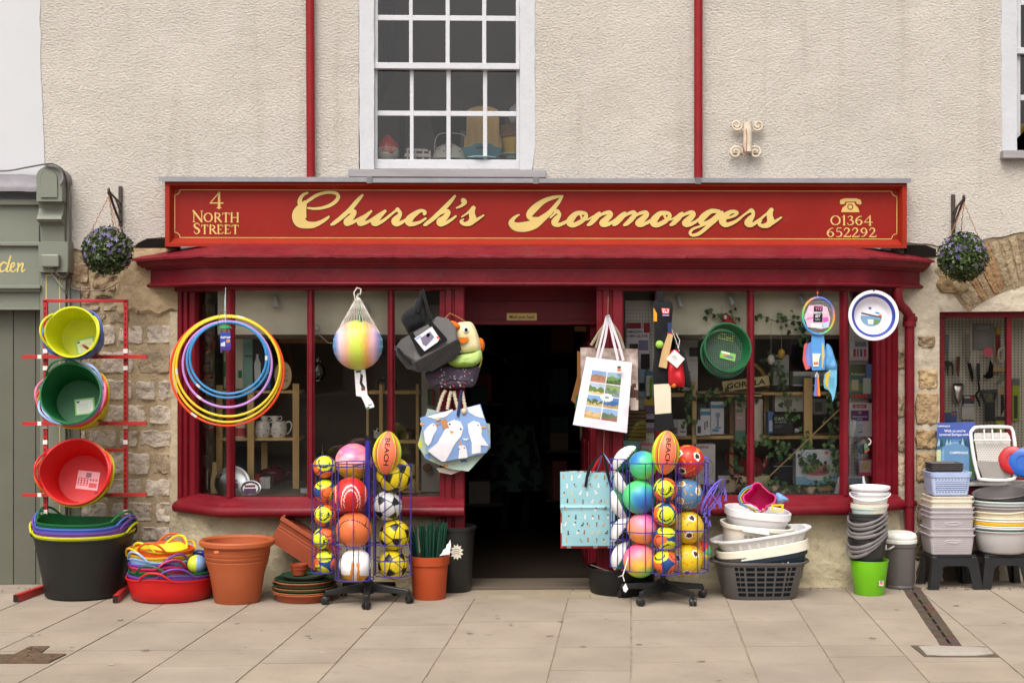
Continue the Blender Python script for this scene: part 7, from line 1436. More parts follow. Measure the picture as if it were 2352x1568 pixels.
mb=MB(C(206,202,196));mb.prism([(1745,440),(2150,435),(2180,480),(2195,800),(2190,990),(1850,1000),(1790,800),(1740,480)],-.012,-.020,f=fz_(z11,Yd))
for i in range(12):
 for j in range(9):x,y=1785+i*32+(j%2)*14,580+j*24;mb.prism([(x-5,y-3),(x+5,y-3),(x+5,y+4),(x-5,y+4)],-.0105,-.012,col=C(120,116,110),f=fz_(z11,Yd))
for i in range(12):x=1770+i*32;mb.prism([(x-3,500),(x+4,500),(x+4,508),(x-3,508)],-.0105,-.012,col=C(110,106,100),f=fz_(z11,Yd))
T.p('base_plate',mb,'plastic',smooth=0)
mb=MB(C(150,144,138));mb.prism([(1765,780),(2090,792),(2120,960),(2110,1000),(1850,1000)],.004,-.008,f=fz_(z11,Yd));T.p('packing_card',mb,'paper',smooth=0)
for(u,v,Y,r,col,lab)in((2327,1056,-.14,33,C(176,30,34),'red flying disc behind the blue one on the ledge'),(2350,1061,-.17,34,C(30,86,170),'blue flying disc leaning on the ledge')):
 Mx=aim((-.35,-.9,.15));c=W(u,v,Y);rr_=r*PX(Y);mb=MB(col);mb.lathe([(.001,.0),(rr_*.42,.0),(rr_*.45,.004),(rr_*.8,.004),(rr_*.95,-.004),(rr_,-.016),(rr_*.97,-.018),(rr_*.9,-.006),(.001,-.004)],Matrix.Translation(c)@Mx.to_4x4(),40,col);solo('flying_disc',mb,'plastic',lab,'flying disc','flying discs on the ledge')
mb=MB(C(196,160,60));mb.ball(W(2352,1036,-.12),.03,nu=14,nv=10);solo('toy_ball',mb,'plastic','small mustard ball behind the blue flying disc','ball')
T=Thing('poster','blue gas bottle advertising poster propped on the ledge behind the storage boxes','poster',W(2195,1110,-.06));Yp=-.06
def fp(L,d0,d1,c):mb.prism(L,d1,d0,col=c,f=fz_(z11,Yp))
mb=MB();fp([(1285,315),(1745,305),(1752,1010),(1280,1010)],0,.004,C(70,90,160))
fp([(1284,500),(1400,470),(1500,520),(1600,490),(1748,520),(1748,620),(1282,660)],.004,.005,C(56,92,130));fp([(1282,650),(1330,640),(1350,760),(1330,880),(1282,880)],.004,.0055,C(186,196,150));fp([(1680,560),(1748,540),(1750,1000),(1690,1000)],.004,.0052,C(70,104,60));fp([(1282,880),(1690,880),(1690,1010),(1282,1010)],.004,.0051,C(60,96,70))
for x in(1310,1340,1410,1450,1600,1640,1700):fp([(x-24,600),(x,490+rnd.random()*40),(x+24,600)],.005,.0056,C(*rnd.choice(((120,150,170),(40,70,80),(150,176,190)))))
fp([(1335,690),(1345,620),(1390,590),(1470,575),(1560,575),(1630,595),(1675,630),(1680,700),(1680,960),(1335,960)],.0056,.007,C(96,134,170));fp([(1460,580),(1470,540),(1550,540),(1560,580)],.0056,.0066,C(110,150,184));fp([(1440,520),(1580,515),(1580,530),(1440,535)],.0066,.0072,C(90,130,170));fp([(1345,660),(1375,640),(1375,950),(1345,950)],.007,.0074,C(120,156,186))
for s_,x,y,sz,al in(('With us you\'re',1505,415,52,'CENTER'),('covered Europe-wide!',1505,460,52,'CENTER'),('CAMPINGAZ',1555,682,48,'CENTER'),('CAMPINGAZ',1365,358,34,'CENTER'),('Refills available here and',1430,838,24,'LEFT'),('14,000 other outlets',1436,868,24,'LEFT')):text(mb,s_,lambda a,b,d,x=x,y=y:W(*z11(x+a,y-b),Yp-.0082),sz*.82,C(224,228,236),bold=.02,align=al)
T.p('print',mb,'paper',smooth=0)
# ================================================================ goods inside the windows
zL1=lambda x,y:(372.4+x/5.333,646.8+y/5.333);zL2=lambda x,y:(372.4+x/5.333,911.4+y/5.333)
WD_=C(206,170,112)
def carton(lab,u0,v0,u1,v1,Y,d,col,marks=(),texts=(),name='carton',cat='box',m='paper',group=None,turn=0):
 T=Thing(name,lab,cat,W((u0+u1)/2,v1,Y+d/2),group);mb=MB(col);a,b=W(u0,v1,Y),W(u1,v0,Y);mb.box((a.x,Y,a.z),(b.x,Y+d,b.z));T.p('body',mb,m,smooth=0,bevel=.002)
 if marks or texts:
  mb=MB();w,h=u1-u0,v1-v0
  for i,(x0,y0,x1,y1,c)in enumerate(marks):mb.quad(W(u0+w*x0,v0+h*y1,Y-.001-.0004*i),W(u0+w*x1,v0+h*y1,Y-.001-.0004*i),W(u0+w*x1,v0+h*y0,Y-.001-.0004*i),W(u0+w*x0,v0+h*y0,Y-.001-.0004*i),c)
  for s_,x,y,sz,c,an in texts:text(mb,s_,lambda a,b,dd:W(u0+w*x+a*cos(an)-b*sin(an)*0+b*sin(an),v0+h*y-b*cos(an)+a*sin(an),Y-.005),sz,c,bold=.02)
  T.p('print',mb,'paper',smooth=0)
 return T
def shelf_unit(lab,posts,shelves,v0,v1,Y,dp,u0,u1):
 T=Thing('shelf_unit',lab,'shelving',W((u0+u1)/2,v1,Y))
 for(ua,ub,va,vb,dy)in posts:
  mb=MB(WD_);a,b=W(ua,vb,Y+dy),W(ub,va,Y+dy);mb.box((a.x,Y+dy,a.z),(b.x,Y+dy+.035,b.z));T.p('post',mb,'wood',smooth=0,bevel=.002)
 for(ua,ub,v,t)in shelves:
  mb=MB(WD_);a,b=W(ua,v+t,Y),W(ub,v,Y);mb.box((a.x,Y+.004,a.z),(b.x,Y+dp,b.z));T.p('shelf',mb,'wood',smooth=0,bevel=.002)
 return T
YS=.0
shelf_unit('pale wooden shelf unit behind the hoops, holding jugs and cups',[(496,511,884,1124,.02),(568,583,884,1124,-.03),(672,687,881,1122,-.03),(600,614,1015,1090,.30)],[(496,690,1005,7),(496,690,897,6)],881,1124,.10,.30,496,687)
shelf_unit('pale wooden shelf unit with steel pans between the net ball and the holdall',[(871,879,882,1030,-.02),(841,847,925,1040,.0),(955,962,882,1128,-.02),(984,990,900,1130,.1)],[(846,964,897,8),(893,964,1010,8),(890,968,1126,6)],881,1128,.12,.30,841,990)
def lathe_thing(name,lab,cat,u,vb,Y,prof,col,m='glossy',group=None,extra=None,sp=None):
 c=W(u,vb,Y);k=PX(Y);T=Thing(name,lab,cat,c,group);T.p('body',MB(col).lathe([(r*k,z*k)+tuple(x)for r,z,*x in prof],Matrix.Translation(c),32,col),m,smooth=45)
 for nm,pts,r in(extra or()):mb=MB(col);mb.tube([W(*p,Y)for p in catmull(pts,5)],r*k,8);T.p(nm,mb,m)
 if sp:
  mb=MB(sp[1]);g=random.Random(3)
  for _ in range(sp[0]):
   a,z=g.uniform(pi*1.15,pi*1.85),g.uniform(.12,.88)*prof[-2][1];r=max(q[0]for q in prof)*k*1.0;i=0
   zz=z;rr=prof[0][0]
   for(r0,z0,*_1),(r1,z1,*_2)in zip(prof,prof[1:]):
    if z0<=zz<=z1 and z1>z0:rr=r0+(r1-r0)*(zz-z0)/(z1-z0)
   p=c+V((rr*k*cos(a)*1.01,rr*k*sin(a)*1.01,zz*k));mb.ball(p,.004,nu=6,nv=4)
  T.p('spots',mb,'glossy')
 return T
JW=C(222,216,206);jug=[(.5,0),(13,0),(17,8),(19,18),(17,29),(14.5,36),(15,38),(13,37),(.5,34)]
for u,hx,lab in((603,1,'white spotted jug on the shelf behind the hoops, next to the upright'),(641,1,'white spotted jug with a tag on its handle, on the shelf end')):
 lathe_thing('jug',lab,'jug',u,1005,.16,jug,JW,extra=[('handle',[(u+15,971),(u+24,968),(u+29,976),(u+25,990),(u+18,997)],1.7)],sp=(9,C(60,70,50)),group='spotted jugs on the shelf')
for u,v,lab in((607,967,'white cup stacked on the jug nearer the upright'),(632,967,'white cup stacked on the jug at the shelf end')):
 lathe_thing('cup',lab,'cup',u,v,.16,[(.5,0),(6,0),(8,4),(9,12),(8,12),(.5,2)],JW,extra=[('handle',[(u+8,v-10),(u+14,v-11),(u+15,v-5),(u+8,v-2)],1.0)],group='cups stacked on the jugs')
T=lathe_thing('storage_tin','white tin with red stripes on the shelf behind the mullion','tin',553,1006,.16,[(.5,0),(12,0),(12,5),(12,5,C(190,70,66)),(12,9),(12,9,C(190,70,66)),(12,17),(12,17,C(190,70,66)),(12,24),(12,36),(10,40),(.5,41)],C(220,208,198),m='plastic')
lathe_thing('storage_tin','white lidded canister standing behind the striped tin','tin',569,1004,.26,[(.5,0),(10,0),(10,42),(9,44),(4,48),(.5,48)],C(214,200,190),m='plastic')
lathe_thing('casserole','dark red lidded casserole on the window floor behind the shelf upright','pot',628,1106,.30,[(.5,0),(24,0),(28,20),(30,21),(30,24),(26,28),(12,33),(4,34),(4,38),(2,39),(.5,39)],C(96,22,22),extra=[('handle',[(657,1087),(664,1084),(664,1091),(657,1093)],2)])
carton('small white carton beside the casserole on the window floor',596,1096,622,1122,.06,.10,C(206,200,196),[(.45,0,.5,1,C(180,176,172))])
carton('red carton with white lettering behind the foil trays',570,1089,596,1122,.10,.06,C(176,30,30),[(.1,.05,.9,.15,C(150,20,24))],[('PRO',.5,.45,9,C(220,190,190),0)])
carton('low white carton at the window front beside the mullion',690,1121,712,1132,-.05,.08,C(206,210,210))
lathe_thing('iron_handle','black curved handle standing on the window floor','hook',623,1122,.04,[(.5,0),(3,0),(3,2),(.5,3)],C(24,22,22),m='iron',extra=[('hook',[(622,1122),(622,1100),(625,1094),(629,1096),(630,1103)],1.4)])
def foil(lab,u,v,rx,ry,Y,sticker):
 c=W(u,v,Y);k=PX(Y);Mx=aim((.1,-.92,.36));T=Thing('foil_tray',lab,'tray',c,'foil trays in the window');mb=MB(C(206,206,208));mb.lathe([(.001,-.015),(rx*k*.72,-.015),(rx*k*.86,-.004),(rx*k*.9,0),(rx*k,.001),(rx*k*1.0,-.002),(rx*k*.8,-.02),(.001,-.02)],Matrix.Translation(c)@Mx.to_4x4(),40,C(206,206,208),sy=ry/rx,rmod=lambda q,i:1+.012*sin(q*40)*(i in(3,4)));T.p('tray',mb,'metal',smooth=40)
 mb=MB(C(120,80,130));f=lambda q,d:c+Mx@V((q[0]*k,q[1]*k,d));mb.prism([(-15,-12),(13,-12),(13,0),(-15,0)],-.012,-.0145,f=f);mb.prism([(-13,3),(11,3),(11,8),(-13,8)],-.012,-.0145,col=C(196,80,90),f=f);T.p('label',mb,'paper',smooth=0)
foil('large round foil tray leaning behind the corner mullion',533,1108,40,40,-.06,1)
foil('small oval foil tray leaning beside the large round one',575,1120,24,18,-.14,1)
def side(zf,pts,Y,col,d=.004):mb=MB(col);mb.prism([zf(*p)for p in pts],d,0,f=fY(Y));return mb
mb=MB(C(190,180,160));a,b=W(455,1125,.16),W(492,700,.16);mb.box((a.x,.16,a.z),(b.x,.18,b.z));solo('pegboard_panel',mb,'cream','cream pegboard behind the angled pane next to the stone pier','pegboard')
T=Thing('tape_reel','red reel hanging on the pegboard behind the angled pane','reel',W(474,790,.10));mb=MB(C(150,30,28));mb.tube([W(474+15*cos(q),789+18*sin(q),.10)for q in[2*pi*k/20 for k in range(20)]],.022,8,closed=True);T.p('ring',mb,'plastic');mb=MB(C(60,60,56));mb.wbox(473,783,490,803,.09,.03);T.p('core',mb,'plastic',smooth=0)
carton('card of coloured knobs on the pegboard behind the angled pane',457,828,487,852,.11,.02,C(206,206,210),[(.05,.05,.95,.35,C(70,60,66)),(.6,.6,.85,.8,C(220,70,60))])
carton('long card with coloured stripes on the pegboard behind the angled pane',457,862,490,912,.11,.02,C(208,196,170),[(0,.04,1,.16,C(206,66,60)),(0,.28,1,.34,C(216,150,70)),(0,.55,1,.95,C(70,70,60)),(.1,.6,.3,.92,C(200,190,170)),(.5,.6,.7,.92,C(190,180,160))])
T=Thing('piping_bag','clear packet of white cloth hanging under the coloured cards','packet',W(474,988,.08));mb=MB(C(210,204,204));pillow(mb,[(457,924),(490,920),(492,984),(470,990),(456,986)],.10,.03,C(210,204,204),wr=.03);T.p('body',mb,'leafcloth',smooth=60);mb=MB(C(160,50,56));mb.wbox(456,984,492,990,.06,.03);T.p('hem',mb,'fabric',smooth=0)
for v0,v1,lab,n_ in((996,1046,'red handled box grater on the pegboard by the angled pane',0),(1070,1126,'tall steel grater standing on the window floor by the angled pane',1)):
 T=Thing('grater',lab,'grater',W(466,v1,.06));mb=MB(C(170,160,150));mb.wbox(458,v0+6,474 if not n_ else 478,v1-3,.06,.05);T.p('body',mb,'metal',smooth=0);mb=MB(C(40,36,34))
 for i in range(3):
  for j in range(6):mb.wbox(460+i*5,v0+11+j*5.4,462.5+i*5,v0+14+j*5.4,.058,.002)
 T.p('tooth',mb,'dark',smooth=0)
 mb=MB(C(196,40,36));mb.wbox(457,v0,476,v0+7,.05,.06);mb.wbox(457,v1-4,475,v1,.05,.06)
 if not n_:T.p('grip',mb,'plastic',smooth=0)
T=Thing('chopping_board','pale wooden paddle board standing in the window by the corner mullion','board',W(492,1132,.0));mb=MB(C(206,176,128));mb.prism([(488,1062),(494,1060),(497,1064),(499,1086),(503,1100),(503,1133),(484,1133),(484,1100),(487,1086)],.02,0,f=fY(.0));T.p('board',mb,'wood',smooth=0)
carton('tall cream carton leaning in the window behind the mullion',514,752,558,893,.22,.08,C(206,194,170),[(.0,.55,.12,.8,C(40,110,80)),(.75,.70,.95,.82,C(30,110,74))])
carton('tall sea green carton lettered TERRA behind the hoops',558,751,582,893,.20,.10,C(122,160,148),[(0,0,1,.25,C(140,176,164))],[('TERRA',.5,.47,6.5,C(40,56,54),0)])
T=carton('black carton with a steel bottle picture behind the hoops',580,773,606,893,.18,.10,C(26,26,28));mb=MB(C(190,190,188));mb.prism([(585,876),(584,835),(588,822),(588,813),(594,813),(594,822),(599,835),(598,876)],.004,.0,f=fY(.178));T.p('print',mb,'paper',smooth=0)
carton('blue carton standing behind the lilac hoop',606,820,622,893,.20,.08,C(34,96,150),[],[('IRON',.6,.4,7,C(200,220,230),pi/2)])
T=Thing('gift_board','round wooden board with words standing on the shelf behind the hoops','board',W(650,895,.16));mb=MB(C(190,166,128));mb.prism(circ(650,862,20,32,24),.015,0,f=fY(.16));T.p('board',mb,'wood',smooth=0);mb=MB(C(60,46,34))
for i,s_ in enumerate(('BEST','TEA','EVER')):text(mb,s_,lambda a,b,d,i=i:W(652+a,852+i*11-b,.1435),9,C(60,46,34))
T.p('lettering',mb,'paper',smooth=0)
for u,v,lab in((634,696,'spot lamp on the cream board over the hoops'),(841,712,'spot lamp on the cream board beside the net ball'),(1562,696,'spot lamp on the cream board above the red pouch'),(1681,692,'spot lamp on the cream board above the green sieve'),(1842,690,'spot lamp on the cream board beside the badminton racket')):
 T=Thing('spot_lamp',lab,'lamp',W(u,v,-.17),'spot lamps in the bays');mb=MB(C(206,204,200));c=W(u,v,-.165);d=V((.15,-.5,-.85)).normalized().to_track_quat('Z','Y').to_matrix().to_4x4();mb.lathe([(.001,-.05),(.014,-.05),(.018,-.01),(.021,.03),(.014,.035),(.001,.03)],Matrix.Translation(c)@d,18,C(206,204,200));T.p('housing',mb,'plastic',smooth=40);mb=MB(C(120,116,110));mb.tube([c-V((0,-.02,-.03)),W(u,v-10,-.102)],.006,6);T.p('arm',mb,'metal')
T=Thing('hanging_bulb','white globe bulb on a flex behind the net ball','bulb',W(727,753,-.17));mb=MB(C(226,222,216));mb.ball(W(727,754,-.17),.026,nu=16,nv=10);T.p('globe',mb,'glossy');mb=MB(C(206,200,190));mb.tube([W(*p,-.17)for p in catmull([(728,766),(742,776),(752,786),(768,788)],5)],.003,5);T.p('flex',mb,'rubber')
lathe_thing('glass_bulb','large clear bulb hanging behind the pane beside the hoops','bulb',730,876,.1,[(.5,0),(10,4),(17,16),(17,26),(9,42),(6,50),(6,54),(.5,55)],C(150,146,130),m='glass')
mb=MB(C(176,130,84));mb.wbox(640,776,770,788,.46,.02);solo('hanging_rail',mb,'wood','wooden rail with hooks crossing the back of the bay','rail')
for u,v,r,lab in((898,896,16,'tall steel stockpot on the shelf behind the mullion by the holdall'),(934,1010,19,'steel pan with a lid on the lower shelf by the holdall'),(880,896,12,'steel pot half hidden at the shelf upright')):
 lathe_thing('steel_pan',lab,'pan',u,v,.2,[(.5,0),(r,0),(r,20),(r+1,21),(r*.6,25),(2.5,27),(2.5,31),(.5,31)],C(150,140,128),m='metal',group='steel pans on the shelves')
T=lathe_thing('panda_mug','white mug with a panda face on the window shelf','mug',866,1006,.15,[(.5,0),(7,0),(8,4),(8,22),(7,23),(.5,20)],C(216,212,206));mb=MB(BK)
for x,y,r in((862,985,2.6),(869,988,2.4),(859,980,3),(865,994,1.4)):mb.prism(circ(x,y,r,r*1.3,10),.004,0,f=fY(.15-8.2*PX(.15)*.98))
T.p('face',mb,'glossy',smooth=0)
lathe_thing('teapot','cream teapot with painted windows at the foot of the wooden shelf','teapot',945,1124,.16,[(.5,0),(12,0),(15,8),(13,20),(8,25),(3,27),(2,31),(.5,32)],C(214,200,160));lathe_thing('biscuit_jar','cream patterned jar behind the yellow footballs','jar',905,1124,.10,[(.5,0),(12,0),(13,24),(9,27),(.5,29)],C(206,196,180));lathe_thing('beaker','tall cream beaker behind the big yellow football','beaker',948,1090,.2,[(.5,0),(6,0),(7,24),(6,24),(.5,2)],C(206,190,160))
mb=MB(C(200,192,176));a,b=W(968,1128,.16),W(1012,700,.16);mb.box((a.x,.16,a.z),(b.x,.18,b.z));solo('pegboard_panel',mb,'cream','cream pegboard beside the door post behind the seagull tote','pegboard')
carton('green and red card on the pegboard above the rope handles',982,893,998,930,.12,.02,C(60,110,60),[(.55,0,1,1,C(170,50,40))])
T=Thing('twine_ball','ball of brown twine behind the seagull totes','twine',W(982,1085,.08));mb=MB(C(150,112,66));c=W(982,1074,.1)
for k in range(9):mb.tube([c+Matrix.Rotation(k*.35,3,'X')@Matrix.Rotation(k*.8,3,'Z')@V((.028*cos(q),.028*sin(q),0))for q in[2*pi*i/16 for i in range(16)]],.006,5,closed=True)
T.p('coil',mb,'fabric')
lathe_thing('oil_bottle','thin clear glass bottle above the first small ball of the stand','bottle',741,1046,.05,[(.5,0),(6,0),(7,6),(3,12),(2.4,26),(3,28),(.5,28)],C(170,176,166),m='glass')
shelf_unit('pale wooden shelf unit in the bay behind the sieve and the badminton set',[(1590,1600,876,1122,-.03),(1676,1685,890,1115,.26),(1847,1866,868,1126,-.05),(1755,1766,895,1010,.26)],[(1535,1750,902,9),(1600,1930,900,7),(1535,1700,1000,8),(1700,1935,1000,8)],868,1126,.12,.30,1535,1935)
carton('white fan carton with a blue band, tallest on the middle shelf',1633,922,1663,997,.10,.10,C(206,206,206),[(.03,.10,.97,.20,C(70,140,170)),(.45,.38,.6,.8,C(130,150,180)),(.36,.34,.70,.48,C(140,160,186)),(.3,.78,.8,.82,C(120,140,170)),(.1,.84,.6,.92,C(80,150,180))])
carton('smaller white fan carton beside the tall one',1609,938,1632,999,.08,.10,C(206,206,208),[(.0,.10,1,.25,C(80,140,170)),(.35,.5,.5,.8,C(90,90,96)),(.6,.45,.75,.7,C(120,130,150))])
carton('small teal topped carton peeping behind the fan cartons',1600,926,1622,998,.22,.06,C(56,110,120))
carton('white kettle carton at the shelf end behind the bat blade',1558,963,1577,1001,.07,.10,C(210,208,208),[(.3,.3,.7,.55,C(130,124,130)),(.2,.7,.9,.78,C(100,96,100))]);carton('white and grey carton on the shelf in front of the upright',1598,964,1618,1000,.05,.05,C(206,204,206),[(.2,.4,.6,.85,C(60,60,70))]);carton('white carton edge behind the cricket bat blade',1545,963,1558,1000,.08,.08,C(190,186,186),[(0,.5,.8,.9,C(110,80,80))])
carton('tall pinkish green spray carton beside the middle mullion',1689,922,1712,1014,.06,.08,C(176,150,146),[(0,.72,1,1,C(90,130,110)),(.1,.18,.8,.27,C(100,130,80))],[('flux',.45,.40,8,C(214,204,200),0)])
lathe_thing('canister','cream cylinder standing behind the middle mullion','canister',1734,1012,.14,[(.5,0),(18,0),(18,94),(16,97),(.5,97)],C(196,186,164),m='plastic')
carton('black radio carton lettered STATUS on the middle shelf',1776,953,1822,996,.05,.10,C(28,28,30),[(.05,.55,.5,.58,C(110,110,110)),(.05,.65,.4,.68,C(110,110,110))],[('STATUS',.38,.2,9,C(206,206,206),0),('Slim CORDLESS',.38,.38,4,C(190,190,190),0)]);carton('blue and white carton beside the black radio one',1764,945,1777,995,.07,.08,C(80,110,160),[(.2,.4,.8,.9,C(180,190,206))]);carton('lilac packet lying at the shelf edge by the ivy',1826,984,1836,992,.04,.04,C(176,170,190))
T=carton('white carton lettered STATUS beside the red printed ball',1598,1020,1643,1112,.02,.12,C(206,200,198),[],[('STATUS',.35,.07,8,C(150,40,40),0)]);mb=MB(C(176,176,180));mb.tube([W(1622+16*cos(q),1074+22*sin(q),.016)for q in[2*pi*k/24 for k in range(24)]],.003,5,closed=True);T.p('picture',mb,'paper')
carton('white appliance with a dark panel behind the red pouch',1559,780,1603,897,.18,.20,C(196,190,184),[(.0,.02,1,.07,C(206,202,198)),(.55,.15,1,.33,C(60,60,60)),(.4,.62,.6,.66,C(110,100,96)),(0,.40,1,.41,C(140,136,130))],name='appliance',cat='appliance')
T=Thing('word_sign','yellowed wooden sign lettered GORILLA across the back of the bay','sign',W(1712,902,.06));mb=MB(C(196,178,126));Q=[(1658,876),(1765,862),(1768,884),(1662,900)];mb.prism(Q,.012,0,f=fY(.06));T.p('board',mb,'wood',smooth=0);mb=MB(BK);text(mb,'GORILLA',lambda a,b,d:W(1713+a,882-a*.135-b,.0465),17,C(54,44,30),bold=.03,sx=1.28);T.p('lettering',mb,'paper',smooth=0)
mb=MB(C(190,150,60));
for k in range(10):a0=-1.3+k*.13;mb.tube([W(1700+62*cos(a0+q),890+62*sin(a0+q),.25)for q in(0,.065,.13)],.014,6)
solo('display_hoop',mb,'plastic','curved yellow display hoop behind the wooden sign','display')
T=Thing('red_teapot','big red enamel watering teapot across the middle mullion, on a cream carton','teapot',W(1722,1092,.02));RT=C(120,26,24);c=W(1722,1092,.04);k=PX(.04);mb=MB(RT);mb.lathe([(.001,0),(26*k,0),(32*k,10*k),(32*k,22*k),(27*k,38*k),(16*k,47*k),(9*k,49*k),(9*k,53*k),(4*k,55*k),(4*k,60*k),(.001,61*k)],Matrix.Translation(c),36,RT);T.p('body',mb,'glossy',smooth=50)
mb=MB(RT);mb.tube([W(u,v,.03)for u,v in catmull([(1698,1078),(1682,1072),(1669,1060),(1668,1046),(1676,1040),(1690,1046),(1697,1056)],5)],.007,7);T.p('handle',mb,'glossy');mb=MB(RT);P_=[W(u,v,.03)for u,v in catmull([(1746,1080),(1756,1066),(1762,1050),(1766,1044)],5)];mb.tube(P_,[.028-.018*i/(len(P_)-1)for i in range(len(P_))],8);T.p('spout',mb,'glossy')
mb=MB(C(30,28,28));mb.prism([(1664,1084),(1672,1076),(1680,1092),(1674,1100),(1666,1098)],.004,0,f=fY(.0));T.p('tag',mb,'paper',smooth=0)
carton('cream carton under the red teapot',1674,1092,1768,1130,-.02,.16,C(206,196,150));carton('white leaning card at the foot of the red teapot',1650,1092,1674,1130,-.04,.02,C(196,190,186));carton('black carton with white lettering behind the bamboo cane',1776,1030,1828,1112,.14,.10,C(26,24,26),[(.0,.48,1,.5,C(180,180,180))],[('SAFE',.3,.4,7,C(150,50,60),0)])
T=carton('white paddling pool carton with a photo, behind the shelf upright',1828,1032,1926,1113,.0,.10,C(206,208,210),[(.0,.76,1,1,C(130,176,200)),(.68,.05,.76,.13,C(220,110,60))],[('Club',.35,.14,13,C(110,160,190),0)]);mb=MB();f=fY(-.003);mb.prism(circ(1876,1086,32,17,28),.002,0,col=C(206,206,206),f=f);mb.prism(circ(1876,1079,31,13,28),.003,.002,col=C(196,110,120),f=f);mb.prism(circ(1876,1078,24,8,24),.004,.003,col=C(150,80,90),f=f)
for x,y,c_ in((1866,1064,C(70,40,34)),(1872,1050,C(60,36,30)),(1886,1066,C(50,34,30)),(1896,1062,C(80,50,40)),(1878,1068,C(150,110,90))):mb.prism(circ(x,y,3.4,4.2,10),.006,.004,col=c_,f=f);mb.prism([(x-4,y+4),(x+4,y+4),(x+5,y+15),(x-5,y+15)],.005,.004,col=C(*rnd.choice(((190,130,110),(176,90,110),(206,160,140)))),f=f)
T.p('picture',mb,'paper',smooth=0)
mb=MB(C(196,166,110));mb.tube([W(1750,1110,-.10),W(1932,936,-.12)],.0045,7);solo('bamboo_cane',mb,'wood','thin bamboo cane leaning diagonally across the bay','cane')
for i,(u,v,r,lab)in enumerate(((1783,1118,11,'cream spiral shell on the window floor by the bamboo cane'),(1865,1122,13,'brown striped shell at the foot of the shelf upright'),(1801,1128,6,'small white shell near the window front'))):
 mb=MB(C(206,186,160));c=W(u,v,-.14);k=r*PX(-.14);
 for j in range(6):mb.ball(c+V((k*.9*(j/5-.4),0,-k*.3+k*.16*j-.05*k*j*j*.3)),k*(.75-.11*j),nu=12,nv=8,col=C(*((206,186,160),(176,140,104))[j%2]))
 solo('sea_shell',mb,'glossy',lab,'shell','shells in the window')
mb=MB(C(150,120,80));mb.prism([(1880,1118),(1912,1114),(1916,1124),(1882,1128)],.05,0,f=fY(-.05));solo('driftwood',mb,'wood','flat piece of driftwood beside the striped shell','driftwood')
mb=MB(C(70,72,50));a=W(1650,1131,-.22);b=W(1930,1131,-.22);g_=random.Random(8)
for i in range(500):x,y=g_.uniform(a.x,b.x),g_.uniform(-.21,-.02);z=zb-.033;h_=g_.uniform(.008,.03);d=g_.uniform(-.012,.012);mb.add([(x-.004,y,z),(x+.004,y,z),(x+d,y+d,z+h_)],[(0,1,2)],C(*g_.choice(((60,72,40),(86,92,60),(110,104,76),(46,56,34)))))
o=mk('moss_litter',mb,'leaf',smooth=0);tag(o,'green moss and litter strewn on the floor of the bay','moss',kind='stuff')
def ivy(lab,pts,n,spread,seed,size=(8,14)):
 g=random.Random(seed);T=Thing('ivy_garland',lab,'artificial ivy',W(pts[-1][0],pts[-1][1],pts[-1][2]),'ivy garlands in the bay');P_=catmull(pts,8);mb=MB(C(64,58,34));mb.tube([W(*p)for p in P_],.0025,5);T.p('stem',mb,'leaf');mb=MB()
 for i in range(n):
  p=g.choice(P_);u,v,Y=p[0]+g.gauss(0,spread),p[1]+g.gauss(0,spread*.8),p[2]+g.uniform(-.03,.05);Y=max(-.24,Y);c=W(u,v,Y);k=g.uniform(*size)*PX(Y)*.5;a=g.uniform(-.8,.8);t=V((cos(a),g.uniform(-.4,.4),sin(a))).normalized();n_=V((g.uniform(-.5,.5),-1,g.uniform(-.3,.6))).normalized();w=n_.cross(t).normalized();t=w.cross(n_)
  L=[(0,-1),(.55,-.75),(1.0,-.2),(.55,.05),(.5,.5),(0,1.15),(-.5,.5),(-.55,.05),(-1.0,-.2),(-.55,-.75)];c0=C(*g.choice(((50,86,38),(72,108,52),(92,126,66),(38,66,30),(110,140,80))))
  mb.add([c+t*x*k-w*y*k*1.0+n_*(.004 if abs(x)>.9 else 0)for x,y in L]+[c-n_*.003],[(i_,(i_+1)%10,10)for i_ in range(10)],c0)
 T.p('foliage',mb,'leaf',smooth=0)
ivy('ivy garland curling over the shelf behind the sieve',[(1625,718,-.16),(1650,724,-.16),(1672,726,-.17),(1700,730,-.16)],26,9,1)
ivy('ivy garland trailing along the shelf edge under the sieve',[(1570,897,.06),(1600,912,.04),(1640,905,.05),(1690,918,.05),(1720,930,.05)],46,10,2)
ivy('ivy garland hanging down past the shelf by the fan cartons',[(1583,905,.03),(1580,930,.03),(1588,960,.03),(1576,984,.03)],26,8,3)
ivy('ivy garland looping over the hidden back of the bay behind the racket',[(1740,722,-.16),(1790,740,-.17),(1815,735,-.16),(1840,750,-.16),(1850,790,-.16)],40,11,4)
ivy('ivy garland falling past the wooden sign in the bay',[(1770,820,.1),(1790,860,.06),(1800,900,.05),(1812,950,.02),(1822,975,.0)],60,12,5)
ivy('ivy garland massed above the red teapot',[(1700,1030,.0),(1730,1022,-.02),(1765,1016,-.02),(1800,1030,-.02),(1790,1046,-.02)],46,12,6,(9,17))
ivy('ivy garland falling over the red teapot to the floor',[(1706,1040,-.04),(1700,1065,-.05),(1696,1090,-.05),(1690,1112,-.1),(1720,1118,-.12)],26,9,7,(9,16))
ivy('ivy garland winding around the shelf upright beside the pool carton',[(1850,990,.0),(1856,1020,.0),(1840,1046,-.02),(1870,1058,-.06),(1862,1080,-.08)],40,10,8,(9,16))
ivy('ivy garland climbing beside the corner mullion',[(1915,840,.0),(1908,900,.0),(1918,960,-.02),(1905,1010,-.04),(1925,1045,-.08),(1915,1100,-.1)],80,12,9,(9,17))
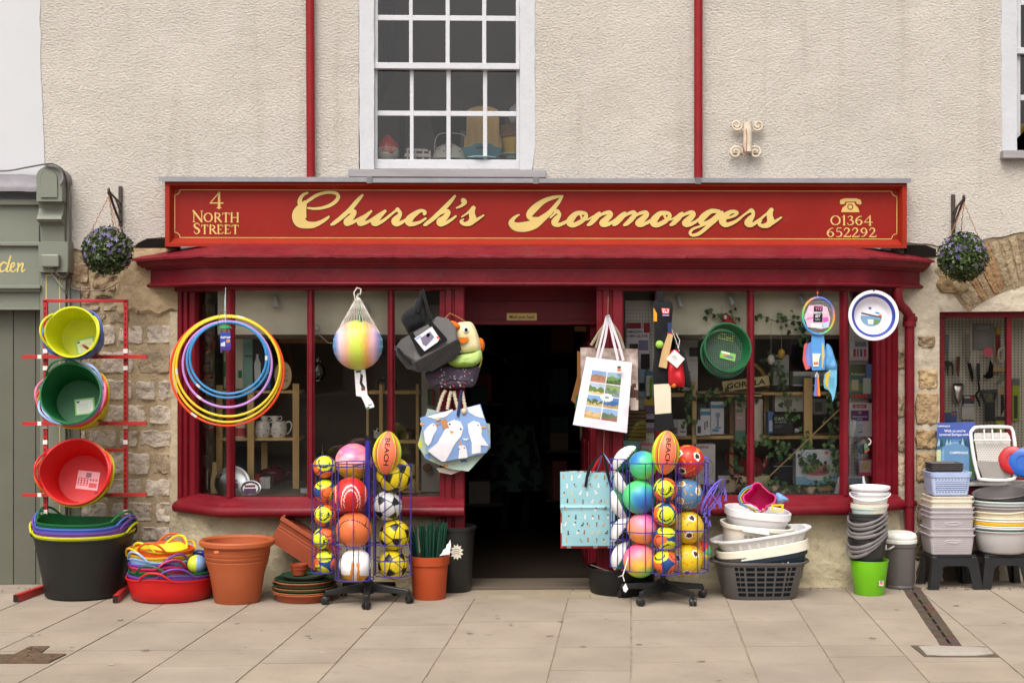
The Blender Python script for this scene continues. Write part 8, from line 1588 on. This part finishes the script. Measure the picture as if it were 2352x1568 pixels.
ivy('ivy garland along the window floor beside the shells',[(1770,1112,-.1),(1830,1118,-.12),(1890,1112,-.1),(1925,1110,-.08)],50,10,10,(9,16))
T=Thing('parrot_ornament','red parrot ornament hanging above the sieve','ornament',W(1672,745,-.17));mb=MB(C(176,30,28));pillow(mb,[(1658,726),(1664,720),(1672,721),(1682,732),(1692,746),(1680,750),(1662,748)],-.17,.04,C(176,30,28));T.p('body',mb,'plastic',smooth=60);mb=MB(C(216,212,206));mb.prism(circ(1666,728,4,5,10),.05,.03,f=fY(-.17));T.p('face',mb,'plastic',smooth=0);mb=MB(C(190,186,170));mb.tube([W(1658,705,-.17),W(1659,735,-.17)],.0018,4);mb.tube([W(1678,706,-.17),W(1680,735,-.17)],.0018,4);T.p('cord',mb,'fabric')
for u,v,lab,col in((1771,826,'white egg shaped ornament hanging on a thread in the bay',C(206,200,192)),(1795,812,'yellow bird ornament hanging on a thread in the bay',C(196,150,40))):
 T=Thing('hanging_ornament',lab,'ornament',W(u,v,-.17));mb=MB(col);mb.ball(W(u,v,-.17),.026,nu=16,nv=10,sc=(1,1,1.35));T.p('body',mb,'glossy');mb=MB(C(170,166,150));mb.tube([W(u,v-12,-.17),W(u,v-95,-.17)],.0014,4);T.p('thread',mb,'fabric')
carton('grey printed carton behind the hanging white egg',1776,815,1812,885,.12,.08,C(150,150,146),[(.1,.06,.6,.16,C(50,50,50)),(.2,.3,.5,.6,C(110,110,110))]);carton('long white and dark carton on the shelf behind the badminton handles',1822,853,1905,886,.12,.10,C(176,176,172),[(0,.3,.5,.9,C(90,96,90)),(.5,.4,.7,.9,C(40,36,40)),(.72,.3,1,.85,C(130,136,130))]);carton('white kitchen scale carton behind the ivy above the black radio carton',1780,905,1846,945,.20,.08,C(190,186,176),[(.3,.3,.6,.7,C(120,116,110))]);carton('grey carton with a round dial behind the corner ivy',1860,915,1900,952,.16,.08,C(110,108,104),[(.3,.2,.7,.8,C(60,60,58))])
for u0,u1,lab in((1436,1502,'cream pegboard behind the narrow pane beside the doorway'),(1951,2004,'cream pegboard behind the angled pane by the downpipe')):
 mb=MB(C(208,202,192));Yq=.02 if u0<1900 else-.02;a,b=W(u0,1132,Yq),W(u1,690 if u0<1900 else 740,Yq);mb.box((a.x,Yq,a.z),(b.x,Yq+.015,b.z))
 i=0
 for x in range(int(u0)+5,int(u1)-3,7):
  for y in range(712 if u0<1900 else 750,1128,8):mb.quad(W(x-1,y+1,Yq-.0006),W(x+1,y+1,Yq-.0006),W(x+1,y-1,Yq-.0006),W(x-1,y-1,Yq-.0006),C(90,84,76))
 solo('pegboard_panel',mb,'cream',lab,'pegboard',smooth=0)
carton('oven glove card in the narrow pane beside the doorway',1439,741,1492,846,-.03,.012,C(206,196,200),[(0,0,1,.13,C(130,30,40)),(.62,0,.97,.13,C(190,150,156)),(.75,.0,1,.22,C(136,34,44)),(.52,.38,.95,.60,C(120,116,140)),(.12,.46,.5,.72,C(60,44,42)),(.62,.68,1,1,C(34,34,38))],[('AMAZING',.36,.20,8.2,C(40,34,40),0),('OVEN GLOVE',.44,.295,8.2,C(40,34,40),0)],name='oven_glove_card',cat='packet')
carton('blue and white cloth packet beside the mottled shopping bag',1466,846,1484,912,-.02,.014,C(150,170,186),[(.1,.5,.8,.8,C(40,44,50))]);carton('white packet with a lime stripe on the pegboard beside the doorway',1480,862,1502,910,-.02,.014,C(206,204,200),[(.55,.1,.85,1,C(110,180,30)),(.0,-.2,.9,.0,C(80,130,160))]);carton('purple and yellow card on the pegboard beside the doorway',1480,913,1503,948,-.02,.014,C(120,90,130),[(.0,.0,1,.5,C(206,180,60)),(.2,.0,.6,.12,C(60,50,90))]);carton('violet brush packet low on the pegboard beside the doorway',1484,950,1503,990,-.02,.014,C(170,160,176),[(0,.3,1,.5,C(40,36,44)),(0,.8,1,1,C(120,80,130))])
mb=MB();mb.cloth(lambda a,b:W(1440+44*a,940+70*b,-.04+.004*sin(b*80)),6,40,.008,colf=lambda a,b:C(150,118,72)if int(b*24)%3 else C(96,72,44));solo('rattan_mat',mb,'fabric','brown rattan mat hanging in the narrow pane beside the doorway','mat');carton('blue packet under the rattan mat',1430,1012,1470,1030,-.03,.012,C(130,160,180));carton('pink edged packet beside the white rugby ball',1472,1018,1498,1034,-.03,.012,C(196,180,176),[(0,0,1,.3,C(206,90,120))])
carton('white card of cake candles in the angled pane by the downpipe',1951,782,1994,828,-.06,.012,C(190,190,196),[(.05,.42,.2,.8,C(206,206,206)),(.2,.42,.35,.8,C(160,50,70)),(.4,.42,.5,.8,C(170,60,80)),(.58,.42,.68,.8,C(60,40,60)),(.78,.42,.9,.8,C(180,50,80)),(.1,.82,.95,.95,C(206,170,180)),(.3,.05,.9,.3,C(110,110,120))]);T=carton('colourful garden seed packet in the angled pane by the downpipe',1951,836,2003,916,-.06,.012,C(50,96,110),[(0,0,.7,.25,C(40,70,40)),(.75,0,1,.4,C(90,140,190)),(.0,.55,1,.8,C(96,140,80)),(.1,.45,.4,.75,C(206,190,150)),(.6,.4,.95,.85,C(190,206,190)),(.1,.85,.8,.97,C(190,60,50)),(.0,.25,.6,.33,C(36,80,90))],[('Pollinator',.38,.29,8,C(214,206,110),0)],name='seed_packet',cat='packet')
T=carton('white packet of 15 greaseproof bags in the angled pane',1951,925,2004,1003,-.06,.012,C(212,210,210),[(.14,.05,.74,.15,C(190,30,54)),(.06,.22,.84,.53,C(90,36,110)),(.36,.62,.56,.86,C(190,186,186)),(.40,.84,.46,.88,BK),(.50,.84,.56,.88,BK)],[('caroline',.44,.10,7,C(226,206,210),0),('15',.45,.285,8,C(220,210,226),0),('GREASEPROOF',.45,.41,5.2,C(214,200,220),0),('BAGS',.45,.48,5.2,C(214,200,220),0)],name='bag_packet',cat='packet')
T=Thing('printed_mug','mug with a scenic print hung aslant in the angled pane','mug',W(1980,1040,-.10));mb=MB();c=W(1980,1024,-.10);mb.lathe([(.001,0,C(200,196,190)),(.036,0,C(180,70,50)),(.038,.008,C(70,90,70)),(.038,.03,C(90,110,90)),(.038,.06,C(190,196,190)),(.038,.085,C(190,80,50)),(.038,.095,C(200,196,190)),(.034,.095,C(200,196,190)),(.034,.01)],Matrix.Translation(c)@Matrix.Rotation(R(-28),4,'Y')@Matrix.Translation((0,0,-.045)),24);T.p('body',mb,'glossy',smooth=40);mb=MB(C(206,200,196));mb.tube([c+V((.036+.026*sin(a),0,.03+.024*cos(a)))for a in[pi*k/8 for k in range(9)]],.005,6);T.p('handle',mb,'glossy')
carton('pink carton with a round biscuit picture in the angled pane',1972,1054,2003,1092,-.06,.012,C(206,196,196),[(0,0,1,.08,C(206,90,110)),(0,.8,1,1,C(206,80,100)),(0,0,.08,1,C(206,90,110)),(.92,0,1,1,C(206,90,110)),(.25,.2,.75,.6,C(206,190,120))])
T=Thing('picture_tray','white framed tray with a farm picture at the foot of the angled pane','tray',W(1957,1132,-.14));mb=MB(C(206,206,214));mb.prism([(1926,1094),(1985,1093),(1992,1132),(1916,1133)],.012,0,f=fY(-.14));T.p('frame',mb,'plastic',smooth=0);mb=MB(C(130,150,166));f=fY(-.14);mb.prism([(1932,1098),(1981,1097),(1985,1131),(1926,1132)],.013,.012,f=f);mb.prism([(1930,1110),(1982,1108),(1985,1131),(1928,1132)],.014,.013,col=C(96,116,70),f=f);mb.prism([(1966,1114),(1975,1112),(1978,1131),(1966,1131)],.015,.014,col=C(190,150,70),f=f);T.p('picture',mb,'paper',smooth=0)
YT_=.36;GT_='garden tools on the pegboard'
def tool(name,lab,cat,polys,tubes=()):
 T=Thing(name,lab,cat,W(*z8(*polys[0][1][0]),YT_),GT_)
 for nm,L,c,m,th in polys:mb=MB(c);mb.prism([z8(*p)for p in L],th,0,f=fY(YT_));T.p(nm,mb,m,smooth=0,bevel=.0015)
 for nm,L,r,c,m in tubes:mb=MB(c);mb.tube([W(*z8(*p),YT_-.02)for p in catmull(L,4)],r,7);T.p(nm,mb,m)
tool('garden_fork','grey hand fork with a blue grey handle on the pegboard','garden tool',[('handle',[(1385,650),(1435,650),(1430,800),(1420,900),(1398,900),(1385,800)],C(92,100,104),'plastic',.022),('head',[(1405,900),(1416,900),(1418,970),(1470,985),(1490,1020),(1485,1140),(1472,1140),(1465,1030),(1425,1030),(1420,1150),(1408,1150),(1405,1030),(1370,1020),(1360,1130),(1350,1130),(1355,1010),(1380,975),(1404,965)],C(60,58,56),'metal',.01)])
T=tool('garden_trowel','bright steel hand trowel with a wooden handle on the pegboard','garden tool',[('handle',[(1525,920),(1570,920),(1565,1080),(1552,1160),(1538,1160),(1520,1080)],C(86,46,30),'wood',.024),('shank',[(1540,1160),(1556,1160),(1560,1250),(1540,1250)],C(150,146,140),'metal',.012)])
T=Thing('trowel_blade','bright steel blade of the trowel on the pegboard','garden tool',W(*z8(1545,1505),YT_-.02));mb=MB(C(206,200,190));pillow(mb,[z8(*p)for p in[(1480,1255),(1545,1240),(1612,1255),(1608,1380),(1580,1470),(1548,1505),(1510,1470),(1485,1380)]],YT_-.005,.03,C(206,200,190));T.p('blade',mb,'metal',smooth=60)
tool('pruning_saw','dark pruning knife hanging point down on the pegboard','garden tool',[('handle',[(1640,640),(1690,640),(1700,900),(1680,990),(1650,990),(1645,900)],C(120,112,100),'wood',.02),('blade',[(1655,990),(1700,1000),(1735,1160),(1715,1220),(1690,1150)],C(50,48,46),'metal',.01)])
tool('hoe','black hand hoe with a thin curved neck on the pegboard','garden tool',[('handle',[(1770,1000),(1812,1000),(1815,1180),(1800,1240),(1785,1240),(1770,1120)],C(40,40,40),'plastic',.022)],[('neck',[(1795,1240),(1800,1330),(1760,1390),(1790,1450),(1810,1520)],.007,C(40,40,42),'metal')])
tool('onion_hoe','dark bladed hoe with a short wooden handle lying level on the pegboard','garden tool',[('blade',[(1935,950),(1975,1030),(1970,1170),(1900,1185),(1850,1160),(1910,1110)],C(44,42,42),'metal',.012),('handle',[(1975,1045),(2140,1050),(2140,1095),(1978,1098)],C(176,140,100),'wood',.02)])
tool('secateurs','white handled secateurs hanging by the mullion of the tool window','garden tool',[('blade',[(2075,690),(2092,690),(2110,790),(2090,810),(2070,760)],C(180,176,170),'metal',.01)],[('handle',[(2095,800),(2045,840),(2040,920),(2065,980),(2092,975),(2105,900),(2098,810)],.008,C(196,190,176),'plastic'),('grip',[(2095,800),(2120,790),(2136,820)],.008,C(196,190,176),'plastic')])
tool('dibber','black Y shaped dibber with a printed sleeve on the pegboard','garden tool',[('grip',[(1805,1330),(2025,1320),(2025,1365),(1805,1372)],C(40,42,40),'plastic',.03),('sleeve',[(1905,1385),(1960,1380),(1985,1470),(1900,1475)],C(96,96,60),'paper',.032),('shaft',[(1870,1480),(1995,1470),(1995,1700),(1870,1710)],C(38,38,40),'plastic',.024)],[('arm',[(1825,1360),(1870,1480)],.010,C(38,40,40),'plastic'),('arm',[(2010,1360),(1975,1480)],.010,C(38,40,40),'plastic')])
tool('weeder','small weeding tool with a wooden handle beside the mullion','garden tool',[('handle',[(2062,1280),(2105,1280),(2105,1380),(2062,1380)],C(170,140,96),'wood',.02),('label',[(2020,1220),(2085,1140),(2125,1170),(2060,1260)],C(120,126,100),'paper',.012),('blade',[(2070,1380),(2100,1380),(2110,1560),(2070,1640)],C(50,50,48),'metal',.012)])
T=Thing('price_star','pink star shaped price card stuck on the pegboard','card',W(*z8(1915,930),.33),None);mb=MB(C(214,92,110));mb.prism([z8(1915+(68 if i%2 else 52)*cos(2*pi*i/28),860+(66 if i%2 else 50)*sin(2*pi*i/28))for i in range(28)],.002,0,f=fY(.33));T.p('card',mb,'paper',smooth=0)
carton('red and yellow card of secateurs on the pegboard',*z8(2010,560),*z8(2060,980),.40,.01,C(150,50,40),[(0,0,1,.2,C(190,160,50)),(0,.85,1,1,C(200,150,50))]);carton('grey packet with a red dot low on the pegboard',*z8(1610,1390),*z8(1745,1530),.39,.015,C(70,66,68),[(.1,.1,.6,.25,C(200,196,196)),(.65,.1,.9,.4,C(200,50,50)),(0,.75,1,.95,C(190,186,186))]);carton('clear hook packet under the grey one on the pegboard',*z8(1590,1530),*z8(1740,1690),.39,.012,C(196,186,178));carton('blue seed packet above the gas bottle poster',*z8(1355,1580),*z8(1535,1720),.36,.012,C(80,100,150),[(0,0,.6,.15,C(200,180,60)),(.6,.2,.95,.35,C(206,110,60))]);carton('grey lantern shape behind the pegboard tools',*z8(1730,520),*z8(1980,840),.405,.008,C(130,126,120),[(.2,.05,.8,.2,C(150,146,142)),(.3,.3,.7,.9,C(140,136,130))]);carton('lime green strap packet past the mullion of the tool window',*z8(2210,1190),*z8(2300,1700),.38,.015,C(150,160,40),[(0,0,1,.16,C(110,110,106)),(.2,.4,.7,.95,C(50,52,48))]);carton('yellow carded brush beside the mullion of the tool window',*z8(2010,1650),*z8(2135,1850),.38,.012,C(176,170,60),[(0,.0,1,.25,C(40,40,36)),(.2,.4,.8,1,C(200,196,120))])
YU=.22
T=Thing('gnome_head','red hatted garden gnome head in the corner of the upstairs sash window','ornament',W(890,366,YU));k=PX(YU);c=W(891,366,YU);mb=MB(C(206,200,186));mb.lathe([(.001,0),(20*k,0),(26*k,8*k),(25.5*k,20*k),(24*k,27*k)],Matrix.Translation(c),30,C(206,200,186));mb.lathe([(25*k,26*k),(26*k,30*k),(22*k,36*k),(14*k,46*k),(5*k,55*k),(.001,57*k)],Matrix.Translation(c),30,C(190,62,58));T.p('head',mb,'plastic',smooth=50)
mb=MB(C(206,110,98));f=lambda x,y,d:c+V((x*k,-sqrt(max(0,(25.4*k)**2-(x*k)**2))-.001-d,y*k));mb.sheet(lambda a,b:f(-14+32*a,12+13*b-3*abs(a-.5),0.0),14,6);T.p('face',mb,'plastic',smooth=60)
mb=MB(C(200,90,84));mb.ball(c+V((9*k,-25*k,13*k)),5*k,nu=14,nv=10,sc=(1,1.2,.9));T.p('nose',mb,'plastic')
for x in(-3,15):mb=MB(C(226,224,220));p=f(x,19,0);mb.ball(p,3.2*k,nu=12,nv=8);mb.ball(p+V((.4*k,-2.2*k,-.2*k)),1.5*k,nu=10,nv=6,col=C(40,50,60));T.p('eye',mb,'glossy')
mb=MB(C(216,212,200));mb.tube([f(-8+i*3.4,8.5+1.5*sin(i),0)for i in range(8)],[1.5*k,2*k,2.4*k,2*k,2*k,2.4*k,2*k,1.2*k],7);mb.tube([f(-7,25,0),f(-2,26,0),f(2,24,0)],1.2*k,6);mb.tube([f(12,24,0),f(16,25,0),f(19,23,0)],1.2*k,6);T.p('moustache',mb,'plastic')
T=Thing('toy_bench','little white bench ornament on the upstairs windowsill','ornament',W(960,366,YU));mb=MB(C(206,194,186))
for L in([(931,345),(936,340),(982,343),(984,348),(936,346)],[(930,352),(986,353),(992,361),(928,360)]):mb.prism(L,.05,0,f=fY(YU))
for x in(934,952,970,985):mb.wbox(x,346,x+4,367,YU-.04,.03)
T.p('body',mb,'plastic',smooth=0)
T=Thing('food_cover','white domed cover with red hearts and a wire handle on the upstairs sill','cover',W(1031,367,YU));c=W(1031,367,YU);mb=MB(C(210,212,200));mb.lathe([(39*k,0),(37*k,10*k),(29*k,26*k),(17*k,34*k),(.001,36*k)],Matrix.Translation(c),36,C(210,212,200));T.p('dome',mb,'glossy',smooth=60)
mb=MB(C(190,60,56));mb.lathe([(8*k,34*k),(9*k,40*k),(6*k,44*k),(.001,45*k)],Matrix.Translation(c),18,C(190,60,56));T.p('knob',mb,'glossy');mb=MB(C(190,54,54))
for a,z in((-1.9,14),(-1.35,26),(-.75,14),(-1.45,6),(-2.4,20)):
 r=34*k*sqrt(max(.1,1-(z/38)**2));p=c+V((r*cos(a),r*sin(a)-.006,z*k));mb.ball(p,3.2*k,nu=10,nv=6,sc=(1,.6,1.2))
T.p('heart',mb,'glossy');mb=MB(C(150,146,130));mb.tube([W(u,v,YU+.05)for u,v in catmull([(998,350),(1000,322),(1010,308),(1030,306),(1058,308),(1072,316)],4)],.0035,6);T.p('wire_handle',mb,'metal')
T=Thing('wooden_board','round topped pale wooden board standing in the upstairs sash window','board',W(1109,340,YU+.12));mb=MB(C(206,168,108));mb.prism([(1066,340),(1066,316),(1071,315),(1072,260)]+[(1109-37*cos(a),258-14*sin(a))for a in[pi*k_/12 for k_ in range(1,12)]]+[(1146,260),(1147,312),(1153,312),(1153,342)],.03,0,f=fY(YU+.12));T.p('board',mb,'wood',smooth=0)
T=Thing('tub_caddy','teal plastic caddy in front of the wooden board in the upstairs window','caddy',W(1108,366,YU+.02));mb=MB(C(36,110,128));mb.prism([(1058,340),(1082,336),(1090,330),(1126,330),(1134,336),(1152,340),(1146,367),(1066,367)],.06,-.08,f=fY(YU+.06));mb.prism([(1092,336),(1122,336),(1120,342),(1094,342)],.062,.06,col=C(40,34,28),f=fY(YU+.06));T.p('body',mb,'plastic',smooth=0,bevel=.004)
lathe_thing('plate','pale blue plate lying before the teal caddy upstairs','plate',1106,368,YU-.08,[(.5,0),(20,0),(38,4),(38,5),(20,1.5),(.5,1.5)],C(160,190,196));lathe_thing('plate','pale green plate beneath the yellow pot upstairs','plate',1180,366,YU-.02,[(.5,0),(18,0),(20,6),(34,9),(34,11),(18,8),(.5,8)],C(176,196,190))
lathe_thing('yellow_pot','yellow pot with a wicker basket on top at the edge of the upstairs window','pot',1181,354,YU+.05,[(.5,0),(23,0),(27,30),(27,36),(.5,36)],C(206,166,50),m='plastic')
T=Thing('wicker_basket','small wicker basket on the yellow pot upstairs','basket',W(1181,318,YU+.05));c=W(1181,314,YU+.05);mb=MB(C(150,112,72))
for i in range(6):mb.tube([c+V(((30+1.4*sin(q*9+i*pi))*k*cos(q),(30+1.4*sin(q*9+i*pi))*k*sin(q),i*4.6*k))for q in[2*pi*j/54 for j in range(54)]],2.3*k,5,closed=True)
T.p('weave',mb,'wood');T=Thing('paper_bundle','white crumpled bundle above the wicker basket upstairs','bundle',W(1185,285,YU+.08));mb=MB(C(190,186,180));pillow(mb,[(1170,250),(1190,236),(1215,240),(1215,286),(1180,288),(1168,270)],YU+.08,.06,C(190,186,180),wr=.06);T.p('body',mb,'leafcloth',smooth=60)
T=Thing('curtain','dark hanging drape at the side of the upstairs sash window','curtain',W(893,300,.35));mb=MB(C(44,40,38));mb.cloth(lambda a,b:W(872+30*a+8*sin(b*3),-60+300*b-60*a*b,.35+.02*sin(a*16)),16,12,.01,col=C(44,40,38));T.p('cloth',mb,'fabric',smooth=60)
mb=MB(C(34,32,31));mb.wbox(917,262,929,366,.5,.04);solo('window_post',mb,'dark','dark upright post standing behind the gnome upstairs','post');mb=MB(C(28,27,27));mb.prism([(988,270),(1100,262),(1160,262),(1160,300),(1058,300),(1058,366),(1010,366)],.04,0,f=fY(.62));solo('dark_cabinet',mb,'dark','dark cabinet shape behind the domed cover upstairs','cabinet')
carton('yellow topped box at the edge of the neighbouring upstairs window',2342,284,2420,312,.2,.1,C(190,160,30),[(0,.7,1,1,C(206,180,60))]);carton('pale blue box under the yellow one at the window edge',2342,312,2420,330,.2,.14,C(140,180,196))
def person(lab,x,y,H,face,arm,skirt):
 T=Thing('person',lab,'person',V((x,y,.03)),'customers in the dark shop');s=H/1.66
 J=[((0,0,.92),(.15,.11)),((0,.0,1.10),(.12,.09)),((0,0,1.28),(.16,.10)),((0,0,1.40),(.12,.08)),((0,.0,1.46),(.05,.05)),((0,-.02,1.50),(.055,.06)),((0,-.025,1.57),(.078,.09)),((0,-.02,1.635),(.055,.065))]
 E=[(i,i+1)for i in range(7)]
 for sx in(-1,1):
  n0=len(J);J+=[((sx*.17,0,1.38),(.06,.055)),((sx*.22,arm*.04,1.12),(.045,.045)),((sx*.20,-.16*arm-.02,.94),(.034,.032)),((sx*.18,-.22*arm-.03,.86),(.038,.022))];E+=[(3,n0),(n0,n0+1),(n0+1,n0+2),(n0+2,n0+3)]
  for q in range(4):m=len(J);J+=[((sx*(.165+.012*q),-.235*arm-.035,.82-.004*q),(.010,.010)),((sx*(.163+.012*q),-.25*arm-.03,.775+.006*abs(q-1.5)),(.008,.008))];E+=[(n0+3,m),(m,m+1)]
  m=len(J);J+=[((sx*.145,-.25*arm-.04,.84),(.011,.011)),((sx*.14,-.28*arm-.04,.81),(.009,.009))];E+=[(n0+3,m),(m,m+1)]
  n0=len(J);J+=[((sx*.09,0,.84),(.09,.095)),((sx*.10,-.01,.47),(.060,.065)),((sx*.10,.01,.10),(.040,.045)),((sx*.10,-.02,.045),(.045,.04)),((sx*.11,-.14,.03),(.042,.028))];E+=[(0,n0)]+[(n0+i,n0+i+1)for i in range(4)]
 me=bpy.data.meshes.new('body');rot=Matrix.Rotation(face,3,'Z');me.from_pydata([tuple(rot@V(p)*s)for p,r in J],E,[]);o=bpy.data.objects.new('body',me);sc.collection.objects.link(o);o.parent=T.o
 sk=o.modifiers.new('skin','SKIN');sd=o.modifiers.new('smooth','SUBSURF');sd.levels=sd.render_levels=2
 for i,(p,r)in enumerate(J):d=me.skin_vertices[0].data[i];d.radius=(r[0]*s,r[1]*s);d.use_root=(i==0)
 me.materials.append(MP['top']);o.location=(0,0,0)
 base=V((x,y,.03));mb=MB()
 pat=lambda d:C(60,84,72)if noise.noise(d*9)>.05 else C(24,28,28)
 if skirt:
  mb=MB();n_=72;vs=[];fs=[];cs=[]
  for j in range(25):
   z=.98-.58*j/24
   for i in range(n_):
    q=2*pi*i/n_;r=(.17+.11*j/24)*(1+.06*sin(q*9)*j/24);vs.append(base+V((r*cos(q),r*.85*sin(q),z))*s)
  for j in range(24):
   for i in range(n_):fs.append((j*n_+i,j*n_+(i+1)%n_,(j+1)*n_+(i+1)%n_,(j+1)*n_+i));cs.append(C(58,72,64)if noise.noise(V((i*.2,j*.3,3)))>-.02 else C(22,26,25))
  mb.add(vs,fs,cs);T.p('skirt',mb,'fabric',smooth=60)
 hd=base+rot@V((0,-.02,1.57))*s;mb=MB(C(40,30,24));mb.ball(hd+V((0,.012,.012)),.098*s,nu=20,nv=14,sc=(.95,1.05,1.05));
 mb.v=[p if(rot.inverted()@(p-hd)).y>-.03*s or(p-hd).z>.045*s else p+(hd-p)*.35 for p in mb.v];T.p('hair',mb,'fabric',smooth=60)
 mb=MB(C(150,108,88));F=lambda a,b,c_:hd+rot@V((a,b,c_))*s
 for sx in(-1,1):mb.ball(F(sx*.03,-.098,-.005),.010*s,nu=8,nv=6,col=C(230,226,220));mb.ball(F(sx*.085,-.0,-.01),.018*s,nu=8,nv=6)
 mb.ball(F(0,-.115,-.03),.013*s,nu=8,nv=6,sc=(1,1.2,1.5));mb.ball(F(0,-.098,-.062),.016*s,nu=10,nv=6,sc=(1.5,.6,.4),col=C(140,70,66));T.p('face',mb,'plastic')
MP={'top':mat('dark_clothes',.85,.15,col=C(26,25,27))}
p=G(1192,1262,.03);person('person in a long patterned skirt standing in the dark doorway',p.x,p.y+1.0,1.62,R(200),.8,True)
p=G(1128,1250,.03);person('person in dark clothes standing further back in the shop',p.x,p.y+1.3,1.62,R(150),1.0,False)
